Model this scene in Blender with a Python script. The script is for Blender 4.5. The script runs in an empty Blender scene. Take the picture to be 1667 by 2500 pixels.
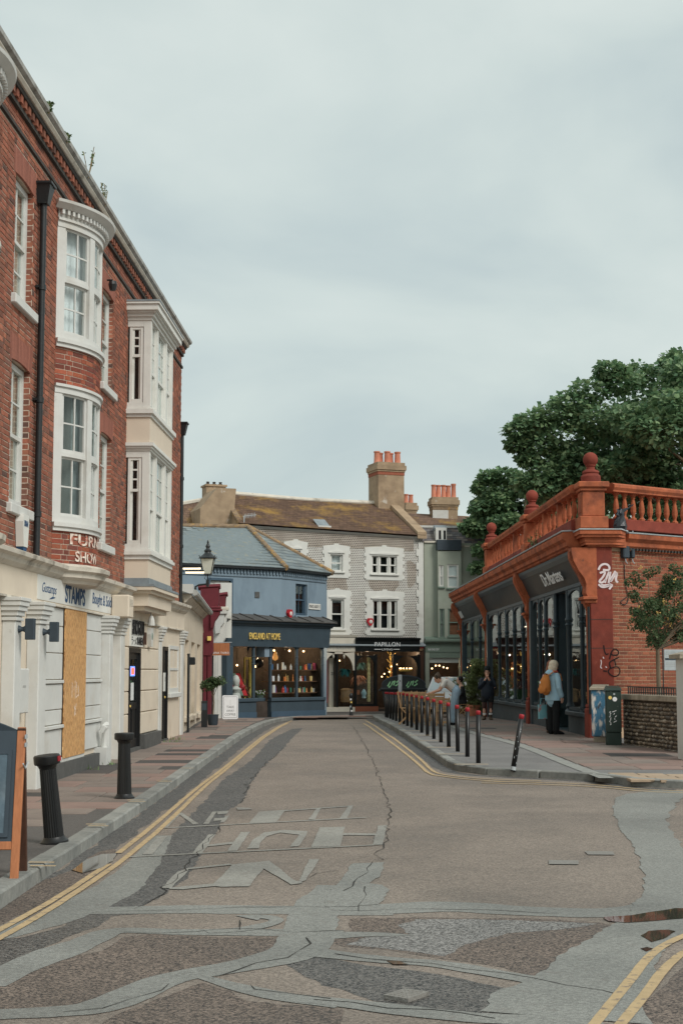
import bpy, bmesh, math, random
import numpy as np
from mathutils import Vector, Matrix, noise as mnoise
R = math.radians
rnd = random.Random(11)
scene = bpy.context.scene
col = scene.collection

# ------------------------------------------------------------------ camera
F_PX, PITCH, SHIFT = 3500.0, R(5.6), 46.8          # focal length in photo pixels, upward tilt, lens shift
CAM = Vector((0, 0, 1.5))
cam_d = bpy.data.cameras.new('camera')
cam_d.sensor_fit = 'VERTICAL'; cam_d.sensor_height = 36.0
cam_d.lens = F_PX / 2500 * 36; cam_d.shift_y = SHIFT / 2500
cam_d.clip_start = .1; cam_d.clip_end = 3000
cam = bpy.data.objects.new('camera', cam_d); col.objects.link(cam)
cam.location = CAM; cam.rotation_euler = (R(90) + PITCH, 0, 0)
scene.camera = cam

# ------------------------------------------------------------------ world: bright overcast
w = bpy.data.worlds.new('World'); scene.world = w; w.use_nodes = True
nt = w.node_tree; N = nt.nodes; L = nt.links; N.clear()
out = N.new('ShaderNodeOutputWorld'); bg = N.new('ShaderNodeBackground'); bg.inputs[1].default_value = .1
sky = N.new('ShaderNodeTexSky'); sky.sky_type = 'NISHITA'; sky.sun_disc = False
SUN_AZ, SUN_EL = R(135), R(42)                       # azimuth from +Y clockwise: behind the photographer, to the right
sky.sun_elevation = SUN_EL; sky.sun_rotation = SUN_AZ; sky.air_density = 1.3; sky.dust_density = 2
tc = N.new('ShaderNodeTexCoord'); mp = N.new('ShaderNodeMapping'); mp.inputs['Scale'].default_value = (1, 1, 2.1)
mp.inputs['Location'].default_value = (.35, .1, .62)
n1 = N.new('ShaderNodeTexNoise'); n1.inputs['Scale'].default_value = 2.9; n1.inputs['Detail'].default_value = 6
n1.inputs['Roughness'].default_value = .48; n1.inputs['Distortion'].default_value = .3
rp = N.new('ShaderNodeValToRGB'); e = rp.color_ramp.elements
e[0].position = .36; e[0].color = (3.45, 4.05, 4.1, 1); e[1].position = .66; e[1].color = (4.95, 5.4, 5.15, 1)
x_ = rp.color_ramp.elements.new(.5); x_.color = (4.2, 4.75, 4.6, 1)
mx = N.new('ShaderNodeMix'); mx.data_type = 'RGBA'; mx.inputs[0].default_value = .93
L.new(tc.outputs['Generated'], mp.inputs[0]); L.new(mp.outputs[0], n1.inputs[0]); L.new(n1.outputs[0], rp.inputs[0])
L.new(sky.outputs[0], mx.inputs['A']); L.new(rp.outputs[0], mx.inputs['B']); L.new(mx.outputs['Result'], bg.inputs[0])
L.new(bg.outputs[0], out.inputs[0])
sd = bpy.data.lights.new('sun', 'SUN'); sd.energy = 1.5; sd.angle = R(22); sd.color = (1, .965, .91)
sun = bpy.data.objects.new('sun', sd); col.objects.link(sun)
dv = Vector((math.sin(SUN_AZ) * math.cos(SUN_EL), math.cos(SUN_AZ) * math.cos(SUN_EL), math.sin(SUN_EL)))
sun.rotation_euler = dv.to_track_quat('Z', 'Y').to_euler()
vs = scene.view_settings; vs.view_transform = 'Standard'; vs.look = 'None'; vs.gamma = 1; vs.exposure = .6; vs.use_curve_mapping = False
scene.render.engine = 'CYCLES'

# ------------------------------------------------------------------ finding places from photo measurements
GZ = [(-80, -.12), (18, -.12), (33, 0), (40, -.02), (48, -.12), (57, -.17), (75, -.3), (900, -.3)]
def gz(y):                                           # the street's gentle crest
    for (a, za), (b, zb) in zip(GZ, GZ[1:]):
        if y <= b: return za + (zb - za) * max(0, (y - a)) / (b - a)
    return GZ[-1][1]
def ray(px, py):
    u = 1250 + SHIFT - py; c, s = math.cos(PITCH), math.sin(PITCH)
    return Vector((px - 833.5, F_PX * c - u * s, F_PX * s + u * c))
def P(px, py, Y):
    r = ray(px, py); return CAM + r * (Y / r.y)
def G(px, py, dz=0):                                 # point of the ground (or dz above it) seen at a photo pixel
    r = ray(px, py); y = 30
    for _ in range(40):
        y = .5 * y + .5 * max(2, min(300, (gz(y) + dz - 1.5) / r.z * r.y))
    p = CAM + r * (y / r.y); p.z = gz(y) + dz; return p
class Fr:                                            # a facade's frame: x along it, y into it, z up
    def __init__(s, ox, oy, ang): s.o = Vector((ox, oy, 0)); s.a = ang; s.M = Matrix.Translation(s.o) @ Matrix.Rotation(ang, 4, 'Z'); s.I = s.M.inverted()
    def at(s, px, py, y=0):
        o = s.I @ CAM; d = (s.I.to_3x3() @ ray(px, py)); t = (y - o.y) / d.y; p = o + d * t; return p.x, p.z
    def rect(s, l, t, r, b, y=0):
        a = s.at(l, t, y); c = s.at(r, b, y); m = s.at(l, b, y); k = s.at(r, t, y)
        return a[0], c[0], (m[1] + c[1]) / 2, (a[1] + k[1]) / 2
    def w(s, x, y, z): return s.M @ Vector((x, y, z))

# ------------------------------------------------------------------ materials
def C(r, g, b, k=1.0):
    f = lambda v: ((v / 255 + .055) / 1.055) ** 2.4 if v > 10 else v / 255 / 12.92
    k *= 1.28; v = [f(r) * k, f(g) * k, f(b) * k]; y = .3 * v[0] + .55 * v[1] + .15 * v[2]
    return tuple(min(.86, max(.004, y + (c - y) * .9)) for c in v) + (1,)
MATS = {}
def mat(name, c, rough=.75, var=.14, sc=5, bump=.2, bsc=70, metal=0, spec=.3, stain=None, isl=0, c2=None, stretch=(1, 1, 1), glow=None):
    m = bpy.data.materials.new(name); MATS[name] = m; m.use_nodes = True
    n = m.node_tree.nodes; l = m.node_tree.links; b = n['Principled BSDF']
    b.inputs['Roughness'].default_value = rough; b.inputs['Metallic'].default_value = metal; b.inputs['Specular IOR Level'].default_value = spec
    tc = n.new('ShaderNodeTexCoord'); mp = n.new('ShaderNodeMapping'); mp.inputs['Scale'].default_value = stretch; l.new(tc.outputs['Object'], mp.inputs[0])
    no = n.new('ShaderNodeTexNoise'); no.inputs['Scale'].default_value = sc; no.inputs['Detail'].default_value = 7; no.inputs['Roughness'].default_value = .62; l.new(mp.outputs[0], no.inputs[0])
    mr = n.new('ShaderNodeMapRange'); mr.inputs[1].default_value = .3; mr.inputs[2].default_value = .7; mr.inputs[3].default_value = 1 - var; mr.inputs[4].default_value = 1 + var; l.new(no.outputs[0], mr.inputs[0])
    val = mr.outputs[0]; base = n.new('ShaderNodeRGB'); base.outputs[0].default_value = c; cur = base.outputs[0]
    if isl:
        g = n.new('ShaderNodeNewGeometry'); oi = n.new('ShaderNodeObjectInfo'); ad = n.new('ShaderNodeMath'); ad.operation = 'ADD'
        l.new(g.outputs['Random Per Island'], ad.inputs[0]); l.new(oi.outputs['Random'], ad.inputs[1])
        fr = n.new('ShaderNodeMath'); fr.operation = 'FRACT'; l.new(ad.outputs[0], fr.inputs[0])
        if c2:
            rp = n.new('ShaderNodeValToRGB'); cs = [c] + list(c2)
            rp.color_ramp.elements[0].color = cs[0]; rp.color_ramp.elements[1].color = cs[-1]
            for i in range(1, len(cs) - 1): k = rp.color_ramp.elements.new(i / (len(cs) - 1)); k.color = cs[i]
            l.new(fr.outputs[0], rp.inputs[0]); cur = rp.outputs[0]
        ml = n.new('ShaderNodeMath'); ml.operation = 'MULTIPLY_ADD'; f2 = n.new('ShaderNodeMath'); f2.operation = 'MULTIPLY'; f2.inputs[1].default_value = 7.31
        l.new(fr.outputs[0], f2.inputs[0]); f3 = n.new('ShaderNodeMath'); f3.operation = 'FRACT'; l.new(f2.outputs[0], f3.inputs[0])
        l.new(f3.outputs[0], ml.inputs[0]); ml.inputs[1].default_value = 2 * isl; ml.inputs[2].default_value = 1 - isl
        mm = n.new('ShaderNodeMath'); mm.operation = 'MULTIPLY'; l.new(ml.outputs[0], mm.inputs[0]); l.new(val, mm.inputs[1]); val = mm.outputs[0]
    if stain:
        for (c3, ssc, lo, hi, amt) in (stain if isinstance(stain, list) else [stain]):
            n2 = n.new('ShaderNodeTexNoise'); n2.inputs['Scale'].default_value = ssc; n2.inputs['Detail'].default_value = 6; n2.inputs['Roughness'].default_value = .6; l.new(mp.outputs[0], n2.inputs[0])
            r2 = n.new('ShaderNodeMapRange'); r2.inputs[1].default_value = lo; r2.inputs[2].default_value = hi; r2.inputs[3].default_value = 0; r2.inputs[4].default_value = amt; l.new(n2.outputs[0], r2.inputs[0])
            mx = n.new('ShaderNodeMix'); mx.data_type = 'RGBA'; l.new(r2.outputs[0], mx.inputs[0]); l.new(cur, mx.inputs['A']); mx.inputs['B'].default_value = c3; cur = mx.outputs['Result']
    vm = n.new('ShaderNodeVectorMath'); vm.operation = 'SCALE'; l.new(cur, vm.inputs[0]); l.new(val, vm.inputs['Scale']); l.new(vm.outputs[0], b.inputs['Base Color'])
    if bump:
        nb = n.new('ShaderNodeTexNoise'); nb.inputs['Scale'].default_value = bsc; nb.inputs['Detail'].default_value = 4; l.new(mp.outputs[0], nb.inputs[0])
        bp = n.new('ShaderNodeBump'); bp.inputs['Strength'].default_value = bump; bp.inputs['Distance'].default_value = .01; l.new(nb.outputs[0], bp.inputs['Height']); l.new(bp.outputs[0], b.inputs['Normal'])
    if glow:
        b.inputs['Emission Color'].default_value = glow[0]; b.inputs['Emission Strength'].default_value = glow[1]
    return m
def glass(name, tint, ior=1.5, rough=.01):           # a pane: see-through, mirror-like at a slant
    m = bpy.data.materials.new(name); MATS[name] = m; m.use_nodes = True; n = m.node_tree.nodes; l = m.node_tree.links; n.clear()
    o = n.new('ShaderNodeOutputMaterial'); t = n.new('ShaderNodeBsdfTransparent'); t.inputs[0].default_value = tint
    g = n.new('ShaderNodeBsdfGlossy'); g.inputs['Roughness'].default_value = rough; g.inputs[0].default_value = (.9, .95, .95, 1)
    x = n.new('ShaderNodeMixShader'); ge = n.new('ShaderNodeNewGeometry'); dt = n.new('ShaderNodeVectorMath'); dt.operation = 'DOT_PRODUCT'; l.new(ge.outputs['Incoming'], dt.inputs[0]); l.new(ge.outputs['True Normal'], dt.inputs[1])
    def M1(op, a, b=0, c=0):
        q = n.new('ShaderNodeMath'); q.operation = op
        for i, v in enumerate((a, b, c)):
            if hasattr(v, 'links'): l.new(v, q.inputs[i])
            else: q.inputs[i].default_value = v
        return q.outputs[0]
    f0 = ((ior - 1) / (ior + 1)) ** 2; ab = M1('ABSOLUTE', dt.outputs['Value']); pw = M1('POWER', M1('SUBTRACT', 1.0, ab), 5.0); fac = M1('MULTIPLY_ADD', pw, 1 - f0, f0)
    tc = n.new('ShaderNodeTexCoord'); no = n.new('ShaderNodeTexNoise'); no.inputs['Scale'].default_value = 1.3; bp = n.new('ShaderNodeBump'); bp.inputs['Strength'].default_value = .04; bp.inputs['Distance'].default_value = .05
    l.new(tc.outputs['Object'], no.inputs[0]); l.new(no.outputs[0], bp.inputs['Height']); l.new(bp.outputs[0], g.inputs['Normal'])
    l.new(fac, x.inputs[0]); l.new(t.outputs[0], x.inputs[1]); l.new(g.outputs[0], x.inputs[2]); l.new(x.outputs[0], o.inputs[0]); return m

# ------------------------------------------------------------------ mesh collecting
class MB:
    def __init__(s): s.v = []; s.f = []; s.mi = []; s.cur = 0
    def add(s, vs, fs, M=None):
        o = len(s.v); s.v += [tuple(M @ Vector(p)) if M else tuple(p) for p in vs]; s.f += [tuple(i + o for i in f) for f in fs]; s.mi += [s.cur] * len(fs); return s
    def box(s, x0, x1, y0, y1, z0, z1, M=None):
        return s.add([(x0, y0, z0), (x1, y0, z0), (x1, y1, z0), (x0, y1, z0), (x0, y0, z1), (x1, y0, z1), (x1, y1, z1), (x0, y1, z1)],
                     [(3, 2, 1, 0), (4, 5, 6, 7), (0, 1, 5, 4), (1, 2, 6, 5), (2, 3, 7, 6), (3, 0, 4, 7)], M)
    def cbox(s, x0, x1, y0, y1, z0, z1, c=.01, M=None):   # box with chamfered edges
        X = (x0, x1); Y = (y0, y1); Z = (z0, z1); vs = []; idx = {}
        for i in (0, 1):
            for j in (0, 1):
                for k in (0, 1):
                    sx, sy, sz = (1 - 2 * i) * c, (1 - 2 * j) * c, (1 - 2 * k) * c
                    for a, p in enumerate(((X[i], Y[j] + sy, Z[k] + sz), (X[i] + sx, Y[j], Z[k] + sz), (X[i] + sx, Y[j] + sy, Z[k]))):
                        idx[i, j, k, a] = len(vs); vs.append(p)
        q = lambda *t: tuple(idx[u] for u in t); fs = []
        for i in (0, 1): f = q((i, 0, 0, 0), (i, 1, 0, 0), (i, 1, 1, 0), (i, 0, 1, 0)); fs.append(f if i else f[::-1])
        for j in (0, 1): f = q((0, j, 0, 1), (1, j, 0, 1), (1, j, 1, 1), (0, j, 1, 1)); fs.append(f[::-1] if j else f)
        for k in (0, 1): f = q((0, 0, k, 2), (1, 0, k, 2), (1, 1, k, 2), (0, 1, k, 2)); fs.append(f if k else f[::-1])
        for a in (0, 1):
            for b in (0, 1):
                fs.append(q((a, b, 0, 0), (a, b, 1, 0), (a, b, 1, 1), (a, b, 0, 1))); fs.append(q((a, 0, b, 0), (a, 1, b, 0), (a, 1, b, 2), (a, 0, b, 2))); fs.append(q((0, a, b, 1), (1, a, b, 1), (1, a, b, 2), (0, a, b, 2)))
                for k in (0, 1): fs.append(q((a, b, k, 0), (a, b, k, 1), (a, b, k, 2)))
        return s.add(vs, fs, M)
    def prism(s, poly, y0, y1, M=None):                  # polygon in x,z pushed along y
        n = len(poly); vs = [(x, y0, z) for x, z in poly] + [(x, y1, z) for x, z in poly]
        return s.add(vs, [tuple(range(n)), tuple(range(2 * n - 1, n - 1, -1))] + [(i, i + n, (i + 1) % n + n, (i + 1) % n) for i in range(n)], M)
    def sweep(s, prof, x0, x1, M=None):                  # polygon in y,z pushed along x
        n = len(prof); vs = [(x0, y, z) for y, z in prof] + [(x1, y, z) for y, z in prof]
        return s.add(vs, [tuple(range(n)), tuple(range(2 * n - 1, n - 1, -1))] + [(i, i + n, (i + 1) % n + n, (i + 1) % n) for i in range(n)], M)
    def plan(s, poly, z0, z1, M=None):                   # polygon in x,y pushed up
        n = len(poly); vs = [(x, y, z0) for x, y in poly] + [(x, y, z1) for x, y in poly]
        return s.add(vs, [tuple(range(n))[::-1], tuple(range(n, 2 * n))] + [(i, (i + 1) % n, (i + 1) % n + n, i + n) for i in range(n)], M)
    def arcsweep(s, prof, cx, cy, a0, a1, n=16, M=None):   # profile (radius,z) turned about a vertical axis from a0 to a1
        k = len(prof); vs = []; fs = []
        for i in range(n + 1):
            a = a0 + (a1 - a0) * i / n
            vs += [(cx + r * math.cos(a), cy + r * math.sin(a), z) for r, z in prof]
        for i in range(n):
            for j in range(k): fs.append((i * k + j, i * k + (j + 1) % k, (i + 1) * k + (j + 1) % k, (i + 1) * k + j))
        fs += [tuple(range(k)), tuple(range(n * k, n * k + k))]
        return s.add(vs, fs, M)
    def lathe(s, prof, n=12, c=(0, 0, 0), M=None, sx=1, sy=1):
        k = len(prof); vs = []; fs = []
        for r, z in prof:
            for i in range(n): a = 2 * math.pi * i / n; vs.append((c[0] + sx * r * math.cos(a), c[1] + sy * r * math.sin(a), c[2] + z))
        for j in range(k - 1):
            for i in range(n): fs.append((j * n + i, j * n + (i + 1) % n, (j + 1) * n + (i + 1) % n, (j + 1) * n + i))
        fs += [tuple(range(n))[::-1], tuple(range((k - 1) * n, k * n))]
        return s.add(vs, fs, M)
    def tube(s, pts, r, n=8, M=None, ref=(1, 0, 0)):     # r: number, or list of numbers / (ra, rb)
        pts = [Vector(p) for p in pts]; k = len(pts); rr = r if isinstance(r, (list, tuple)) else [r] * k; vs = []; fs = []; ref = Vector(ref)
        for j, p in enumerate(pts):
            t = (pts[min(j + 1, k - 1)] - pts[max(j - 1, 0)]); t = t.normalized() if t.length > 1e-9 else Vector((0, 0, 1))
            u = ref - t * ref.dot(t)
            if u.length < .2: u = Vector((0, 1, 0)) - t * t.y
            if u.length < .05: u = Vector((0, 0, 1)) - t * t.z
            u.normalize(); v = t.cross(u); q = rr[j]; ra, rb = q if isinstance(q, (list, tuple)) else (q, q)
            for i in range(n): a = 2 * math.pi * i / n; vs.append(p + u * ra * math.cos(a) + v * rb * math.sin(a))
        for j in range(k - 1):
            for i in range(n): fs.append((j * n + i, j * n + (i + 1) % n, (j + 1) * n + (i + 1) % n, (j + 1) * n + i))
        fs += [tuple(range(n))[::-1], tuple(range((k - 1) * n, k * n))]
        return s.add(vs, fs, M)
    def ball(s, c, r, n=10, m=7, M=None, sq=(1, 1, 1)):
        vs = [(c[0], c[1], c[2] - r * sq[2])]; fs = []
        for j in range(1, m):
            t = math.pi * j / m
            for i in range(n): a = 2 * math.pi * i / n; vs.append((c[0] + sq[0] * r * math.sin(t) * math.cos(a), c[1] + sq[1] * r * math.sin(t) * math.sin(a), c[2] - sq[2] * r * math.cos(t)))
        vs.append((c[0], c[1], c[2] + r * sq[2])); e = len(vs) - 1
        for i in range(n): fs.append((0, 1 + (i + 1) % n, 1 + i)); fs.append((e, e - n + i, e - n + (i + 1) % n))
        for j in range(m - 2):
            for i in range(n): a = 1 + j * n; fs.append((a + i, a + (i + 1) % n, a + n + (i + 1) % n, a + n + i))
        return s.add(vs, fs, M)
    def ribbon(s, pts, wd, M=None):                      # flat stroke in x,z at given y: pts (x,y,z)
        pts = [Vector(p) for p in pts]; k = len(pts); vs = []; ww = wd if isinstance(wd, (list, tuple)) else [wd] * k
        for j, p in enumerate(pts):
            t = (pts[min(j + 1, k - 1)] - pts[max(j - 1, 0)]).normalized(); nn = Vector((-t.z, 0, t.x)) * ww[j] / 2; vs += [p + nn, p - nn]
        return s.add(vs, [(2 * j, 2 * j + 1, 2 * j + 3, 2 * j + 2) for j in range(k - 1)], M)
    def mesh(s, name, m, smooth=False):
        me = bpy.data.meshes.new(name); me.from_pydata(s.v, [], s.f); ms = m if isinstance(m, (list, tuple)) else [m]
        for q in ms: me.materials.append(MATS[q] if isinstance(q, str) else q)
        if len(ms) > 1: me.polygons.foreach_set('material_index', s.mi)
        if smooth: me.polygons.foreach_set('use_smooth', [True] * len(me.polygons))
        me.validate(); me.update(); return me
    def build(s, name, m, parent=None, smooth=False, **k):
        bm = bmesh.new(); me = s.mesh(name, m); bm.from_mesh(me); bmesh.ops.recalc_face_normals(bm, faces=bm.faces); bm.to_mesh(me); bm.free()
        if smooth:
            me.polygons.foreach_set('use_smooth', [True] * len(me.polygons)); me.set_sharp_from_angle(angle=R(38))
        return obj(name, me, parent, **k)
def obj(name, me, parent=None, label=None, cat=None, group=None, kind=None, loc=None, rot=None, scale=None):
    o = bpy.data.objects.new(name, me); col.objects.link(o)
    if parent: o.parent = parent
    if loc is not None: o.location = loc
    if rot is not None: o.rotation_euler = rot
    if scale is not None: o.scale = scale
    if label: o['label'] = label
    if cat: o['category'] = cat
    if group: o['group'] = group
    if kind: o['kind'] = kind
    return o
def thing(name, label, cat, loc=(0, 0, 0), rz=0, group=None): return obj(name, None, None, label, cat, group, None, loc, (0, 0, rz))
def bhouse(name, label, fr, cat='building'): return thing(name, label, cat, tuple(fr.o), fr.a)
def copy_tree(o, parent=None):
    c = o.copy(); col.objects.link(c); c.parent = parent
    for ch in [k for k in col.objects if k.parent == o]: copy_tree(ch, c)
    return c
def lettering(parent, body, x0, x1, z0, z1, y, m, ext=.004, bold=0, shear=0, name='lettering', M=None, flip=False, kind=None, track=1):
    cu = bpy.data.curves.new(name, 'FONT'); cu.body = body; cu.size = 1; cu.extrude = ext; cu.offset = bold; cu.shear = shear; cu.space_character = track
    t = bpy.data.objects.new('t', cu); col.objects.link(t); dg = bpy.context.evaluated_depsgraph_get(); me = bpy.data.meshes.new_from_object(t.evaluated_get(dg)); bpy.data.objects.remove(t)
    a = np.empty(len(me.vertices) * 3); me.vertices.foreach_get('co', a); a = a.reshape(-1, 3)
    lo, hi = a.min(0), a.max(0); b = np.empty_like(a)
    b[:, 0] = x0 + (a[:, 0] - lo[0]) / (hi[0] - lo[0]) * (x1 - x0); b[:, 2] = z0 + (a[:, 1] - lo[1]) / (hi[1] - lo[1]) * (z1 - z0); b[:, 1] = y - a[:, 2]
    me.vertices.foreach_set('co', b.ravel()); me.materials.clear(); me.materials.append(MATS[m]); me.update()
    if M: me.transform(M)
    return obj(name, me, parent)

# ------------------------------------------------------------------ facade pieces
def wall_mesh(mb, x0, x1, z0, z1, ops, y=0, deep=.12):    # front sheet with openings and their reveals
    xs = sorted({x0, x1, *[v for o in ops for v in o[:2] if x0 < v < x1]}); zs = sorted({z0, z1, *[v for o in ops for v in o[2:4] if z0 < v < z1]})
    for a, b in zip(xs, xs[1:]):
        for c, d in zip(zs, zs[1:]):
            mx_, mz = (a + b) / 2, (c + d) / 2
            if any(o[0] < mx_ < o[1] and o[2] < mz < o[3] for o in ops): continue
            mb.add([(a, y, c), (b, y, c), (b, y, d), (a, y, d)], [(0, 1, 2, 3)])
    for o in ops:
        a, b, c, d = o[:4]; e = y + deep
        mb.add([(a, y, c), (a, e, c), (a, e, d), (a, y, d)], [(0, 1, 2, 3)]); mb.add([(b, y, c), (b, y, d), (b, e, d), (b, e, c)], [(0, 1, 2, 3)])
        mb.add([(a, y, d), (a, e, d), (b, e, d), (b, y, d)], [(0, 1, 2, 3)]); mb.add([(a, y, c), (b, y, c), (b, e, c), (a, e, c)], [(0, 1, 2, 3)])
    return mb
def sash(parent, x0, x1, z0, z1, y, fm='white_paint', cols=2, up=2, lo=2, back='dark_room', fw=.06, bar=.018, gap=.12, M=None, name='window', split=.5, gl='pane_glass'):
    """a sliding sash window: frame with two sashes and glazing bars, each pane its own piece, and what hangs behind"""
    mb = MB(); zm = z0 + (z1 - z0) * split
    mb.box(x0, x0 + fw, y - .02, y + .08, z0, z1, M); mb.box(x1 - fw, x1, y - .02, y + .08, z0, z1, M); mb.box(x0 + fw, x1 - fw, y - .018, y + .08, z1 - fw, z1, M); mb.box(x0 + fw, x1 - fw, y - .022, y + .08, z0, z0 + fw * 1.3, M)
    a, b = x0 + fw, x1 - fw; panes = []
    if lo:
        mb.box(a, b, y - .012, y + .06, zm - .025, zm + .025, M); halves = [(z0 + fw * 1.3, zm - .025, lo, y + .03), (zm + .025, z1 - fw, up, y + .01)]
    else: halves = [(z0 + fw * 1.3, z1 - fw, up, y + .01)]
    for c, d, rows, yy in halves:
        mb.box(a, a + .035, yy - .012, yy + .02, c, d, M); mb.box(b - .035, b, yy - .012, yy + .02, c, d, M)
        cw = (b - a - .07) / cols; rh = (d - c) / rows
        for i in range(1, cols): mb.box(a + .035 + i * cw - bar / 2, a + .035 + i * cw + bar / 2, yy - .01, yy + .015, c, d, M)
        for j in range(1, rows): mb.box(a + .035, b - .035, yy - .011, yy + .014, c + j * rh - bar / 2, c + j * rh + bar / 2, M)
        for i in range(cols):
            for j in range(rows):
                panes.append((a + .035 + i * cw + (bar / 2 if i else 0), a + .035 + (i + 1) * cw - (bar / 2 if i < cols - 1 else 0), c + j * rh + (bar / 2 if j else 0), c + (j + 1) * rh - (bar / 2 if j < rows - 1 else 0), yy))
    wo = mb.build(name, fm, parent)
    for (p, q, c, d, yy) in panes:
        MB().box(p, q, yy, yy + .004, c, d, M).build('pane', gl, wo)
    if back:
        k = MB(); n = 14 if 'curtain' in back else 1
        for i in range(n):
            u, v = a + (b - a) * i / n, a + (b - a) * (i + 1) / n; o = gap + (.03 if i % 2 else 0); o2 = gap + (0 if i % 2 else .03)
            if n == 1: o2 = o
            k.add([(u, y + o, z0), (v, y + o2, z0), (v, y + o2, z1), (u, y + o, z1)], [(0, 1, 2, 3)], M)
        k.build('curtain' if 'curtain' in back else 'blind_or_dark_back', back, wo)  # dark_room backs are flat dark sheets painted as the unlit room behind
    return wo
def bricks(x0, x1, z0, z1, ops, ch=.075, st=.212, hd=.1, jt=.013, bond='flemish'):
    """brick rectangles of a wall, cut at its openings"""
    res = []; k = 0; z = z0
    while z < z1 - .02:
        zt = min(z + ch - jt, z1); x = x0 - (0 if k % 2 == 0 else (st + hd) / 2 if bond == 'flemish' else st / 2); i = k % 2
        while x < x1:
            ln = (st if i % 2 == 0 else hd) if bond == 'flemish' else st; a, b = max(x, x0), min(x + ln, x1); i += 1; x += ln + jt
            if b - a < .03: continue
            segs = [(a, b)]
            for o in ops:
                if o[2] < zt - .01 and o[3] > z + .01:
                    ns = []
                    for (u, v) in segs:
                        if o[1] <= u or o[0] >= v: ns.append((u, v)); continue
                        if u < o[0] - .03: ns.append((u, o[0]))
                        if v > o[1] + .03: ns.append((o[1], v))
                    segs = ns
            res += [(u, v, z, zt) for u, v in segs]
        z += ch; k += 1
    return res
_brickmesh = {}
def lay_bricks(parent, rects, m, single, y=0, proud=.008, M=None, fr=None, limit=300):
    """the largest-showing bricks one by one, the others as one part"""
    def seen(r):
        p = fr.w((r[0] + r[1]) / 2, y, (r[2] + r[3]) / 2) if not M else fr.M @ (M @ Vector(((r[0] + r[1]) / 2, y, (r[2] + r[3]) / 2)))
        d = p - CAM; c, s = math.cos(PITCH), math.sin(PITCH); dep = d.y * c + d.z * s; up = -d.y * s + d.z * c
        if dep < 1: return 0
        px, py = 833.5 + F_PX * d.x / dep, 1250 + SHIFT - F_PX * up / dep
        return (r[1] - r[0]) / dep if 5 < px < 1662 and 0 < py < 2500 and single(px, py) else 0
    sc = sorted(((seen(r), i) for i, r in enumerate(rects)), reverse=True); solo = {i for v, i in sc[:limit] if v > 0}; mb = MB()
    for i, r in enumerate(rects):
        pr = .6 * proud * rnd.uniform(.6, 1.5)
        if i in solo:
            key = (round((r[1] - r[0]) * 50), round((r[3] - r[2]) * 100), m)
            if key not in _brickmesh:
                hw, hh = (r[1] - r[0]) / 2, (r[3] - r[2]) / 2; b = MB(); c = .004
                b.add([(-hw, .03, -hh), (hw, .03, -hh), (hw, .03, hh), (-hw, .03, hh), (-hw, c - .005, -hh), (hw, c - .005, -hh), (hw, c - .005, hh), (-hw, c - .005, hh), (c - hw, -.005, c - hh), (hw - c, -.005, c - hh), (hw - c, -.005, hh - c), (c - hw, -.005, hh - c)],
                      [(0, 1, 5, 4), (1, 2, 6, 5), (2, 3, 7, 6), (3, 0, 4, 7), (4, 5, 9, 8), (5, 6, 10, 9), (6, 7, 11, 10), (7, 4, 8, 11), (8, 9, 10, 11)])
                _brickmesh[key] = b.mesh('brick', m)
            o = obj('brick', _brickmesh[key], parent); p = Vector(((r[0] + r[1]) / 2, y + rnd.uniform(-.002, .002), (r[2] + r[3]) / 2))
            if M: o.matrix_local = M @ Matrix.Translation(p)
            else: o.location = p
        else:
            a, b, c, d = r; e = .0; yy = y - pr
            mb.add([(a, y + .03, c), (b, y + .03, c), (b, y + .03, d), (a, y + .03, d), (a, yy, c), (b, yy, c), (b, yy, d), (a, yy, d)], [(0, 1, 5, 4), (1, 2, 6, 5), (2, 3, 7, 6), (3, 0, 4, 7), (4, 5, 6, 7)], M)
    if mb.f: obj('brickwork', mb.mesh('brickwork', m), parent, kind='stuff')
# ------------------------------------------------------------------ the materials of the place
mat('white_paint', C(214, 213, 206, .8), .55, .06, 3, .06, 40, stain=(C(150, 140, 122), 2.2, .56, .78, .4))
mat('old_white', C(208, 208, 203, .76), .6, .06, 3, .12, 30, stain=[(C(150, 138, 118), 1.6, .52, .8, .5), (C(120, 108, 95), 9, .66, .8, .5)])
mat('cream_paint', C(206, 192, 172, .86), .7, .06, 2, .1, 60, stain=(C(150, 132, 110), 1.7, .56, .8, .45))
mat('cream_render', C(196, 183, 163, .86), .8, .07, 2, .15, 50, stain=(C(140, 122, 100), 1.1, .52, .8, .5))
mat('peach_panel', C(205, 190, 170, .86), .7, .04, 2, .05, 50)
mat('plinth_grey', C(78, 78, 76), .8, .18, 6, .3, 40)
mat('black_iron', C(26, 29, 31), .45, .2, 8, .15, 60, spec=.5)
mat('black_gloss', C(17, 18, 19), .42, .15, 6, .05, 30, spec=.5)
mat('brick', C(144, 87, 67), .9, .16, 40, .4, 120, isl=.2, spec=.15, stain=(C(88, 66, 60), .9, .52, .72, .6), c2=[C(134, 78, 60), C(152, 94, 72), C(110, 74, 63), C(143, 87, 65), C(92, 70, 63)])
mat('brick_bow', C(152, 82, 56), .9, .18, 40, .4, 120, isl=.2, spec=.15, c2=[C(132, 68, 52), C(104, 60, 52), C(150, 86, 62)])
mat('mortar', C(182, 164, 146), .95, .12, 12, .4, 90, stain=(C(120, 105, 92), 1.2, .5, .7, .5))
mat('brick_side', C(132, 74, 54), .9, .15, 40, .5, 120, isl=.17, spec=.15, c2=[C(122, 68, 50), C(140, 82, 58), C(110, 66, 52)])
mat('mortar_side', C(170, 142, 114), .95, .12, 12, .4, 90)
mat('voussoir', C(136, 82, 66), .85, .15, 30, .3, 90, isl=.15)
mat('eave_dark', C(62, 58, 54), .9, .25, 5, .3, 40)
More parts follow.
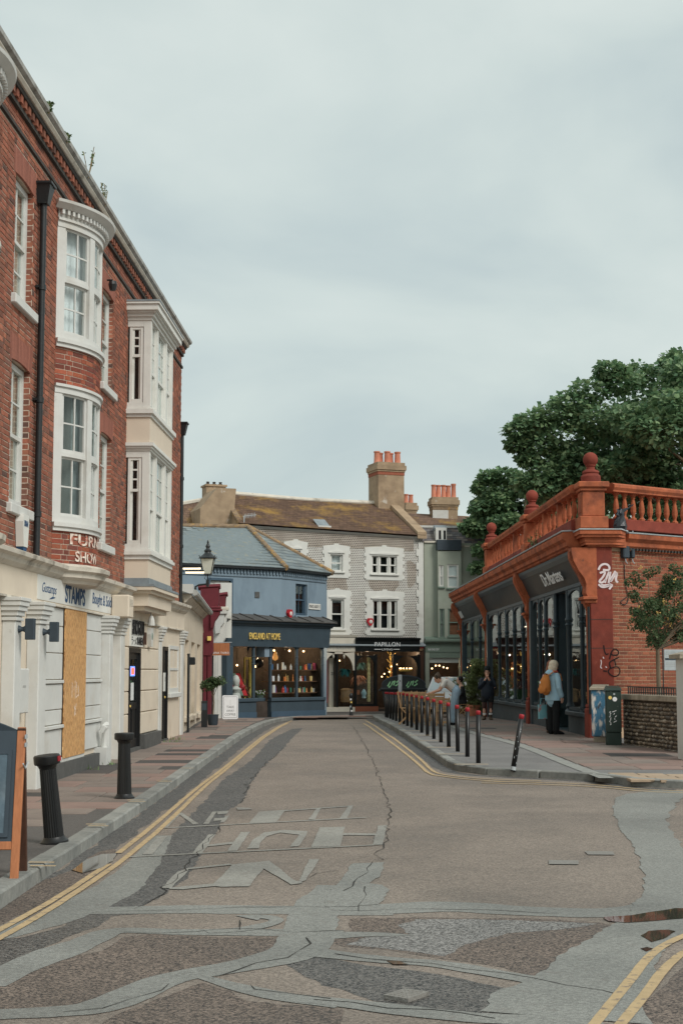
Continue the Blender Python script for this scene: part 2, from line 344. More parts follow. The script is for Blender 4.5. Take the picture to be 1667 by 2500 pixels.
mat('eave_grey', C(152, 152, 147), .8, .2, 4, .3, 40, stain=(C(80, 74, 64), 2.5, .52, .7, .7))
mat('moulding', C(188, 180, 166), .75, .12, 3, .2, 40, stain=(C(92, 84, 70), 2.4, .52, .72, .75))
mat('lead', C(118, 126, 130), .6, .2, 4, .2, 30)
mat('net_curtain', C(216, 217, 213, 1.1), .9, .08, 3, 0)
mat('grey_curtain', C(120, 128, 126), .9, .15, 3, 0)
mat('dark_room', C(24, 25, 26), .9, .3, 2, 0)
mat('blind_white', C(190, 192, 190), .8, .06, 3, 0, stretch=(.2, 1, 14))
mat('blind_wood', C(140, 92, 66), .8, .2, 3, 0, stretch=(.2, 1, 16))
mat('osb', C(186, 140, 84), .85, .4, 13, .3, 40, stretch=(6, 1, .9), stain=[(C(128, 84, 46), 14, .5, .6, .8), (C(214, 178, 124), 11, .58, .66, .7)])
mat('wood_orange', C(160, 98, 58), .55, .18, 4, .1, 40, stretch=(9, 9, .9))
mat('wood_dark', C(70, 46, 34), .6, .25, 4, .1, 40, stretch=(9, 9, .9))
mat('chalk_panel', C(74, 90, 100), .6, .55, 2.2, .05, 20, stain=(C(170, 180, 184), 1.8, .5, .75, .5))
mat('slate_frame', C(52, 62, 70), .6, .1, 6, .05, 30)
mat('blue_letter', C(38, 70, 104), .7, .1, 6, 0)
mat('letter_black', C(30, 30, 31), .6, .1, 6, 0)
mat('letter_white', C(226, 226, 222), .6, .05, 6, 0)
mat('letter_worn', C(205, 190, 176), .9, .2, 14, 0, stain=(C(160, 80, 56), 12, .48, .6, .9))
mat('letter_gold', C(214, 176, 84, 1.1), .45, .1, 6, 0)
mat('letter_grey', C(150, 150, 146), .6, .1, 6, 0)
mat('blue_wall', C(112, 130, 143), .75, .07, 2, .12, 60, stain=[(C(82, 98, 112), 1.3, .52, .75, .6), (C(160, 178, 186), 4, .66, .8, .35)], stretch=(1, 1, .5))
mat('blue_trim', C(58, 78, 94), .6, .08, 3, .05, 40)
mat('shop_teal', C(56, 70, 79), .55, .1, 3, .06, 40)
mat('maroon', C(98, 34, 42), .7, .14, 4, .15, 40, stain=(C(70, 26, 32), 2, .5, .75, .6))
mat('ochre_wall', C(205, 168, 112), .8, .12, 2, .15, 30, stretch=(4, 4, .5), stain=(C(170, 122, 66), 2, .48, .7, .7))
mat('slate', C(106, 116, 118), .75, .12, 6, .2, 50, isl=.12, c2=[C(98, 108, 112), C(116, 124, 124), C(90, 98, 100)], stain=(C(158, 138, 86), 5, .58, .72, .6))
mat('ridge_tile', C(122, 102, 80), .9, .25, 6, .4, 30, stain=(C(186, 140, 52), 4, .52, .68, .7))
mat('flint_dark', C(92, 82, 74), .8, .3, 8, .3, 60)
mat('render_brown', C(150, 128, 102), .9, .16, 2.5, .3, 40, stain=[(C(112, 92, 72), 1.6, .48, .7, .6), (C(186, 180, 170), 2.1, .64, .72, .7)])
mat('pot_terracotta', C(182, 112, 86), .85, .15, 5, .2, 40, isl=.1)
mat('green_wall', C(144, 150, 136), .75, .06, 2, .1, 60, stain=(C(112, 124, 110), 1.2, .52, .75, .5))
mat('green_trim', C(104, 120, 108), .65, .08, 3, .05, 40)
mat('papillon_black', C(14, 19, 20), .5, .15, 4, .04, 40)
mat('lamb_cream', C(196, 188, 172), .7, .08, 3, .08, 40)
mat('red_door', C(168, 22, 34), .45, .1, 3, .03, 30)
mat('terracotta', C(160, 86, 54), .9, .2, 5, .4, 60, spec=.15, stain=[(C(92, 56, 46), 1.6, .48, .7, .75), (C(178, 98, 58), 2.7, .56, .74, .6), (C(84, 62, 54), 7, .6, .7, .6)])
mat('terracotta_red', C(122, 56, 44), .9, .16, 4, .3, 60, spec=.15, stain=[(C(88, 48, 42), 1.5, .48, .72, .7), (C(150, 84, 64), 5, .6, .72, .5)])
mat('fascia_black', C(38, 43, 46), .5, .1, 4, .04, 30, stain=(C(58, 62, 62), 2, .52, .75, .5))
mat('front_iron', C(42, 58, 66), .45, .14, 5, .08, 40, spec=.5)
mat('front_plinth', C(62, 70, 74), .7, .14, 5, .15, 40, stain=(C(96, 96, 90), 6, .6, .72, .5))
mat('sticker', C(190, 190, 186), .6, .3, 30, 0)
mat('bollard_red', C(150, 26, 36), .45, .1, 6, .05, 40)
mat('galvanised', C(158, 164, 166), .5, .15, 8, .1, 40)
mat('stone_cap', C(150, 138, 120), .9, .2, 6, .4, 40, stain=(C(96, 88, 76), 4, .5, .7, .6))
mat('flint', C(128, 112, 92), .6, .3, 10, .3, 60, isl=.35, c2=[C(96, 84, 70), C(150, 132, 110), C(70, 64, 60), C(170, 156, 136)])
mat('flint_mortar', C(74, 66, 56), .95, .3, 9, .5, 50)
mat('granite', C(124, 124, 119), .85, .16, 18, .5, 90, isl=.16, stain=(C(90, 92, 90), 2.5, .5, .7, .5))
mat('slab', C(118, 106, 98), .8, .1, 4, .25, 60, isl=.07, stain=(C(82, 74, 70), 1.7, .48, .7, .55))
mat('slab_pink', C(126, 104, 95), .8, .1, 4, .25, 60, isl=.07, stain=(C(92, 78, 72), 1.7, .5, .72, .5))
mat('slab_dark', C(70, 66, 64), .8, .15, 8, .3, 60, isl=.1)
mat('grit', C(86, 82, 79), .85, .2, 30, .5, 140, stain=(C(58, 56, 55), .9, .45, .7, .6))
mat('footway', C(112, 110, 108), .85, .14, 26, .4, 150, stain=(C(84, 82, 82), .8, .45, .7, .55))
mat('yellow_line', C(166, 142, 104), .8, .14, 12, .3, 120, stain=[(C(112, 100, 90), 16, .56, .64, .85), (C(140, 120, 92), 1.5, .52, .75, .45)])
mat('crack', C(44, 42, 40), .95, .3, 20, .3, 90)
mat('cast_plate', C(122, 118, 112), .6, .2, 40, .6, 60, metal=.2)
def road_mat(name, c, chips, dark, rough, chip_scale, chip_amt, wet=.0, lowc=None):
    m = mat(name, c, rough, .1, 1.3, 0); n = m.node_tree.nodes; l = m.node_tree.links; b = n['Principled BSDF']
    old = b.inputs['Base Color'].links[0].from_socket; geo = n.new('ShaderNodeNewGeometry')
    vo = n.new('ShaderNodeTexVoronoi'); vo.inputs['Scale'].default_value = chip_scale; l.new(geo.outputs['Position'], vo.inputs['Vector'])
    wn = n.new('ShaderNodeValToRGB'); el = wn.color_ramp.elements; el[0].color = dark; el[0].position = .15; el[1].color = chips; el[1].position = .9; sp = n.new('ShaderNodeSeparateColor'); l.new(vo.outputs['Color'], sp.inputs[0]); l.new(sp.outputs[0], wn.inputs[0])
    mx = n.new('ShaderNodeMix'); mx.data_type = 'RGBA'; mx.inputs[0].default_value = chip_amt; l.new(old, mx.inputs['A']); l.new(wn.outputs[0], mx.inputs['B'])
    big = n.new('ShaderNodeTexNoise'); big.inputs['Scale'].default_value = .55; big.inputs['Detail'].default_value = 6; big.inputs['Roughness'].default_value = .65; l.new(geo.outputs['Position'], big.inputs[0])
    br = n.new('ShaderNodeMapRange'); br.inputs[1].default_value = .42; br.inputs[2].default_value = .68; br.inputs[3].default_value = 1.06; br.inputs[4].default_value = .72; l.new(big.outputs[0], br.inputs[0])
    vm = n.new('ShaderNodeVectorMath'); vm.operation = 'SCALE'; l.new(mx.outputs['Result'], vm.inputs[0]); l.new(br.outputs[0], vm.inputs['Scale']); l.new(vm.outputs[0], b.inputs['Base Color'])
    rr = n.new('ShaderNodeMapRange'); rr.inputs[1].default_value = .45; rr.inputs[2].default_value = .72; rr.inputs[3].default_value = rough; rr.inputs[4].default_value = max(.15, rough - wet); l.new(big.outputs[0], rr.inputs[0]); l.new(rr.outputs[0], b.inputs['Roughness'])
    bp = n.new('ShaderNodeBump'); bp.inputs['Strength'].default_value = .75; bp.inputs['Distance'].default_value = .006; bp.invert = True; l.new(vo.outputs['Distance'], bp.inputs['Height']); l.new(bp.outputs[0], b.inputs['Normal'])
    return m
road_mat('asphalt', C(125, 114, 104), C(146, 133, 121), C(74, 67, 62), .8, 95, .55, .25)
road_mat('asphalt_dark', C(80, 79, 78), C(112, 108, 104), C(40, 40, 40), .75, 75, .7, .3)
road_mat('asphalt_stony', C(86, 75, 68), C(132, 116, 104), C(44, 41, 40), .72, 105, .85, .35)
road_mat('asphalt_wet', C(56, 54, 52), C(112, 107, 102), C(28, 28, 29), .45, 95, .85, .2)
road_mat('tar_band', C(122, 122, 117), C(140, 140, 134), C(88, 87, 84), .7, 90, .5, .3)
road_mat('old_marking', C(136, 134, 127), C(150, 148, 140), C(104, 100, 95), .75, 90, .5, .2)
for nm_, lo_, am_ in (('tar_band', .58, .5), ('old_marking', .56, .7)):
    m = MATS[nm_]; n = m.node_tree.nodes; l = m.node_tree.links; b = n['Principled BSDF']; old = b.inputs['Base Color'].links[0].from_socket; g_ = n.new('ShaderNodeNewGeometry'); no = n.new('ShaderNodeTexNoise'); no.inputs['Scale'].default_value = 7; no.inputs['Detail'].default_value = 8; no.inputs['Roughness'].default_value = .75; l.new(g_.outputs['Position'], no.inputs[0])
    mr = n.new('ShaderNodeMapRange'); mr.inputs[1].default_value = lo_; mr.inputs[2].default_value = lo_ + .12; mr.inputs[4].default_value = am_; l.new(no.outputs[0], mr.inputs[0]); mx = n.new('ShaderNodeMix'); mx.data_type = 'RGBA'; l.new(mr.outputs[0], mx.inputs[0]); l.new(old, mx.inputs['A']); mx.inputs['B'].default_value = C(104, 93, 86); l.new(mx.outputs['Result'], b.inputs['Base Color'])
pm = mat('puddle', C(52, 50, 46), .03, .1, 3, 0, spec=.5)
glass('pane_glass', (.92, .95, .95, 1), 1.5)
glass('shop_glass', (.93, .95, .95, 1), 1.4)
glass('front_glass', (.8, .85, .85, 1), 1.75)

# ------------------------------------------------------------------ ground sheets
def sheet(name, pts, dz, m, parent=None, rough_edge=0, flat=False, **k):
    """a flat piece lying on the street, following its crest"""
    if rough_edge:
        q = []
        for i, p in enumerate(pts):
            a, b = Vector(p), Vector(pts[(i + 1) % len(pts)]); d = (b - a).length; n = max(1, min(60, int(d / .06)))
            t = Vector((-(b - a).y, (b - a).x, 0)).normalized() if d > 1e-6 else Vector((0, 0, 0))
            for j in range(n):
                o = 0 if n == 1 else rough_edge * (mnoise.noise((a + (b - a) * j / n) * 2.3 + Vector((3.1, dz * 900, 0))) + .6 * mnoise.noise((a + (b - a) * j / n) * 9))
                q.append(a + (b - a) * j / n + t * o)
        pts = q
    bm = bmesh.new(); vs = [bm.verts.new((p[0], p[1], 0)) for p in pts]; bm.faces.new(vs); ys = [p[1] for p in pts]
    for y, _ in GZ:
        if min(ys) < y < max(ys): bmesh.ops.bisect_plane(bm, geom=bm.verts[:] + bm.edges[:] + bm.faces[:], plane_co=(0, y, 0), plane_no=(0, 1, 0))
    bmesh.ops.triangulate(bm, faces=bm.faces[:])
    for v in bm.verts: v.co.z = gz(v.co.y) + dz
    for f in bm.faces:
        f.normal_update()
        if f.normal.z < 0: f.normal_flip()
    me = bpy.data.meshes.new(name); bm.to_mesh(me); bm.free(); me.materials.append(MATS[m]); return obj(name, me, parent, **k)
def resample(pts, step):
    pts = [Vector(p) for p in pts]; out = [pts[0].copy()]; acc = 0
    for a, b in zip(pts, pts[1:]):
        d = (b - a).length; t = step - acc
        while t <= d: out.append(a + (b - a) * t / d); t += step
        acc = d - (t - step)
    if (out[-1] - pts[-1]).length > step * .3: out.append(pts[-1].copy())
    return out
def smooth_line(pts, it=2):
    pts = [Vector(p) for p in pts]
    for _ in range(it):
        q = [pts[0]]
        for a, b in zip(pts, pts[1:]): q += [a * .75 + b * .25, a * .25 + b * .75]
        pts = q + [pts[-1]]
    return pts
def strip(name, pts, wd, dz, m, parent=None, it=2, wob=0, **k):
    pts = [Vector((p[0], p[1], 0)) for p in pts]; wl = list(wd) if isinstance(wd, (list, tuple)) else [wd] * len(pts)
    z = [Vector((p.x, p.y, q)) for p, q in zip(pts, wl)]; z = resample(smooth_line(z, it), .25 if not wob else .06); mb = MB(); vs = []
    for j, p in enumerate(z):
        t = z[min(j + 1, len(z) - 1)] - z[max(j - 1, 0)]; t.z = 0; t.normalize(); nn = Vector((-t.y, t.x, 0)) * p.z / 2
        w1 = wob * (mnoise.noise(Vector((p.x * 2.1, p.y * 2.1, 1))) + .6 * mnoise.noise(Vector((p.x * 9, p.y * 9, 4)))); w2 = wob * (mnoise.noise(Vector((p.x * 2.1, p.y * 2.1, 9))) + .5 * mnoise.noise(Vector((p.x * 8, p.y * 8, 14))))
        for q in (Vector((p.x, p.y, 0)) + nn * (1 + w1), Vector((p.x, p.y, 0)) - nn * (1 + w2)): vs.append((q.x, q.y, gz(q.y) + dz))
    mb.add(vs, [(2 * j + 1, 2 * j + 3, 2 * j + 2, 2 * j) for j in range(len(z) - 1)])
    return obj(name, mb.mesh(name, m), parent, **k)
road = MB(); ys = [-80, -20] + [y for y, _ in GZ[1:-1]] + [900]
for a, b in zip(ys, ys[1:]): road.add([(-400, a, gz(a)), (400, a, gz(a)), (400, b, gz(b)), (-400, b, gz(b))], [(0, 1, 2, 3)])
road = road.build('road', 'asphalt', kind='structure')
A = lambda pts, ox, oy, s: [(ox + x / s, oy + y / s) for x, y in pts]       # zoomed measurement -> photo pixel
ZL = lambda pts: [G(*p) for p in A(pts, 0, 1700, 1.8801)]
ZR = lambda pts: [G(*p) for p in A(pts, 834, 1700, 1.8824)]
ZT = lambda pts: [G(*p) for p in A(pts, 300, 1900, 2.24)]
ZK = lambda pts: [G(*p) for p in A(pts, 900, 1560, 3.733)]
# trench reinstatements, stony areas and a painted wet sheen
sheet('trench_patch', ZL([(1340, 150), (1240, 200), (1150, 300), (1040, 370), (940, 480), (880, 540), (800, 620), (700, 720), (600, 830), (440, 975), (640, 970), (700, 950), (780, 890), (860, 830), (920, 720), (1010, 600), (1050, 520), (1110, 490), (1150, 400), (1200, 330), (1300, 240), (1392, 145)]), .0010, 'asphalt_dark', road, .04)
sheet('worn_or_sheen_patch', ZL([(-60, 1120), (110, 1110), (290, 1060), (360, 1000), (650, 985), (640, 1000), (520, 1010), (430, 1060), (300, 1110), (180, 1160), (60, 1250), (-60, 1310)]), .0014, 'asphalt_wet', road, .03)
sheet('worn_or_sheen_patch', ZL([(-60, 1300), (100, 1240), (270, 1200), (450, 1170), (560, 1110), (700, 1090), (1000, 1105), (1370, 1105), (1330, 1180), (1100, 1230), (850, 1290), (640, 1330), (540, 1400), (380, 1440), (-60, 1440)]), .0010, 'asphalt_stony', road, .04)
sheet('worn_or_sheen_patch', ZL([(480, 1490), (640, 1420), (930, 1310), (1060, 1350), (1150, 1400), (1568, 1440), (1568, 1560), (440, 1560)]), .0010, 'asphalt_stony', road, .04)
sheet('worn_or_sheen_patch', ZR([(40, 1020), (330, 1015), (620, 1020), (830, 1020), (1200, 1040), (1280, 1060), (1300, 1090), (1180, 1210), (1060, 1310), (900, 1290), (700, 1240), (460, 1210), (220, 1170), (0, 1150), (-80, 1120), (60, 1070)]), .0010, 'asphalt_stony', road, .04)
road_mat('asphalt_sheen', C(108, 102, 97), C(150, 147, 143), C(52, 50, 49), .6, 95, .85, .3)  # wet reflection put into the chip colours
sheet('worn_or_sheen_patch', ZR([(330, 1022), (620, 1024), (1180, 1046), (1000, 1075), (760, 1090), (560, 1140), (470, 1195), (230, 1165), (0, 1142), (120, 1110), (330, 1095), (250, 1050)]), .0016, 'asphalt_sheen', road, .05)  # no wear here: the road's wet sheen painted as a paler sheet
sheet('worn_or_sheen_patch', ZR([(-250, 1230), (-120, 1190), (20, 1215), (130, 1240), (350, 1270), (560, 1300), (760, 1345), (860, 1390), (940, 1420), (870, 1480), (600, 1460), (320, 1430), (140, 1400), (-100, 1330)]), .0012, 'asphalt_wet', road, .04)
sheet('worn_or_sheen_patch', ZL([(150, 870), (330, 800), (440, 720), (520, 700), (540, 730), (480, 790), (300, 900), (150, 985), (-60, 1075), (-60, 985)]), .0010, 'asphalt_stony', road, .04)
sheet('worn_or_sheen_patch', ZR([(1420, 1380), (1480, 1330), (1568, 1250), (1700, 1160), (1700, 1560), (1300, 1560)]), .0010, 'asphalt_stony', road, .03)
# smooth tar bands sealing the joints
BN = [0]
def band(z, pts, wd, dz=.006, wob=.18): BN[0] += 1; return strip('tar_band', z(pts), [w_ * .82 for w_ in wd], .0018 + BN[0] * .0003, 'tar_band', road, 2, wob)
band(ZL, [(745, 640), (640, 800), (470, 920), (330, 985), (200, 1040), (0, 1100), (-80, 1110)], [.25, .34, .5, .45, .38, .3, .3])
band(ZL, [(330, 985), (520, 985), (800, 978), (1150, 980), (1568, 985), (1800, 985)], [.42, .35, .42, .4, .45, .45])
band(ZR, [(-80, 985), (200, 980), (500, 965), (800, 985), (1150, 1000), (1400, 990), (1600, 960)], [.45, .5, .52, .48, .4, .55, .7], .0065)
band(ZL, [(-80, 1330), (60, 1255), (250, 1180), (420, 1120), (520, 1070), (800, 1085), (1100, 1085), (1400, 1085), (1568, 1090)], [.3, .3, .35, .3, .2, .22, .3, .3, .25], .007)
band(ZR, [(-80, 1100), (120, 1095), (330, 1100)], [.3, .2, .03], .007)
band(ZL, [(1560, 870), (1500, 930), (1440, 1010), (1420, 1090), (1400, 1160), (1250, 1210), (1050, 1250), (800, 1290), (640, 1350), (480, 1430), (300, 1450), (-80, 1465)], [.4, .5, .45, .4, .42, .38, .32, .28, .3, .3, .26, .26], .0075)
band(ZL, [(930, 1290), (1100, 1340), (1300, 1385), (1568, 1420)], [.1, .16, .2, .18], .008)
band(ZR, [(-160, 1175), (0, 1195), (200, 1215), (450, 1230), (700, 1275), (900, 1310), (1150, 1335), (1330, 1350)], [.3, .24, .22, .2, .22, .22, .34, .4], .008)
band(ZR, [(-220, 1390), (0, 1410), (300, 1450), (600, 1480), (900, 1490), (1200, 1500)], [.2, .2, .24, .24, .22, .3], .0065)
sheet('tar_band', ZR([(50, 770), (200, 765), (170, 830), (130, 862), (190, 870), (212, 890), (200, 935), (170, 960), (50, 970), (-80, 970), (-60, 900), (0, 840)]), .0054, 'tar_band', road, .03)
band(ZR, [(1010, 1480), (1150, 1300), (1260, 1180), (1380, 1080), (1500, 1010), (1550, 900), (1480, 720), (1370, 590), (1380, 500), (1420, 460), (1600, 440)], [1.0, .75, .62, .6, .62, .6, .55, .6, .9, 1.0, 1.2], .0085)
band(ZL, [(1130, 1020), (1200, 1010), (1300, 1030), (1150, 1070), (950, 1085)], [.3, .2, .1, .18, .1], .0085)
# the old lettering across the road, half scraped off
OL = [[(220, 272), (300, 192), (322, 190), (245, 270)], [(300, 192), (322, 190), (415, 250), (385, 256)], [(440, 252), (490, 185), (515, 184), (470, 252)], [(515, 184), (580, 180), (572, 196), (520, 200)], [(500, 222), (560, 218), (550, 232), (495, 236)], [(530, 245), (562, 208), (584, 206), (556, 243)],
      [(690, 248), (745, 185), (890, 175), (840, 240)], [(1015, 228), (1060, 165), (1085, 163), (1050, 228)], [(1185, 222), (1235, 152), (1260, 150), (1225, 222)], [(885, 178), (1240, 152), (1240, 157), (880, 183)], [(220, 273), (1330, 215), (1330, 219), (220, 277)],
      [(110, 420), (190, 322), (245, 320), (160, 420)], [(380, 412), (470, 310), (508, 308), (435, 412)], [(570, 402), (645, 298), (695, 296), (625, 400)], [(470, 366), (605, 350), (600, 362), (465, 376)],
      [(680, 388), (710, 340), (770, 300), (880, 285), (1010, 292), (1000, 320), (960, 375), (915, 378), (965, 312), (860, 300), (790, 320), (752, 355), (745, 386)], [(1030, 380), (1075, 272), (1215, 268), (1190, 374)], [(1205, 302), (1390, 305), (1385, 315), (1205, 315)], [(1365, 368), (1395, 262), (1445, 260), (1420, 366)], [(30, 431), (1370, 366), (1370, 371), (30, 436)],
      [(210, 605), (240, 575), (300, 515), (365, 492), (350, 520), (290, 575), (270, 605)], [(355, 494), (590, 470), (600, 477), (360, 502)], [(245, 603), (500, 580), (520, 592), (330, 612), (260, 610)], [(490, 592), (600, 475), (800, 455), (770, 497), (690, 595), (540, 598)], [(780, 456), (802, 455), (935, 560), (985, 577), (920, 586), (770, 497)], [(955, 580), (1020, 446), (1075, 445), (1000, 562)]]
for i, q in enumerate(OL): sheet('old_road_letter', ZT(q), .0055 + i * .00004, 'old_marking', road, .008)
# cracks
def crack(pts, wd=.012):
    wd = min(wd * .6, .009)
    p = resample(smooth_line([Vector((a.x, a.y, 0)) for a in pts], 1), .07); q = [a + Vector((rnd.gauss(0, .028), rnd.gauss(0, .028), 0)) for a in p]
    strip('crack', q, [wd * rnd.uniform(.1, 1.7) for _ in q], .0066, 'crack', road, 0)
crack(ZR([(40, 130), (110, 230), (150, 310), (185, 420), (215, 490), (218, 600), (195, 680), (150, 760)]), .03)
crack(ZR([(150, 760), (90, 820), (60, 880), (10, 900)]), .02); crack(ZR([(160, 755), (260, 750), (420, 745)]), .01); crack(ZR([(105, 880), (100, 950), (70, 990)]), .012)
crack(ZL([(1110, 490), (1150, 400), (1200, 330), (1300, 240)]), .02); crack(ZL([(640, 975), (760, 895), (900, 740), (1010, 600)]), .02)
crack(ZL([(400, 990), (700, 985), (1000, 975), (1300, 968), (1560, 975)]), .012); crack(ZR([(-20, 990), (300, 985), (620, 985), (1000, 1000)]), .012)
crack(ZL([(560, 1085), (900, 1090), (1100, 1070), (1300, 1085), (1560, 1085)]), .014); crack(ZL([(980, 1300), (1150, 1245), (1330, 1190), (1450, 1130), (1400, 1100)]), .018)
crack(ZL([(1120, 1075), (1090, 1050), (1120, 1030)]), .02); crack(ZL([(1100, 1320), (1250, 1350), (1400, 1380), (1568, 1395)]), .012)
crack(ZR([(0, 1190), (300, 1225), (560, 1250), (900, 1300), (1260, 1370)]), .014); crack(ZR([(-100, 1400), (300, 1440), (700, 1480)]), .012)
crack(ZL([(300, 1445), (480, 1440), (600, 1400), (800, 1320)]), .01); crack(ZL([(1190, 350), (1400, 352), (1568, 345)]), .008); crack(ZL([(1350, 850), (1480, 810), (1568, 800)]), .008)
for yy in (290, 340, 425): crack(ZR([(0, yy + 2), (120, yy), (260, yy - 2)]), .008)
# puddles by the kerbs and in the hollows
for z, q in ((ZL, [(330, 800), (400, 750), (470, 728), (545, 724), (520, 760), (460, 790), (380, 815)]), (ZR, [(1205, 1020), (1330, 1012), (1450, 990), (1530, 978), (1680, 980), (1680, 1020), (1450, 1035), (1300, 1045), (1230, 1038)]), (ZR, [(1372, 1105), (1410, 1085), (1500, 1078), (1530, 1085), (1480, 1120), (1420, 1135)]), (ZR, [(1370, 1165), (1400, 1158), (1430, 1165), (1400, 1178)]), (ZR, [(205, 1222), (260, 1222), (310, 1238), (240, 1238)])):
    sheet('puddle', z(q), .0082, 'puddle', road, .02)
LK = [Vector((-2.36, 2, 0)), Vector((-2.33, 10, 0)), Vector((-2.31, 20, 0)), Vector((-2.25, 33, 0)), Vector((-2.12, 44, 0)), Vector((-1.95, 47.6, 0)), Vector((-1.45, 49.6, 0)), Vector((-.5, 50.7, 0)), Vector((.75, 51.6, 0)), Vector((1.9, 53.4, 0)), Vector((3.4, 57, 0)), Vector((5, 62, 0))]
RK = [G(*p) for p in A([(20, 722), (250, 855), (400, 950), (590, 1080)], 900, 1560, 3.733)] + [G(*p) for p in ((1083, 1868), (1106, 1881), (1145, 1889), (1193, 1893), (1331, 1900), (1480, 1908), (1541, 1921), (1667, 1926))]
for p in RK: p.z = 0
RK0 = list(RK)
RK = RK + [Vector((9, 17.6, 0)), Vector((14, 15.5, 0))]
RK = [Vector((4.35, 62, 0)), Vector((3.0, 56, 0)), Vector((1.7, 52, 0)), Vector((1.15, 50.8, 0))] + RK
# grit and damp along the gutters
strip('gutter_dirt', [(p.x + .13, p.y) for p in LK[1:-3]], .26, .00085, 'asphalt_dark', road, 2, .35); strip('gutter_dirt', [(p.x - .12, p.y - (.1 if p.y < 24 else 0)) for p in RK0], .22, .00082, 'asphalt_dark', road, 2, .35)
# yellow lines
YN = [0]
def yl(pts, wd=.058): YN[0] += 1; strip('yellow_line', pts, wd, .0070 + YN[0] * .00006, 'yellow_line', road, 1, .12)
yl(ZL([(-60, 1108), (0, 1075), (280, 920), (500, 772)])); yl(ZL([(545, 722), (700, 600), (880, 440), (1030, 330), (1150, 230), (1300, 130), (1340, 112)]))
yl(ZL([(-60, 1148), (0, 1115), (200, 1000), (400, 870), (545, 770), (600, 725), (740, 610), (920, 430), (1060, 320), (1170, 225), (1322, 124)]))
yl(ZK([(-30, 745), (130, 850), (350, 1000), (480, 1105), (570, 1200), (650, 1238), (900, 1268), (1250, 1290), (1568, 1296)])); yl(ZK([(-50, 770), (100, 875), (330, 1040), (450, 1140), (555, 1240), (680, 1256), (900, 1284), (1250, 1305), (1568, 1311)]))
yl(ZR([(640, 392), (1000, 400), (1200, 410), (1400, 432), (1700, 440)])); yl(ZR([(640, 400), (1000, 409), (1200, 420), (1400, 441), (1700, 449)]))
yl(ZR([(1130, 1550), (1170, 1500), (1300, 1340), (1400, 1210), (1480, 1145), (1568, 1105), (1700, 1060)])); yl(ZR([(1250, 1550), (1290, 1500), (1400, 1370), (1470, 1265), (1568, 1180), (1700, 1110)]))
# covers set in the road
for q in ([(950, 756), (1087, 758), (1088, 776), (950, 775)], [(1114, 715), (1245, 716), (1253, 732), (1130, 731)]): sheet('valve_cover', ZR(q), .0078, 'cast_plate', road)
sheet('gully_plate', ZL([(1085, 512), (1145, 514), (1160, 522), (1090, 524)]), .0078, 'cast_plate', road)
dm = A([(280, 465), (672, 340), (1155, 402), (748, 545)], 900, 2380, 7.84); dm = [G(*p) for p in dm]; cen = sum(dm, Vector()) / 4
mc = thing('hydrant_cover', 'small diamond-set cast iron cover lying in the foreground road', 'cover', tuple(cen))
for tri in ((0, 1, 3), (1, 2, 3)):
    mb = MB(); q = [dm[i] - cen for i in tri]; ce = sum(q, Vector()) / 3; q = [ce + (v - ce) * .985 for v in q]
    mb.add([(v.x, v.y, .002) for v in q] + [(v.x, v.y, .022) for v in q], [(3, 4, 5), (0, 1, 4, 3), (1, 2, 5, 4), (2, 0, 3, 5)])
    for i in range(1, 6):
        for j in range(1, 6 - i): p = q[0] + (q[1] - q[0]) * i / 6 + (q[2] - q[0]) * j / 6; mb.box(p.x - .006, p.x + .006, p.y - .004, p.y + .004, .021, .025)
    mb.build('lid', 'cast_plate', mc)

# ------------------------------------------------------------------ pavements, kerbs, slabs
pav_l = sheet('pavement', [(p.x - .1, p.y) for p in smooth_line(LK, 1)] + [(5, 75), (-12, 75), (-12, 2)], .096, 'grit', kind='structure')
pav_r = sheet('pavement', [(p.x + .1, p.y) for p in smooth_line(RK, 1)] + [(14, 62)], .094, 'footway', kind='structure')
def kerbs(line, parent, wd=.24, side=-1, ln=.92, y0=5, y1=58, h=.115):
    p = resample(smooth_line(line, 2), ln)
    for a, b in zip(p, p[1:]):
        if not (y0 < (a.y + b.y) / 2 < y1): continue
        d = b - a; le = d.length; ang = math.atan2(d.y, d.x); mb = MB(); j = rnd.uniform(-.006, .006); mb.cbox(.01, le - .01, 0 if side > 0 else -wd, wd if side > 0 else 0, -.1, h + rnd.uniform(-.004, .006), .016)
        o = mb.build('kerb_stone', 'granite', parent); o.location = (a.x, a.y, gz((a.y + b.y) / 2)); o.rotation_euler = (0, math.atan2(gz(a.y) - gz(b.y), le), ang + j * .4)
kerbs(LK, pav_l, .18, side=1); kerbs(RK, pav_r, .16, side=1, y0=14)
slabm = {}
def slab(parent, x0, x1, y0, y1, m, dz, ang=0, org=None):
    key = (round((x1 - x0) * 20), round((y1 - y0) * 20), m)
    if key not in slabm:
        hw, hh = (x1 - x0) / 2 - .006, (y1 - y0) / 2 - .006; slabm[key] = MB().cbox(-hw, hw, -hh, hh, -.03, .008, .004).mesh('paving_slab', m)
    o = obj('paving_slab', slabm[key], parent); cx, cy = (x0 + x1) / 2, (y0 + y1) / 2
    if org: c, s = math.cos(ang), math.sin(ang); cx, cy = org[0] + cx * c - cy * s, org[1] + cx * s + cy * c
    o.location = (cx, cy, gz(cy) + dz + rnd.uniform(-.002, .003)); o.rotation_euler = ((gz(cy + .3) - gz(cy - .3)) / .6, rnd.uniform(-.006, .006), ang + rnd.uniform(-.008, .008))
def edge_l(y): return -4.35 + max(0, y - 12) * .035 if y < 33 else -3.55 - (y - 33) * .05
y = 14.4; k = 0
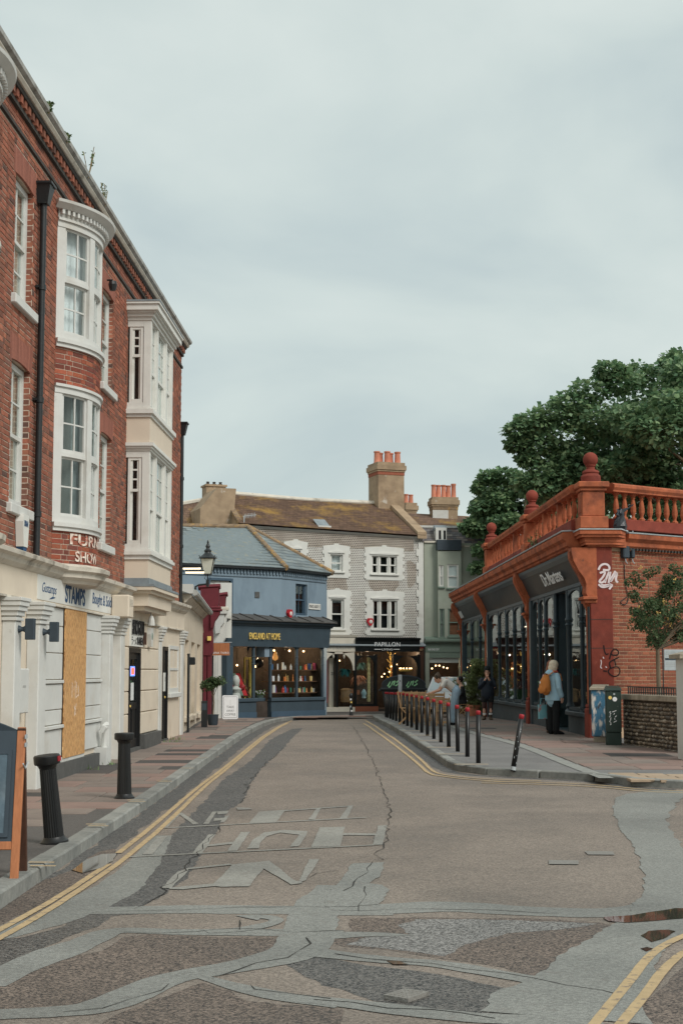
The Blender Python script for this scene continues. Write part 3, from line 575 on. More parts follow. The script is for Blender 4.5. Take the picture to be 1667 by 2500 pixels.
while y < 47.5:
    dy = rnd.choice((.45, .6, .6, .75)); x = edge_l(y); xe = -2.28 - .19 + .02
    if y > 44: xe -= 0
    while x < xe - .12:
        wd = rnd.choice((.6, .75, .9, .6)); x2 = min(x + wd, xe)
        if xe - x2 < .2: x2 = xe
        r = rnd.random(); m = 'slab_pink' if r < .36 else 'slab_dark' if r > .9 else 'slab'
        if not (y < 16.5 and x > -3.2) and not (16.5 < y < 18.6 and x > -2.9 and rnd.random() < .8): slab(pav_l, x, x2, y, y + dy, m, .098)
        x = x2
    y += dy; k += 1
for _ in range(1):
    y = 47.6
    while y < 50.8:
        x = -2.9
        while x < .4:
            wd = rnd.choice((.6, .75, .9))
            if x > -1.7 + (y - 48.3) * 1.0 - 1.7 and y > 48.2 + max(0, x + 1.8) * .75: slab(pav_l, x, x + wd, y, y + .6, rnd.choice(('slab', 'slab', 'slab_pink')), .098)
            x += wd
        y += .6
# right: a flush granite line divides grey footway from the slabs along the shop
ln = [G(*p, .09) for p in A([(250, 1080), (340, 1100), (500, 1140), (640, 1190), (830, 1270), (1080, 1362)], 1067, 1380, 2.613)]
ln = [Vector((2.35, 50, 0)), Vector((2.75, 42, 0))] + [Vector((p.x, p.y, 0)) for p in ln]
strip('flush_kerb', ln, .22, .101, 'granite', pav_r, 2)
def ln_x(y):
    for a, b in zip(ln, ln[1:]):
        if b.y <= y <= a.y: return b.x + (a.x - b.x) * (y - b.y) / (a.y - b.y)
    return ln[0].x if y > ln[0].y else 99
cnt = 0; y = 20.4
while y < 55:
    dy = rnd.choice((.6, .75, .75, .9)); x = ln_x(min(max(y, ln[-1].y + .01), 50)) + .14; xe = 5.42 - .025 * (y - 31) + .02 if y > 28.6 else 6.3
    if y < 24: xe = 6.4
    while x < xe - .1 and cnt < 300:
        if y < 21.3 and x > 3.2: break
        wd = rnd.choice((.75, .9, 1.1)); x2 = min(x + wd, xe)
        if xe - x2 < .25: x2 = xe
        r = rnd.random(); slab(pav_r, x, x2, y, y + dy, 'slab_pink' if r < .33 else 'slab_dark' if r > .96 else 'slab', .097); x = x2; cnt += 1
    y += dy
mat('tactile', C(150, 130, 108), .85, .12, 6, .3, 40, isl=.08)
for i in range(6):
    for j in range(3): slab(pav_r, 4.02 + i * .4 - .05 * j, 4.41 + i * .4 - .05 * j, 20.22 + j * .4 - i * .1, 20.61 + j * .4 - i * .1, 'tactile', .101)
# yellow kerb ticks
for q in ((395, 600), (405, 608), (585, 487), (590, 494), (720, 395), (725, 401), (830, 338), (900, 290), (135, 778), (140, 795)):
    a = G(q[0] / 1.8801, 1700 + q[1] / 1.8801, .1); sheet('kerb_tick', [(a.x, a.y - .025), (a.x + .2, a.y - .035), (a.x + .2, a.y + .01), (a.x, a.y + .025)], .13, 'yellow_line', pav_l)
for q in ((800, 1157), (660, 1062), (550, 1000), (465, 940), (390, 888), (315, 847), (250, 813), (200, 786)):
    a = G(900 + q[0] / 3.733, 1560 + q[1] / 3.733, .1); sheet('kerb_tick', [(a.x - .04, a.y - .03), (a.x + .5, a.y - .03), (a.x + .5, a.y + .05), (a.x - .04, a.y + .05)], .128, 'yellow_line', pav_r)
# ================================================================== left: the long red-brick building with shops below
LF = Fr(-3.68, 32.5, math.atan2(1, .035))
lb = bhouse('brick_terrace', 'long red brick building with bow windows and cream shopfronts, left of the road', LF)
WIN = [(-14.58, -13.65), (-8.98, -8.03), (-20.3, -19.3)]
UP, LO = (6.30, 7.94), (3.62, 5.50)
BOWS = [(-12.27, -10.27), (-18.12, -16.12)]
ops = [(a, b, z0, z1) for a, b in WIN for z0, z1 in (UP, LO)]
hide = [(a + .04, b - .04, 3.0, 8.3) for a, b in BOWS] + [(-6.65, -4.05, 2.9, 8.2)]
mb = MB(); wall_mesh(mb, -22, 0, 2.6, 9.0, ops, .003, .12); mb.box(-22, 0, .16, 6, -.2, 8.9); mb.add([(0, .003, 2.6), (0, 6, 2.6), (0, 6, 9), (0, .003, 9)], [(0, 1, 2, 3)]); mb.build('wall', 'mortar', lb)
vz = [(a - .1, b + .1, z1, z1 + .31) for a, b in WIN for _, z1 in (UP, LO)]
br = bricks(-17.9, 0, 2.95, 8.44, ops + hide + vz) + bricks(-17.9, 0, 8.51, 8.72, [])
lay_bricks(lb, br, 'brick', lambda px, py: py < 1335 and not (128 < px < 272) and px < 305, 0, .008, fr=LF)
mb = MB()
for a, b, z0, z1 in vz:                                  # gauged flat arches of brick on end
    n = 16
    for i in range(n):
        u, v = a + (b - a) * i / n, a + (b - a) * (i + 1) / n
        t = .03 * (i + .5 - n / 2) / (n / 2); zz = z0 - .04 + .04 * (1 - ((i + .5 - n / 2) / (n / 2)) ** 2)
        mb.add([(u + .004 - t, -.006, zz), (v - .004 - t, -.006, zz), (v - .004 + t, -.006, z1), (u + .004 + t, -.006, z1), (u + .004 - t, .03, zz), (v - .004 - t, .03, zz), (v - .004 + t, .03, z1), (u + .004 + t, .03, z1)], [(0, 1, 2, 3), (0, 4, 5, 1), (1, 5, 6, 2), (3, 7, 4, 0)])
mb.build('brick_arch', 'voussoir', lb, kind='stuff')
for a, b in WIN:                                          # dark quoin bricks of the reveals show as courses
    for z0, z1 in (UP, LO):
        q = MB(); z = z0
        while z < z1 - .05: q.box(b - .0005, b + .01, .004, .105, z, z + .064); z += .075
        q.build('reveal_bricks', 'brick', lb, kind='stuff')
        sash(lb, a, b, z0, z1 - .02, .1, 'old_white', 2, 2, 2, 'grey_curtain' if z0 < 5 else 'net_curtain', .075, .025, .16)
        MB().cbox(a - .1, b + .12, -.07, .1, z0 - .13, z0, .012).build('window_sill', 'old_white', lb)
mb = MB()                                                 # string course and corbelled eaves
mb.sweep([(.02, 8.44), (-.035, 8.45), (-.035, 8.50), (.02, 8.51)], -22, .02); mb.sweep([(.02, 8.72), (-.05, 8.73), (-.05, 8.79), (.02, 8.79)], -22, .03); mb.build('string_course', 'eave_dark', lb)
mb = MB(); x = -21.9
while x < 0: mb.box(x, x + .1, -.085, .02, 8.795, 8.9); x += .2
mb.build('dentil_course', 'brick', lb, kind='stuff')
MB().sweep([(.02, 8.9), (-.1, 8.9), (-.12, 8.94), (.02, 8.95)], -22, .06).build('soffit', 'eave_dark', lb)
MB().sweep([(.02, 8.95), (-.14, 8.951), (-.17, 8.99), (-.17, 9.01), (.02, 9.015)], -22, .1).build('eaves_moulding', 'moulding', lb)
MB().sweep([(.05, 9.018), (-.155, 9.018), (-.215, 9.05), (-.225, 9.1), (-.16, 9.105), (.05, 9.105)], -22, .13).build('gutter', 'eave_grey', lb)
MB().sweep([(-.16, 9.106), (-.1, 9.15), (4, 11.2), (4, 9.1)], -22, .12).build('roof', 'slate', lb)
def bow(a, b, first):
    cx = (a + b) / 2; h = .42; R0 = ((b - a) ** 2 / 4 + h * h) / (2 * h); cy = R0 - h; th = math.asin((b - a) / 2 / R0)
    A0, A1 = -math.pi / 2 - th, -math.pi / 2 + th
    w_ = MB().arcsweep([(R0 - .22, 3.0), (R0 - .01, 3.0), (R0 - .01, 3.6), (R0 - .22, 3.6)], cx, cy, A0, A1, 24)
    w_.build('bow_wall', 'mortar', lb); MB().arcsweep([(R0 - .22, 5.62), (R0 - .01, 5.62), (R0 - .01, 6.26), (R0 - .22, 6.26)], cx, cy, A0, A1, 24).build('bow_wall', 'mortar', lb)
    k = MB(); arc = R0 * 2 * th
    for z0, z1 in ((3.02, 3.56), (5.62, 6.22)):
        for (u, v, c, d) in bricks(0, arc, z0, z1, []):
            t0, t1 = A0 + u / R0, A0 + v / R0; pr = .008 + rnd.uniform(-.001, .003); vs = []
            for zz in (c, d):
                for t in (t0, (t0 + t1) / 2, t1): vs.append((cx + (R0 + pr - .012) * math.cos(t), cy + (R0 + pr - .012) * math.sin(t), zz))
            vs += [(cx + (R0 - .03) * math.cos(t), cy + (R0 - .03) * math.sin(t), zz) for zz in (c, d) for t in (t0, t1)]
            k.add(vs, [(0, 1, 4, 3), (1, 2, 5, 4), (0, 3, 8, 6), (2, 7, 9, 5), (3, 4, 5, 9, 8), (0, 6, 7, 2, 1)])
    k.build('bow_brickwork', 'brick_bow', lb, kind='stuff')
    for z0, z1, back, ht in ((3.6, 5.62, 'grey_curtain', 0), (6.26, 8.06, 'net_curtain', 1)):
        f = MB(); ring = lambda r0, r1, c, d, q0=A0, q1=A1, n=20: f.arcsweep([(r0, c), (r1, c), (r1, d), (r0, d)], cx, cy, q0, q1, n)
        ring(R0 - .14, R0 + .07, z0 - .04, z0 + .02); ring(R0 - .14, R0 + .04, z0 - .1, z0 - .04); ring(R0 - .12, R0 + .012, z0 + .02, z0 + .12); ring(R0 - .12, R0 + .02, z1 - .13, z1 - .04); ring(R0 - .12, R0 + .05, z1 - .04, z1)
        st_ = th * 2; mul = .11
        cuts = [A0, A0 + .10, A0 + .10 + (st_ - .2 - 2 * mul) / 3]; lw = (st_ - .2 - 2 * mul) / 3; lights = [(A0 + .1 + i * (lw + mul), A0 + .1 + i * (lw + mul) + lw) for i in range(3)]
        edges = [(A0, lights[0][0]), (lights[0][1], lights[1][0]), (lights[1][1], lights[2][0]), (lights[2][1], A1)]
        for q0, q1 in edges: ring(R0 - .12, R0 + .008, z0 + .12, z1 - .13, q0, q1, 3)
        panes = []; zm = (z0 + z1) / 2 + .0
        for q0, q1 in lights:
            ring(R0 - .085, R0 - .01, zm - .03, zm + .03, q0, q1, 8)
            for (c, d, rr) in ((z0 + .12, zm - .03, R0 - .05), (zm + .03, z1 - .13, R0 - .02)):
                fw = .045; ring(rr - .03, rr, c, c + fw, q0, q1, 8); ring(rr - .03, rr, d - fw * .7, d, q0, q1, 8); ring(rr - .031, rr + .001, c, d, q0, q0 + fw / R0, 1); ring(rr - .031, rr + .001, c, d, q1 - fw / R0, q1, 1)
                mq, mz = (q0 + q1) / 2, (c + d) / 2; ring(rr - .026, rr - .004, c, d, mq - .009, mq + .009, 1); ring(rr - .027, rr - .005, mz - .011, mz + .011, q0, q1, 8)
                panes += [(q0 + .04, mq - .009, c + .04, mz - .01, rr - .016), (mq + .009, q1 - .04, c + .04, mz - .01, rr - .016), (q0 + .04, mq - .009, mz + .01, d - .03, rr - .016), (mq + .009, q1 - .04, mz + .01, d - .03, rr - .016)]
        wo = f.build('bow_window', 'old_white', lb)
        for (q0, q1, c, d, rr) in panes:
            MB().arcsweep([(rr - .004, c), (rr, c), (rr, d), (rr - .004, d)], cx, cy, q0, q1, 3).build('pane', 'pane_glass', wo)
        m = MB(); n = 46; vs = []
        for i in range(n + 1):
            t = A0 + .06 + (st_ - .12) * i / n; r = R0 - .17 - (.035 if i % 2 else 0) - .01 * rnd.random()
            if back == 'grey_curtain' and .16 < (i / n * 3) % 1 < .62: r -= .75
            vs += [(cx + r * math.cos(t), cy + r * math.sin(t), z0), (cx + r * math.cos(t), cy + r * math.sin(t), z1)]
        m.add(vs, [(2 * i, 2 * i + 2, 2 * i + 3, 2 * i + 1) for i in range(n)]); m.build('curtain', back, wo)
    c_ = MB(); c_.arcsweep([(R0 - .2, 8.06), (R0 + .02, 8.06), (R0 + .03, 8.1), (R0 + .03, 8.17), (R0 - .2, 8.17)], cx, cy, A0, A1, 24)
    c_.arcsweep([(R0 - .3, 8.171), (R0 + .10, 8.171), (R0 + .19, 8.24), (R0 + .2, 8.28), (R0 - .3, 8.285)], cx, cy, A0 - .06, A1 + .06, 24)
    for i in range(26):
        t = A0 + st_ * (i + .5) / 26; c_.box(-.022, .022, -.05, .03, 8.10, 8.165, Matrix.Translation((cx + (R0 + .05) * math.cos(t), cy + (R0 + .05) * math.sin(t), 0)) @ Matrix.Rotation(t + math.pi / 2, 4, 'Z'))
    c_.build('bow_cornice', 'old_white', lb)
    MB().arcsweep([(.0, 8.286), (R0 + .17, 8.286), (R0 + .12, 8.31), (R0 - .5, 8.42), (0, 8.5)], cx, cy, A0, A1, 20).build('bow_roof', 'lead', lb)
    c_ = MB(); prof = [(R0 - .6, 2.72), (R0 + .02, 2.76), (R0 + .05, 2.8), (R0 + .12, 2.84), (R0 + .13, 2.9), (R0 + .19, 2.93), (R0 + .2, 2.99), (R0 + .1, 3.03), (R0 - .6, 3.03)]
    c_.arcsweep(prof, cx, cy, A0 - .1, A1 + .1, 24); c_.build('bow_base_moulding', 'moulding', lb)
for a, b in BOWS: bow(a, b, a > -14)
bx = -11.27; BR = 1.4
for body, a0, a1, z0, z1 in (('FURN', -.56, .12, 3.32, 3.48), ('SHOW', -.48, .06, 3.08, 3.23)):   # ghost sign painted round the bow
    o = lettering(lb, body, 0, 1, z0, z1, 0, 'letter_worn', .0015, .02, 0); me = o.data; ar = np.empty(len(me.vertices) * 3); me.vertices.foreach_get('co', ar); ar = ar.reshape(-1, 3)
    t = -math.pi / 2 + a0 + (a1 - a0) * ar[:, 0]; rr = BR + .008 - ar[:, 1]; ar[:, 0] = bx + rr * np.cos(t); ar[:, 1] = BR - .42 + rr * np.sin(t); me.vertices.foreach_set('co', ar.ravel()); me.update()
# square oriel, white and panelled
ox0, ox1, oy = -6.7, -4.05, -.43
for z0, z1 in ((3.18, 3.52), (5.62, 6.12)): MB().box(ox0, ox1, oy, .05, z0, z1).build('oriel_panel', 'peach_panel', lb)
def rim(mb, z0, z1, pr, x0=ox0, x1=ox1, yy=oy): mb.plan([(x0 - pr, .05), (x0 - pr, yy - pr), (x1 + pr, yy - pr), (x1 + pr, .05)], z0, z1)
for gp in (((3.52, 3.6, .03), (3.6, 3.66, .07), (3.66, 3.7, .04)), ((5.50, 5.54, .02), (5.54, 5.58, .05), (5.58, 5.64, .08)), ((6.12, 6.18, .03), (6.18, 6.26, .07), (6.26, 6.29, .03)), ((7.92, 7.98, .02), (7.98, 8.04, .06), (8.04, 8.08, .1), (8.08, 8.19, .15), (8.19, 8.23, .18))):
    mb = MB()
    for (z0, z1, pr) in gp: rim(mb, z0, z1, pr)
    mb.build('oriel_moulding', 'white_paint', lb)
MB().plan([(ox0 - .19, .0), (ox0 - .19, oy - .19), (ox1 + .19, oy - .19), (ox1 + .19, .0)], 8.231, 8.26).build('oriel_lead_roof', 'lead', lb)
MSide = Matrix.Translation((ox0, oy, 0)) @ Matrix.Rotation(-math.pi / 2, 4, 'Z')
for z0, z1 in ((3.70, 5.50), (6.29, 7.92)):
    for bb in ((ox1 - .13, ox1, oy, oy + .13, z0, z1), (ox0 + .74, ox0 + .86, oy, oy + .12, z0, z1), (ox1 - .86, ox1 - .74, oy, oy + .12, z0, z1), (ox0, ox0 + .12, .0, .05, z0, z1), (ox0, ox0 + .1, oy + .132, .0, z0, z0 + .1), (ox0, ox0 + .1, oy + .132, .0, z1 - .12, z1), (ox1 - .1, ox1, oy + .132, .02, z0, z1)): MB().box(*bb).build('oriel_post', 'white_paint', lb)
    mb = MB(); mb.box(ox0, ox0 + .13, oy, oy + .13, z0, z1)
    for i in range(4): mb.box(ox0 + .015 + i * .03, ox0 + .033 + i * .03, oy - .006, oy, z0 + .04, z1 - .04)      # reeding
    mb.build('reeded_post', 'white_paint', lb)
    for a, b in ((ox0 + .13, ox0 + .74), (ox0 + .86, ox1 - .86), (ox1 - .74, ox1 - .13)): sash(lb, a, b, z0, z1, oy + .05, 'white_paint', 3, 3, 1, 'net_curtain' if z0 > 6 else 'grey_curtain', .04, .016, .2, split=.44)
    MS = Matrix.Translation((ox0, 0, 0)) @ Matrix.Rotation(-math.pi / 2, 4, 'Z')
    sash(lb, .04, .29, z0 + .1, z1 - .12, .035, 'white_paint', 1, 3, 1, 'dark_room', .05, .03, .1, M=MS, split=.62)
# lead-capped corbel under the oriel
mb = MB()
for (z0, z1, pr) in ((2.6, 2.68, -.06), (2.68, 2.9, .02), (2.9, 2.96, .08), (2.96, 3.02, .14)): rim(mb, z0, z1, pr, ox0, ox1, oy)
mb.build('oriel_corbel', 'cream_paint', lb)
MB().plan([(ox0 - .15, .0), (ox0 - .15, oy - .15), (ox1 + .15, oy - .15), (ox1 + .15, .0)], 3.021, 3.05).build('corbel_lead', 'lead', lb)
mb = MB(); mb.plan([(ox0 - .14, .0), (ox0 - .14, oy - .14), (ox1 + .14, oy - .14), (ox1 + .14, .0)], 3.051, 3.07); mb.plan([(ox0 - .03, 0), (ox0 - .03, oy - .03), (ox1 + .03, oy - .03), (ox1 + .03, 0)], 3.07, 3.18); mb.build('corbel_flashing', 'lead', lb)
# ---- ground floor
SY = -.08
DOORS = [(-6.69, -5.50, .12, 1.93), (-2.74, -2.22, .12, 2.02)]
mb = MB(); wall_mesh(mb, -22, .0, -.3, 2.62, DOORS, SY, .3); mb.add([(0, SY, -.3), (0, 3, -.3), (0, 3, 2.62), (0, SY, 2.62)], [(0, 1, 2, 3)]); mb.build('shop_wall', 'cream_paint', lb)
mb = MB(); mb.box(-22, .02, SY - .05, .02, 2.44, 2.8); mb.build('shop_fascia', 'cream_paint', lb)
mb = MB(); mb.sweep([(.0, 2.40), (SY - .075, 2.41), (SY - .075, 2.435), (SY - .06, 2.44), (0, 2.44)], -22, .04)
for x0, x1 in ((-22, -18.22), (-16.02, -12.37), (-10.17, -6.95), (-3.9, .06)):
    mb.sweep([(.0, 2.8), (SY - .06, 2.8), (SY - .12, 2.85), (SY - .14, 2.9), (SY - .2, 2.93), (SY - .21, 2.98), (SY - .1, 3.02), (0, 3.05)], x0, x1)
mb.build('shop_cornice', 'moulding', lb)
mb = MB(); mb.box(-13.55, -8.55, SY - .058, SY - .05, 2.46, 2.79); mb.build('sign_board', 'white_paint', lb)
sx = lambda px, y=-.14: LF.at(px, 1450, y)[0]
lettering(lb, 'Gustamps', sx(104), sx(139), 2.53, 2.70, SY - .059, 'blue_letter', .002, .0, .35); lettering(lb, 'STAMPS', sx(160), sx(209), 2.49, 2.75, SY - .059, 'blue_letter', .002, .03, 0); lettering(lb, 'Bought & Sold', sx(227), sx(273), 2.51, 2.74, SY - .059, 'blue_letter', .002, .012, .1)
MB().ribbon([(sx(122), SY - .061, 2.49), (sx(129), SY - .061, 2.515), (sx(136), SY - .061, 2.525)], [.006, .03, .008]).build('flourish', 'blue_letter', lb)
def pilaster(x0, x1, pr=.17, m='old_white'):
    p = MB(); y = SY; p.cbox(x0, x1, y - pr, y, -.2, 2.12, .012)
    for (z0, z1, e) in ((2.12, 2.16, .02), (2.18, 2.24, .03), (2.24, 2.30, .055), (2.30, 2.36, .075), (2.36, 2.405, .09)): p.cbox(x0 - e, x1 + e, y - pr - e, y, z0, z1, .005)
    p.cbox(x0 - .001, x1 + .001, y - pr, y, 2.155, 2.185, .004); p.build('pilaster', m, lb)
for x0, x1 in ((-15.05, -14.75), (-13.85, -13.45), (-9.15, -8.9), (-8.22, -7.85), (-3.42, -3.1), (-.35, -.03)): pilaster(x0, x1, .17 if x0 < -4 else .05)
# boarded shop window: painted panels either side of a chipboard sheet
bx0, bx1 = -11.89, -10.46
lv = [.30, .70, .76, .97, 1.33, 1.39, 1.76, 2.14, 2.40]
for x0, x1 in ((-13.44, bx0), (bx1, -9.16)):
    for i, (c, d) in enumerate(zip(lv, lv[1:])):
        o = MB(); dp = {1: .07, 4: .06}.get(i, .03 if i not in (0, 3) else .035); o.cbox(x0 + .01, x1 - .01, SY - dp, SY, c + .006, d - .006, .006); o.build('panel', 'old_white', lb)
MB().box(bx0 - .02, bx1 + .02, SY - .05, SY - .02, .22, .29).build('board_ledge', 'old_white', lb)
osb = MB().box(bx0, bx1, SY - .062, SY - .045, .27, 2.42).build('chipboard_sheet', 'osb', lb, label='orange chipboard sheet nailed over the shop window')
g = MB()
for pts in ([(-11.4, 1.12), (-11.4, 1.35), (-11.28, 1.22), (-11.2, 1.37), (-11.18, 1.1)], [(-11.1, 1.35), (-11.12, 1.12), (-10.98, 1.16)], [(-11.25, 1.02), (-11.12, .86)], [(-11.1, 1.04), (-11.22, .85)], [(-11.0, 1.3), (-10.95, 1.14)]): g.ribbon([(x, SY - .0635, z) for x, z in pts], .028)
mat('chalk_scrawl', C(214, 200, 186), .9, .2, 30, 0, stain=(C(198, 146, 84), 26, .48, .6, .8)); g.build('scrawl', 'chalk_scrawl', osb)
MB().box(-13.45, -9.1, SY - .1, SY, -.2, .22).build('plinth', 'plinth_grey', lb)
p_ = MB(); p_.tube([(-9.5, SY - .12, .55), (-9.5, SY - .16, .62), (-9.42, SY - .18, .66), (-9.36, SY - .16, .6), (-9.36, SY - .14, .3)], .05, 8); p_.box(-9.5, -9.2, SY - .2, SY, -.1, .3); p_.build('boxed_pipe', 'old_white', lb)
# rusticated cream bays
for x0, x1 in ((-7.84, -6.72), (-5.46, -3.45)):
    z = .34
    for zz in (.75, 1.15, 1.55, 1.95, 2.38): MB().cbox(x0, x1, SY - .035, SY, z, zz - .015, .012).build('rusticated_block', 'cream_paint', lb); z = zz
MB().box(-5.44, -3.5, SY - .12, SY, -.1, .33).build('plinth', 'plinth_grey', lb)
def door(x0, x1, z0, z1, y, m, light=.5):
    d = MB(); d.box(x0, x0 + .08, y - .06, y + .05, z0, z1); d.box(x1 - .08, x1, y - .06, y + .05, z0, z1); d.box(x0 + .08, x1 - .08, y - .06, y + .05, z1 - .08, z1)
    a, b = x0 + .08, x1 - .08; zl = z0 + (z1 - z0) * light
    d.box(a, a + .1, y - .02, y + .03, z0, z1 - .08); d.box(b - .1, b, y - .02, y + .03, z0, z1 - .08); d.box(a + .1, b - .1, y - .02, y + .03, z0, z0 + .16); d.box(a + .1, b - .1, y - .02, y + .03, zl - .06, zl + .06); d.box(a + .1, b - .1, y - .02, y + .03, z1 - .2, z1 - .08)
    d.box((a + b) / 2 - .04, (a + b) / 2 + .04, y - .018, y + .03, z0 + .16, zl - .06); d.box(a + .1, b - .1, y, y + .02, z0 + .16, zl - .06)
    o = d.build('door', m, lb); MB().box(a + .1, b - .1, y, y + .005, zl + .06, z1 - .2).build('pane', 'pane_glass', o); MB().box(a + .05, b - .05, y + .2, y + .21, z0, z1).build('blind_or_dark_back', 'dark_room', o)  # the dark sheet behind the pane is painted as the unlit interior
    MB().ball((a + .05, y - .05, zl), .025).build('handle', 'letter_gold', o); return o
dS = door(-6.69, -5.50, .12, 1.93, SY + .02, 'black_gloss', .42); door(-2.74, -2.22, .12, 2.02, SY + .02, 'black_gloss', .45)
mat('neon', C(30, 40, 60), .5, .1, 3, 0, glow=((.15, .3, 1, 1), 1.2)); mat('neon_red', C(60, 20, 20), .5, .1, 3, 0, glow=((1, .12, .05, 1), 1.6))
MB().box(-6.3, -5.85, SY + .012, SY + .015, 1.42, 1.6).build('open_sign', 'neon', dS); MB().box(-6.22, -5.93, SY + .008, SY + .011, 1.45, 1.57).build('open_sign', 'neon_red', dS)
MB().box(-6.25, -5.95, SY + .011, SY + .013, .98, 1.3).build('notice', 'blind_white', dS)
MB().box(-6.8, -5.45, SY - .05, SY + .3, -.1, .12).build('doorstep', 'plinth_grey', lb); MB().box(-2.8, -2.15, SY - .05, SY + .3, -.1, .12).build('doorstep', 'plinth_grey', lb)
sash(lb, -1.95, -.6, 1.05, 2.06, SY - .005, 'old_white', 2, 1, 1, 'net_curtain', .08, .03, .03); MB().cbox(-2.05, -.5, SY - .08, SY, .95, 1.05, .01).build('window_sill', 'old_white', lb)
# downpipes
def downpipe(parent, x, y, z0, z1, hopper=True, r=.045, m='black_iron'):
    p = MB(); p.tube([(x, y, z0), (x, y, z1)], r, 10); z = z0 + .6
    while z < z1: p.tube([(x, y, z - .04), (x, y, z - .035), (x, y, z + .035), (x, y, z + .04)], [r, r * 1.3, r * 1.3, r], 10); p.box(x - .09, x + .09, y + .02, y + .07, z - .015, z + .015); z += 1.55
    if hopper:
        p.add([(x - .07, y - .07, z1 - .04), (x + .07, y - .07, z1 - .04), (x + .07, y + .07, z1 - .04), (x - .07, y + .07, z1 - .04), (x - .13, y - .12, z1 + .22), (x + .13, y - .12, z1 + .22), (x + .13, y + .1, z1 + .22), (x - .13, y + .1, z1 + .22)], [(3, 2, 1, 0), (4, 5, 6, 7), (0, 1, 5, 4), (1, 2, 6, 5), (2, 3, 7, 6), (3, 0, 4, 7)])
        p.box(x - .15, x + .15, y - .14, y + .1, z1 + .22, z1 + .25)
    return p.build('downpipe', m, parent, True)
downpipe(lb, -13.42, -.08, 3.0, 7.9); downpipe(lb, .07, -.02, 2.2, 6.95)
# things fixed to the front
def on_left(x, y, z): return LF.w(x, y, z)
al = thing('alarm_box', 'white burglar alarm box beneath the lower sash window by the drainpipe', 'alarm', on_left(-14.1, -.01, 3.16), LF.a)
MB().prism([(-.13, .36), (.13, .36), (.16, .26), (.1, -.06), (-.1, -.06), (-.16, .26)], -.1, 0).build('case', 'white_paint', al); MB().prism([(-.1, -.062), (.1, -.062), (.07, -.12), (-.07, -.12)], -.09, 0).build('strobe', 'blue_letter', al); lettering(al, 'URBAN', -.1, .1, .2, .28, -.102, 'blue_letter', .001, .01)
for i, x in enumerate((-14.9, -13.65)):
    t = thing('wall_lamp', ('dark grey up-and-down wall lamp on the near white pilaster' if i == 0 else 'dark grey up-and-down wall lamp on pilaster beside the boarded window'), 'lamp', on_left(x, SY - .17, 2.02), LF.a, 'up-and-down lamps on the pilasters')
    MB().cbox(-.05, .05, -.2, -.09, -.13, .13, .006).build('lamp_body', 'slate_frame', t); MB().lathe([(.05, 0), (.03, .04), (.03, .06), (.055, .1)], 10, M=Matrix.Rotation(math.pi / 2, 4, 'X')).build('bracket', 'slate_frame', t)
t = thing('meter_cabinet', 'flat white meter cabinet screwed to the white shop pilaster', 'cabinet', on_left(-14.35, SY - .02, .98), LF.a)
MB().cbox(-.22, .22, -.1, 0, 0, .56, .012).build('case', 'old_white', t); MB().box(-.1, .06, -.1015, -.1, .32, .35).build('plate', 'letter_grey', t)
t = thing('vent_box', 'cream louvred vent box at the end of the painted stamp sign', 'vent', on_left(-8.35, SY - .06, 2.4), LF.a)
MB().cbox(-.22, .22, -.3, 0, 0, .38, .02).build('case', 'cream_paint', t); q = MB(); [q.box(-.15, .15, -.306, -.3, .2 + .025 * i, .212 + .025 * i) for i in range(5)]; q.build('louvre', 'moulding', t)
t = thing('shop_sign', 'white ramen shop sign board above the narrow black door', 'sign', on_left(-6.1, SY - .02, 1.96), LF.a)
MB().box(-.62, .62, -.05, 0, 0, .48).build('board', 'white_paint', t); MB().box(-.62, .62, -.06, -.05, .21, .48).build('upper_panel', 'letter_grey', t)
lettering(t, 'SHOGUN', -.6, .6, .215, .475, -.063, 'letter_black', .012, .02); lettering(t, 'RAMEN', .0, .58, .03, .18, -.052, 'letter_black', .004, .03)
k = MB()
for pts in ([(-.57, .16), (-.47, .16)], [(-.58, .12), (-.46, .12), (-.48, .07), (-.55, .03)], [(-.4, .1), (-.31, .1)], [(-.13, .16), (-.17, .08), (-.25, .03)], [(-.24, .12), (-.12, .05)], ): k.ribbon([(x, -.053, z) for x, z in pts], .022)
for pts in ([(-.09, .15), (-.06, .12)], [(-.02, .16), (-.04, .08), (-.1, .03)]): k.ribbon([(x, -.053, z) for x, z in pts], .018)
k.build('lettering', 'letter_black', t)
MB().box(.63, .95, -.06, 0, .05, .28).build('wood_plaque', 'wood_dark', t)
t = thing('alarm_box', 'pale shield-shaped alarm box right of the ramen sign', 'alarm', on_left(-4.7, SY - .02, 2.12), LF.a)
MB().prism([(-.15, .22), (.15, .22), (.17, .1), (.08, -.14), (-.08, -.14), (-.17, .1)], -.09, 0).build('case', 'old_white', t); MB().ball((0, -.09, .06), .07, sq=(1, .2, 1)).build('badge', 'green_trim', t)
t = thing('security_camera', 'small white camera hanging on a bracket under the oriel corbel', 'camera', on_left(-5.6, SY - .12, 2.46), LF.a)
k = MB(); k.tube([(0, 0, .14), (0, -.1, .14), (0, -.12, .08)], .015, 6); k.build('bracket', 'letter_grey', t); MB().lathe([(.07, -.1), (.06, 0), (.04, .06), (.03, .08)], 10, (0, -.12, 0)).build('housing', 'old_white', t)
t = thing('entry_phone', 'narrow white entry-phone panel beside the second black door', 'entry phone', on_left(-2.95, SY - .06, 1.1), LF.a); MB().cbox(-.08, .08, -.03, 0, 0, .38, .005).build('case', 'old_white', t); MB().box(-.04, .04, -.033, -.03, .2, .3).build('grille', 'letter_grey', t)
t = thing('sign_light', 'twin fluorescent sign light on an arm beside the far drainpipe', 'lamp', on_left(-.1, -.02, 3.78), LF.a)
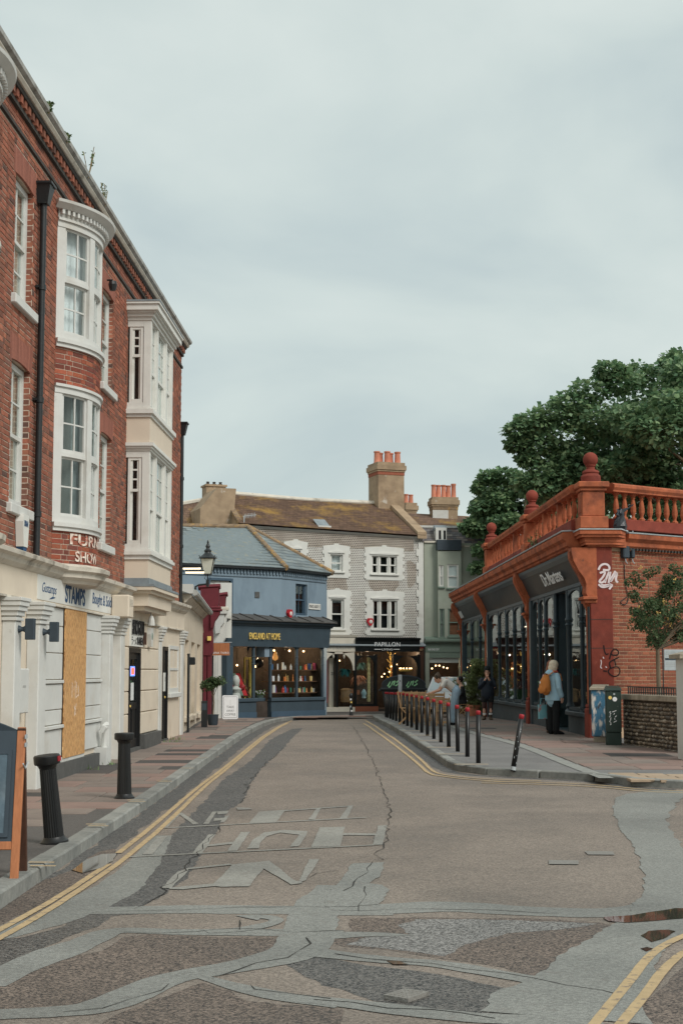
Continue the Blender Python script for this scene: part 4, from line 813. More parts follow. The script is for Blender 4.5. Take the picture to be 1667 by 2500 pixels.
MB().tube([(0, 0, .08), (0, -.42, .08)], .018, 6).build('arm', 'black_iron', t); mat('tube_glow', C(235, 225, 195), .5, .02, 3, 0, glow=((1, .86, .6, 1), 1.0))
for yy, zz in ((-.42, .02), (-.48, -.08)):
    pass
for i, (a, b, zz) in enumerate(((-.08, -.48, .04), (-.14, -.56, -.05))): MB().box(-.04, .04, b, a, zz + .03, zz + .055).build('hood', 'black_iron', t); MB().tube([(0, a, zz + .005), (0, b, zz + .005)], .022, 8).build('tube', 'tube_glow', t)
t = thing('floodlight', 'small black box lamp high on the brick wall beside the upper bow', 'lamp', on_left(-8.9, -.05, 7.98), LF.a); MB().lathe([(.05, -.1), (.075, 0), (.06, .06)], 10, (0, -.1, 0)).build('housing', 'black_iron', t); MB().tube([(0, 0, .08), (0, -.1, .08)], .015, 6).build('bracket', 'black_iron', t)
# weeds in the gutter
mat('weed', C(92, 116, 66), .8, .3, 9, 0, isl=.2); mat('weed_dry', C(120, 104, 74), .8, .3, 9, 0)
def weed(px, py, h, seed, lab, leafy):
    r_ = random.Random(seed); x, z = LF.at(px, py, -.16); t = thing('gutter_weed', lab, 'plant', on_left(x, -.2, 9.02), LF.a, 'weeds growing in the gutter'); s = MB(); lf = MB()
    for i in range(5 if not leafy else 7):
        a = r_.uniform(0, 6.28); hh = h * r_.uniform(.5, 1); tip = Vector((math.cos(a) * hh * .35, math.sin(a) * hh * .2, hh)); pts = [Vector((0, 0, 0)), tip * .5 + Vector((r_.gauss(0, .02), 0, .03)), tip]; s.tube(pts, .006, 4)
        for k in range(7 if not leafy else 12):
            q = pts[1].lerp(tip, r_.random()) if not leafy else Vector((0, 0, 0)).lerp(tip, r_.uniform(.2, 1)); d = Vector((r_.gauss(0, 1), r_.gauss(0, 1), r_.gauss(.3, .6))).normalized() * (.045 if not leafy else .06); n = d.cross(Vector((.3, .5, .8))).normalized() * (.012 if not leafy else .016)
            lf.add([q, q + d * .5 + n, q + d, q + d * .5 - n], [(0, 1, 2, 3)])
    s.build('stem', 'weed_dry', t); lf.build('leaf_cluster', 'weed', t, kind='stuff')
weed(112, 300, .2, 1, 'bright green fern in the gutter, nearest the camera', True); weed(157, 362, .16, 2, 'small clump of moss and grass in the gutter left of the seeding weeds', True); weed(210, 425, .55, 3, 'tall wispy seeding weed standing up from the gutter', False); weed(252, 500, .42, 4, 'shorter dry seeding weed in the gutter above the bow window', False)
# ================================================================== the low cream shop beyond the brick building
CF = Fr(-3.66, 33.35, math.atan2(10.9, -.6))
cb = bhouse('cream_shop', 'low cream rendered shop with three tall slot windows beyond the brick building', CF)
slots = [CF.rect(453, 1562, 460, 1746), CF.rect(468, 1568, 475, 1742), CF.rect(482, 1573, 488, 1738)]
zg = 3.22
mb = MB(); wall_mesh(mb, .02, 10.8, -.3, zg, slots, 0, .16); mb.build('wall', 'cream_render', cb)
for i, s in enumerate(slots):
    MB().box(s[0], s[1], .155, .165, s[2], s[3]).build('slot_panel', 'cream_render', cb); MB().cbox(s[0] - .2, s[1] + .25, -.1, .02, s[2] - .14, s[2], .02).build('window_sill', 'cream_render', cb)
MB().sweep([(.3, zg - .1), (-.03, zg - .1), (-.12, zg), (-.16, zg + .02), (-.16, zg + .09), (.3, zg + .1)], .25, 10.75).build('cornice', 'moulding', cb)
gt = MB(); gt.tube([(.3, -.24, zg + .13), (10.7, -.24, zg + .08)], .075, 8); gt.build('gutter', 'eave_grey', cb, True)
MB().box(.1, .55, -.2, .3, zg + .1, zg + .32).build('gutter_end', 'old_white', cb)
MB().sweep([(-.12, zg + .101), (.5, zg + .3), (3, zg + .3), (3, zg + .11)], .05, 10.78).build('roof', 'slate', cb)
mb = MB(); mb.prism([(.3, zg + .2), (10.7, zg + .2), (10.7, 3.5), (9, 4.1), (6.5, 4.6), (3.5, 4.75), (.3, 4.75)], .55, .8); mb.build('parapet_wall', 'ochre_wall', cb)
t = thing('cable_conduit', 'thin black conduit running down the corner of the cream shop', 'pipe', CF.w(.06, -.12, 0), CF.a); MB().tube([(0, 0, 0), (0, 0, 1.92)], .03, 8).build('pipe', 'black_iron', t)
t = thing('floodlight', 'small black floodlight at the top of the corner conduit', 'lamp', CF.w(.25, -.14, 1.74), CF.a); MB().cbox(-.02, .22, -.12, .04, -.08, .1, .02).build('housing', 'black_iron', t); MB().tube([(-.1, .05, .16), (0, 0, .08)], .015, 6).build('bracket', 'black_iron', t)
# gas-style lantern on a wall bracket
lan = thing('street_lantern', 'black four-sided street lantern on a wall bracket before the slate roof', 'lantern', tuple(P(507, 1428, 40)))
lan.scale = (.8, .8, .84)
k = MB(); k.tube([(-.42, 0, -.42), (-.42, 0, -.06), (-.30, 0, 0), (0, 0, .03)], .035, 8); k.box(-.05, .05, -.05, .05, -.06, .16); k.build('bracket', 'black_iron', lan)
k = MB()
for a in range(4): s_, c_ = math.sin(a * math.pi / 2), math.cos(a * math.pi / 2); k.tube([(.03 * c_, .03 * s_, .16), (.11 * c_, .11 * s_, .22), (.06 * c_, .06 * s_, .3), (.08 * c_, .08 * s_, .34)], .01, 5)
k.tube([(0, 0, .1), (0, 0, .36)], .02, 6); k.build('scroll', 'black_iron', lan)
b4, t4 = .13, .23
k = MB(); k.box(-b4, b4, -b4, b4, .34, .37); k.box(-t4 - .02, t4 + .02, -t4 - .02, t4 + .02, .86, .89)
for sx_ in (-1, 1):
    for sy_ in (-1, 1): k.tube([(sx_ * b4, sy_ * b4, .36), (sx_ * t4, sy_ * t4, .88), (sx_ * (t4 + .05), sy_ * (t4 + .05), .97)], .014, 5)
k.build('frame', 'black_iron', lan); mat('milk_glass', C(186, 188, 176), .4, .06, 3, 0)
for a in range(4):
    M_ = Matrix.Rotation(a * math.pi / 2, 4, 'Z'); MB().add([(-b4 + .01, -b4, .37), (b4 - .01, -b4, .37), (t4 - .01, -t4, .86), (-t4 + .01, -t4, .86)], [(0, 1, 2, 3)], M_).build('pane', 'milk_glass', lan)
k = MB(); k.lathe([(.34, .89), (.2, .99), (.12, 1.06), (.11, 1.1), (.13, 1.12), (.13, 1.15), (.07, 1.2), (.06, 1.24), (.085, 1.28), (.06, 1.34), (.03, 1.38), (.04, 1.42), (.01, 1.5)], 12); k.build('cap', 'black_iron', lan, True)

# ================================================================== maroon and white narrow shops
MA = Fr(-4.4, 44.6, R(0)); q = lambda pts, y=0: [MA.at(a, b, y) for a, b in pts]
ms = bhouse('maroon_shop', 'narrow maroon painted shop with tall stepped party walls and scroll brackets', MA)
MB().prism(q([(489, 1432), (534, 1428), (534, 1472), (529, 1490), (523, 1520), (516, 1548), (499, 1552), (493, 1500)]), 0, .35).build('party_wall', 'maroon', ms)
x0, z0 = MA.at(484, 1434); x1, z1 = MA.at(537, 1431); MB().tube([(x0, .17, z0), (x1, .17, z1)], [(.09, .2), (.09, .2)], 12, ref=(0, 0, 1)).build('coping', 'maroon', ms, True)
MB().prism(q([(535, 1450), (551, 1452), (548, 1500), (540, 1530), (535, 1530)], 1.5), 1.5, 1.85).build('party_wall', 'maroon', ms); x0, z0 = MA.at(533, 1453, 1.5); x1, z1 = MA.at(555, 1450, 1.5); MB().tube([(x0, 1.65, z0), (x1, 1.65, z1)], [(.08, .18), (.08, .18)], 12, ref=(0, 0, 1)).build('coping', 'maroon', ms, True)
def console(px, py, s, m, y, par):
    x, z = MA.at(px, py, y); k = MB(); k.prism([(x - .12 * s, z - .72 * s), (x - .02 * s, z - .66 * s), (x + .02 * s, z - .45 * s), (x + .14 * s, z - .3 * s), (x + .24 * s, z - .12 * s), (x + .26 * s, z), (x - .12 * s, z)], y, y + .3 * s)
    k.cbox(x - .18 * s, x + .34 * s, y - .04, y + .34 * s, z, z + .1 * s, .02); k.cbox(x - .14 * s, x + .3 * s, y - .02, y + .32 * s, z + .1 * s, z + .2 * s, .03); k.build('scroll_bracket', m, par)
console(522, 1492, .75, 'maroon', -.08, ms)
MB().prism(q([(496, 1545), (518, 1540), (519, 1592), (515, 1600), (496, 1600)], -.05), -.05, .4).build('fascia_end', 'maroon', ms)
for a, b in ((496, 505), (507, 516)): MB().prism(q([(a, 1600), (b, 1600), (b - 1, 1752), (a, 1756)], -.02), -.02, .25).build('shop_post', 'maroon', ms)
MB().prism(q([(489, 1550), (497, 1552), (496, 1760), (489, 1760)], .05), .05, .3).build('weathered_edge', 'flint_dark', ms)
MB().prism(q([(496, 1600), (520, 1600), (518, 1755), (496, 1755)], .3), .3, .6).build('dark_front', 'dark_room', ms)
MW = Fr(-4.25, 46.3, R(0)); ws = bhouse('white_shop', 'narrow white panelled shopfront squeezed between maroon and blue shops', MW); q2 = lambda pts, y=0: [MW.at(a, b, y) for a, b in pts]
MB().prism(q2([(517, 1500), (552, 1500), (548, 1560), (538, 1580), (538, 1754), (517, 1754)]), 0, .5).build('front_panel', 'white_paint', ws)
for a in (521, 527, 533): x_, z_ = MW.at(a, 1700); MB().box(x_ - .012, x_ + .012, -.015, 0, -.0, 2.4).build('panel_bead', 'white_paint', ws)
x_, z_ = MW.at(540, 1500, -.1); k = MB(); k.prism([(x_ - .16, z_ - .62), (x_ - .04, z_ - .6), (x_, z_ - .4), (x_ + .1, z_ - .28), (x_ + .12, z_), (x_ - .22, z_)], -.25, 0); k.cbox(x_ - .24, x_ + .2, -.3, .02, z_, z_ + .12, .02); k.build('scroll_bracket', 'old_white', ws)
MB().cbox(x_ - .2, x_ + .24, -.28, .02, z_ + .12, z_ + .24, .02).build('bracket_cap', 'moulding', ws)
MB().box(MW.at(521, 1500)[0], MW.at(562, 1500)[0], .6, .7, 2.6, 4.4).build('upper_wall', 'white_paint', ws)
hs = thing('hanging_sign', 'brown metal hanging sign with pale lettering beside the blue shop', 'sign', tuple(P(540, 1583, 45.6)))
MB().box(-.27, .27, -.015, .015, -.22, .17).build('board', 'wood_orange', hs); lettering(hs, 'BINA TAIRO', -.25, .25, -.17, -.11, -.016, 'letter_white', .002, .01, track=1.2); MB().tube([(-.4, 0, .19), (.34, 0, .19)], .014, 6).build('rod', 'galvanised', hs); MB().tube([(-.42, 0, .02), (-.27, 0, .02)], .014, 6).build('stay', 'black_iron', hs)
t = thing('notice_lamp', 'small yellow lit plate on the maroon shopfront', 'plate', tuple(P(511, 1559, 44.5))); MB().cbox(-.06, .06, -.03, .03, -.07, .07, .01).build('plate', 'letter_gold', t)

# ================================================================== blue corner shop
bA, bB, bC = (-5.7, 46.8), (-2.08, 49.4), (-.58, 52.0)
B1 = Fr(*bA, math.atan2(bB[1] - bA[1], bB[0] - bA[0])); B2 = Fr(*bB, math.atan2(bC[1] - bB[1], bC[0] - bB[0])); SF = Fr(-3.95, 47.15, math.atan2(3.85, 3.4))
bl = thing('blue_corner_shop', 'blue painted corner shop with slate hipped roof and gold lettered fascia', 'building', (bB[0], bB[1], 0), 0)
toB = Matrix.Translation((-bB[0], -bB[1], 0)); m1, m2, mS = toB @ B1.M, toB @ B2.M, toB @ SF.M
l1 = math.hypot(bB[0] - bA[0], bB[1] - bA[1]); l2 = math.hypot(bC[0] - bB[0], bC[1] - bB[1]); EZ = 4.98
def inM(mb, M):
    mb.v = [tuple(M @ Vector(p)) for p in mb.v]; return mb
w1 = B1.rect(513, 1417, 563, 1520); w2 = B2.rect(722, 1426, 750, 1503)
inM(wall_mesh(MB(), 0, l1, 3.1, EZ, [w1], 0, .12), m1).build('wall', 'blue_wall', bl); inM(wall_mesh(MB(), 0, l2, 3.1, EZ, [w2], 0, .12), m2).build('wall', 'blue_wall', bl)
MB().plan([(bC[0] - bB[0] - .12, bC[1] - bB[1] + .3), (bC[0] - bB[0] - 1.6, bC[1] - bB[1] + 2.2), (-7, 7), (-6.5, -1), (bA[0] - bB[0], bA[1] - bB[1] + .6), (-.3, .7)], 3.2, EZ - .05).build('core', 'dark_room', bl)
MB().plan([(bC[0] - bB[0] + .05, bC[1] - bB[1] + .02), (bC[0] - bB[0] - 1.55, bC[1] - bB[1] + 2.2), (bC[0] - bB[0] - 1.7, bC[1] - bB[1] + 2.1), (bC[0] - bB[0] - .1, bC[1] - bB[1])], -.3, EZ).build('end_wall', 'blue_wall', bl)
inM(MB().box(w1[0], w1[1], .1, .11, w1[2], w1[3]), m1).build('painted_door', 'white_paint', bl); inM(MB().box(w1[0] - .08, w1[0], -.02, .12, w1[2], w1[3] + .08).box(w1[1], w1[1] + .08, -.02, .12, w1[2], w1[3] + .08).box(w1[0], w1[1], -.02, .12, w1[3], w1[3] + .08), m1).build('door_surround', 'blue_trim', bl)
sash(bl, w2[0], w2[1], w2[2], w2[3], .1, 'blue_trim', 2, 1, 1, 'dark_room', .07, .03, .1, M=m2); inM(MB().cbox(w2[0] - .1, w2[1] + .12, -.1, .1, w2[2] - .1, w2[2], .01), m2).build('window_sill', 'blue_wall', bl)
for mm, ll in ((m1, l1), (m2, l2)):
    k = MB(); k.sweep([(.0, EZ - .28), (-.03, EZ - .28), (-.04, EZ - .25), (-.04, EZ - .03), (0, EZ - .03)], 0, ll); k.build('frieze', 'blue_wall', bl).data.transform(mm)
    k = MB(); x = .05
    while x < ll - .05: k.box(x, x + .065, -.1, -.04, EZ - .17, EZ - .04); x += .13
    k.build('dentil_course', 'blue_wall', bl, kind='stuff').data.transform(mm)
    k = MB(); k.sweep([(.0, EZ - .04), (-.12, EZ - .04), (-.22, EZ + .0), (-.22, EZ + .06), (0, EZ + .07)], -.0, ll + .02); k.build('gutter', 'black_iron', bl).data.transform(mm)
# slate roof: two slopes and the hips
ridge_y = 53.2; o_ = Vector((bB[0], bB[1], 0))
rz = EZ + 1.72; rl = P(440, 1285, 52.4) - o_; rr_ = P(606, 1287, 52.8) - o_; rl.z = rr_.z = P(600, 1287, 52.6).z
def oh(p, m, d=.24): return Vector(p)
e0 = m1 @ Vector((-.3, -.24, EZ + .06)); e1 = (m1 @ Vector((l1 + .06, -.24, EZ + .06))).lerp(m2 @ Vector((-.06, -.24, EZ + .06)), .5); e2 = m2 @ Vector((l2 + .15, -.24, EZ + .06)); bk = Vector((bC[0] - bB[0] - 1.4, bC[1] - bB[1] + 2.4, EZ + .06))
rf = MB(); rf.add([e0, e1, rr_, rl], [(0, 1, 2, 3)]); rf.add([e1, e2, rr_], [(0, 1, 2)]); rf.add([e2, bk, rr_], [(0, 1, 2)]); rf.add([bk, Vector((-6.5, 6, EZ)), rl, rr_], [(0, 1, 2, 3)]); roof = rf.build('roof', 'slate', bl)
def slates(a, b, c, d, rows, wd, lim):                    # rows of slates on the quad a-b (eave) c-d (top)
    a, b, c, d = map(Vector, (a, b, c, d)); nrm = (b - a).cross(d - a).normalized(); nrm = nrm if nrm.z > 0 else -nrm; n = 0
    for j in range(rows):
        p0, p1 = a.lerp(d, j / rows), b.lerp(c, j / rows); q0, q1 = a.lerp(d, (j + 1.12) / rows), b.lerp(c, (j + 1.12) / rows); ln_ = (p1 - p0).length; k = max(1, int(ln_ / wd)); off = .5 if j % 2 else 0
        if ln_ < .2: break
        dirx = (p1 - p0).normalized(); up = (d - a); up = (up - dirx * up.dot(dirx)).normalized(); rh = ((d - a).dot(up)) / rows * 1.1
        u = -off * wd
        while u < ln_:
            s0, s1 = max(u, 0) + .004, min(u + wd, ln_) - .004
            if s1 - s0 > .04 and n < lim:
                key = (round((s1 - s0) * 25), round(rh * 50))
                if key not in slmesh: hw = (s1 - s0) / 2; slmesh[key] = MB().box(-hw, hw, 0, rh, 0, .012).mesh('slate', 'slate')
                o = obj('slate', slmesh[key], roof); M_ = Matrix((dirx, up, nrm)).transposed().to_4x4(); M_.translation = p0 + dirx * (s0 + s1) / 2 + nrm * (.012 + rnd.uniform(0, .004)); o.matrix_local = M_ @ Matrix.Rotation(-.012 / rh, 4, 'X'); n += 1
            u += wd
    return n
slmesh = {}
vis0 = e0.lerp(e1, .12); n_ = slates(vis0, e1, rr_, rl.lerp(rr_, .02), 15, .42, 230); slates(e1, e2, rr_ + Vector((.05, 0, 0)), rr_, 13, .42, 70)
k = MB()
for a, b in ((e1, rr_), (e2, rr_), (rl, rr_)): k.tube([a + Vector((0, 0, .02)), b + Vector((0, 0, .03))], .1, 8)
for i, (a, b) in enumerate(((e1, rr_), (e2, rr_), (rl, rr_))): MB().tube([a + Vector((0, 0, .02)), b + Vector((0, 0, .03))], .1, 8).build('ridge_tiles', 'ridge_tile', bl, True)
# shopfront
sl = 5.12; FZ0, FZ1 = 2.34, 3.02
k = MB(); k.sweep([(.1, FZ0), (-.12, FZ0), (-.2, FZ1), (.1, FZ1)], -.12, sl + .05); k.build('fascia', 'shop_teal', bl).data.transform(mS)
k = MB(); k.sweep([(.1, FZ1), (-.22, FZ1), (-.26, FZ1 + .06), (-.34, FZ1 + .1), (-.36, FZ1 + .16), (.1, FZ1 + .17)], -.2, sl + .12); k.build('shop_cornice', 'shop_teal', bl).data.transform(mS)
for i in range(8):                                        # lead sheets of the little roof above the sign
    a, b = -.25 + i * (sl + .4) / 8, -.25 + (i + 1) * (sl + .4) / 8; k = MB(); k.sweep([(-.42, FZ1 + .172), (-.42, FZ1 + .2), (.3, FZ1 + .42), (.3, FZ1 + .17)], a + .005, b - .005); k.sweep([(-.42, FZ1 + .2), (-.42, FZ1 + .23), (.28, FZ1 + .45), (.28, FZ1 + .42)], b - .04, b + .0); k.build('lead_sheet', 'lead_dark' if 'lead_dark' in MATS else mat('lead_dark', C(72, 70, 68), .7, .25, 4, .2, 30), bl).data.transform(mS)
xa, xb = SF.at(608, 1562, -.18)[0], SF.at(683, 1562, -.18)[0]; lettering(bl, 'ENGLAND AT HOME', xa, xb, 2.58, 2.80, -.2, 'letter_gold', .012, .0, M=mS)
sp = lambda px, y=0: SF.at(px, 1650, y)[0]
GB, GT = .62, 2.3
def post(px, wpx=8, y=-.06, m='shop_teal', zt=FZ0): c_ = sp(px); k = MB(); h = .045; k.cbox(c_ - h, c_ + h, y, y + .1, GB, zt, .012); k.lathe([(.05, 0), (.07, .03), (.05, .06), (.045, .25), (.07, .28), (.045, .31)], 8, (c_, y + .04, 1.72)); o = k.build('shop_post', m, bl); o.data.transform(mS)
for px in (618, 659, 723, 786): post(px)
pl = MB(); pl.cbox(sp(547), sp(563), -.14, .2, -.1, FZ0, .02); pl.build('shop_pilaster', 'shop_teal', bl).data.transform(mS)
rg = MB(); xx = (sp(547) + sp(563)) / 2; rg.add([(xx + .1 * math.cos(a) * rr2, -.15, 1.35 + .17 * math.sin(a) * rr2) for rr2 in (1, .75) for a in [i * math.pi / 8 for i in range(16)]], [(i, (i + 1) % 16, 16 + (i + 1) % 16, 16 + i) for i in range(16)]); rg.build('carved_ring', 'blue_trim', bl).data.transform(mS)
for i, (a, b, y) in enumerate(((565, 621, -.1), (621, 659, .25), (659, 790, -.06))):
    x0, x1 = sp(a), sp(b); MB().box(x0, x1, y, y + .4, -.3, .5).build('stall_riser', 'shop_teal', bl).data.transform(mS); MB().cbox(x0 - .02, x1 + .02, y - .05, y + .15, .5, .62, .015).build('shop_sill', 'shop_teal', bl).data.transform(mS); MB().box(x0, x1, y - .03, y, -.3, .16).build('skirting', 'blue_trim', bl).data.transform(mS)
for a, b, y in ((565, 617, 0), (620, 659, .3), (661, 722, 0), (725, 785, 0)):
    x0, x1 = sp(a), sp(b); g_ = MB().box(x0, x1, y, y + .006, GB, 2.3).build('shop_pane', 'shop_glass', bl); g_.data.transform(mS)
    k = MB(); n = 10                                      # curved spandrels in the upper corners
    for s_, xc in ((1, x0), (-1, x1)): k.prism([(xc, 2.34)] + [(xc + s_ * .18 * (1 - math.cos(t * math.pi / 2 / n)), 2.16 + .18 * math.sin(t * math.pi / 2 / n)) for t in range(n + 1)], y - .03, y + .02)
    k.build('spandrel', 'shop_teal', bl).data.transform(mS)
MB().box(sp(645), sp(663), -.02, .4, 2.0, FZ0).build('blind_box', 'blue_wall', bl).data.transform(mS)
k = MB(); k.box(sp(563), sp(788), 1.9, 2.0, -.1, 2.6); k.box(sp(563), sp(788), .1, 2, -.1, .5); k.box(sp(563), sp(788), .0, 2, 2.5, 2.6); k.box(sp(563) - .1, sp(563), .1, 2, -.1, 2.6); k.box(sp(788), sp(788) + .05, .06, 2, -.1, 2.6)
mat('shop_interior', C(58, 50, 44), .9, .4, 3, 0); mat('shelf_wood', C(104, 74, 54), .7, .2, 4, 0); k.build('interior', 'shop_interior', bl).data.transform(mS)
shelves = [(662, 787, 1635), (655, 787, 1663), (655, 787, 1691)]; shz = [SF.at(700, s[2], .3)[1] for s in shelves]
for (a, b, _), z in zip(shelves, shz): MB().box(sp(a, .3), sp(b, .3), .25, .6, z - .025, z).build('shelf', 'shelf_wood', bl).data.transform(mS)
# goods on the shelves
gname = ['cream', 'red', 'orange', 'blue', 'green', 'yellow', 'plum', 'white', 'navy', 'pink']; shn = ('top', 'middle', 'bottom')
gcols = [(208, 204, 196), (190, 60, 50), (214, 128, 58), (60, 110, 160), (70, 140, 120), (216, 186, 120), (160, 60, 90), (230, 226, 218), (40, 60, 100), (206, 150, 160)]
for i, c_ in enumerate(gcols): mat('goods%d' % i, C(*c_), .5, .1, 6, 0)
def at_shop(x, y, z): return SF.w(x, y, z)
r_ = random.Random(5); gm = {}
def good(kind, ci, w_, h):
    key = (kind, ci, round(w_, 2), round(h, 2))
    if key in gm: return gm[key]
    k = MB()
    if kind == 'gift_box': k.cbox(-w_ / 2, w_ / 2, -w_ / 3, w_ / 3, 0, h, .006)
    elif kind == 'bottle': k.lathe([(w_ * .42, 0), (w_ * .45, h * .05), (w_ * .45, h * .6), (w_ * .18, h * .78), (w_ * .16, h)], 8)
    elif kind == 'figurine': k.lathe([(w_ * .4, 0), (w_ * .45, h * .1), (w_ * .3, h * .35), (w_ * .38, h * .52), (w_ * .16, h * .66), (w_ * .26, h * .78), (w_ * .22, h * .92), (.004, h)], 8)
    else: k.lathe([(w_ * .34, 0), (w_ * .42, h * .15), (w_ * .46, h)], 8)
    gm[key] = k.mesh(kind, 'goods%d' % ci); return gm[key]
lab = {'gift_box': 'small colourful gift box on the shelves in the blue shop window', 'bottle': 'small bottle on the shelves in the blue shop window', 'figurine': 'little ceramic figurine on the shelves in the blue shop window', 'mug': 'mug on the shelves in the blue shop window'}
gseen = set()
for si, z in enumerate(shz):
    x, xe = sp(shelves[si][0] + 3, .4), sp(shelves[si][1] - 12, .4)
    while x < xe:
        kd = r_.choice(['gift_box', 'bottle', 'figurine', 'mug', 'gift_box'] if si < 2 else ['gift_box', 'gift_box', 'bottle', 'mug']); w_ = r_.uniform(.05, .12); h = r_.uniform(.1, .17) if kd == 'mug' else r_.uniform(.14, .27); ci = r_.choice([0, 7, 0, 7, 1, 2, 3, 4, 5, 6, 8, 9] if si else [0, 7, 7, 0, 1, 3])
        for _ in range(40):
            if (kd, ci, si) not in gseen: break
            kd = r_.choice(['gift_box', 'bottle', 'figurine', 'mug']); ci = r_.randrange(10); h = r_.uniform(.13, .25)
        gseen.add((kd, ci, si))
        o = obj(kd, good(kd, ci, round(w_, 2), round(h, 2)), None, '%s %s on the %s shelf in the blue shop window' % (gname[ci], kd.replace('_', ' '), shn[si]), kd.replace('_', ' '), 'goods in the blue shop window', None, at_shop(x + w_ / 2, .4 + r_.uniform(-.05, .05), z + .001), (0, 0, SF.a)); x += w_ + (r_.uniform(.005, .03) if r_.random() < .7 else .18)
def shop_light(fr, x, y, z, e, c_=(1, .72, .45)):
    ld = bpy.data.lights.new('shop_lamp_light', 'POINT'); ld.energy = e; ld.color = c_; ld.shadow_soft_size = .02; o = bpy.data.objects.new('shop_lamp_light', ld); col.objects.link(o); o.location = fr.w(x, y, z)
shop_light(SF, sp(700, .9), .95, 2.3, 26); shop_light(SF, sp(755, .9), .9, 2.25, 22); shop_light(SF, sp(625, 1.2), 1.2, 2.1, 18)
dc = thing('deckchair', 'red and green striped deckchair in the blue shop window', 'deckchair', at_shop(sp(590, .6), .6, .5), SF.a); mat('stripe_green', C(110, 140, 126), .8, .1, 4, 0); mat('stripe_red', C(178, 28, 36), .8, .1, 4, 0)
for i, m in enumerate(('stripe_red', 'stripe_green', 'stripe_red')): MB().add([(-.3 + .2 * i, .0, .2), (-.1 + .2 * i, .0, .2), (-.1 + .2 * i, .4, .95), (-.3 + .2 * i, .4, .95)], [(0, 1, 2, 3)]).build('canvas_stripe', m, dc)
for s_ in (-.32, .32): MB().tube([(s_, -.2, 0), (s_, .42, 1.0)], .02, 6).build('frame_rail', 'shelf_wood', dc); MB().tube([(s_, .3, 0), (s_, -.1, .5)], .02, 6).build('frame_rail', 'shelf_wood', dc)
bu = thing('plaster_bust', 'white plaster bust holding a pink ball in the blue shop window', 'bust', at_shop(sp(576, .35), .35, .5), SF.a); MB().lathe([(.16, 0), (.2, .1), (.14, .3), (.2, .42), (.07, .52), (.13, .62), (.14, .74), (.08, .86), (.01, .9)], 12).build('figure', 'white_paint', bu, True); MB().ball((.2, -.1, .48), .11).build('ball', 'bollard_red', bu, True)
yd = MB(); x0, x1 = sp(597, 1.2), sp(616, 1.2); mat('yellow_frame', C(196, 176, 78), .6, .1, 4, 0); yd.box(x0, x0 + .06, 1.2, 1.25, .5, 2.0); yd.box(x1 - .14, x1, 1.2, 1.25, .5, 2.0); yd.box(x0 + .06, x1 - .14, 1.2, 1.25, 1.92, 2.0); o = yd.build('doorway_frame', 'yellow_frame', None, label='yellow painted doorway inside the blue shop', cat='doorway'); o.data.transform(SF.M)
mat('bulb', C(255, 220, 160), .4, 0, 3, 0, glow=((1, .62, .3, 1), 4)); mat('bulb_soft', C(255, 210, 150), .4, 0, 3, 0, glow=((1, .55, .25, 1), 3))
def pendant(px, py, fr, y, r, name, label, m='bulb', group=None, ceil=2.5):
    x, z = fr.at(px, py, y); t = thing(name, label, 'lamp', fr.w(x, y, z), fr.a, group); MB().ball((0, 0, 0), r, 8, 6).build('bulb', m, t); MB().tube([(0, 0, r), (0, 0, max(r + .05, ceil - z))], .006, 5).build('flex', 'black_iron', t); return t
for i, (px, py) in enumerate(((579, 1624), (622, 1627), (669, 1588), (707, 1589), (741, 1590), (758, 1593), (757, 1605), (764, 1607))): pendant(px, py, SF, .8, .035 if i != 1 else .05, 'shop_bulb', ('bulb at the far left of the blue shop window', 'bulb beside the dark globe in the blue shop doorway', 'ceiling bulb above the amber teardrop lantern', 'ceiling bulb in the middle of the blue shop window', 'ceiling bulb left of the bulb cluster, blue shop', 'upper bulb of the cluster right in the blue shop window', 'lower bulb of the cluster right in the blue shop window', 'rightmost bulb of the cluster in the blue shop window')[i], 'bulb', 'bulbs inside the blue shop')
x, z = SF.at(672, 1603, .5); t = thing('teardrop_lantern', 'amber teardrop paper lantern hanging in the blue shop window', 'lantern', SF.w(x, .5, z), SF.a); mat('amber', C(196, 120, 50), .6, .2, 6, 0, glow=((1, .45, .12, 1), .35)); MB().lathe([(.01, -.14), (.09, -.09), (.1, -.03), (.05, .1), (.01, .2)], 10).build('shade', 'amber', t, True); MB().tube([(0, 0, .2), (0, 0, .5)], .006, 5).build('flex', 'black_iron', t)
x, z = SF.at(632, 1619, .9); t = thing('mirror_ball', 'dark glass globe hanging in the blue shop doorway', 'globe', SF.w(x, .9, z), SF.a); MB().ball((0, 0, 0), .17, 14, 10).build('globe', 'black_gloss', t, True); MB().tube([(0, 0, .17), (0, 0, .8)], .006, 5).build('flex', 'black_iron', t)
t = thing('flower_tub', 'tub of white flowers on the doorway floor of the blue shop', 'plant', at_shop(sp(632, .6), .55, .5), SF.a); MB().lathe([(.1, 0), (.15, .2), (.14, .2)], 10).build('tub', 'green_trim', t); k = MB(); [k.ball((r_.gauss(0, .09), r_.gauss(0, .08), .26 + r_.gauss(0, .04)), .03, 6, 4) for _ in range(30)]; k.build('flower_cluster', 'weed', t, kind='stuff'); k = MB(); [k.ball((r_.gauss(0, .1), r_.gauss(0, .08) - .05, .28 + r_.gauss(0, .04)), .02, 6, 4) for _ in range(18)]; k.build('blossom', 'letter_white', t, kind='stuff')
def onwall(fr, px, py, y=-.01): x, z = fr.at(px, py, y); return fr.w(x, y, z)
t = thing('street_sign', 'white street name plate on the blue wall beneath the slate eaves', 'sign', onwall(B2, 768, 1481, -.02), B2.a); a = B2.rect(755, 1474, 783, 1488); hw, hh = (a[1] - a[0]) / 2, (a[3] - a[2]) / 2
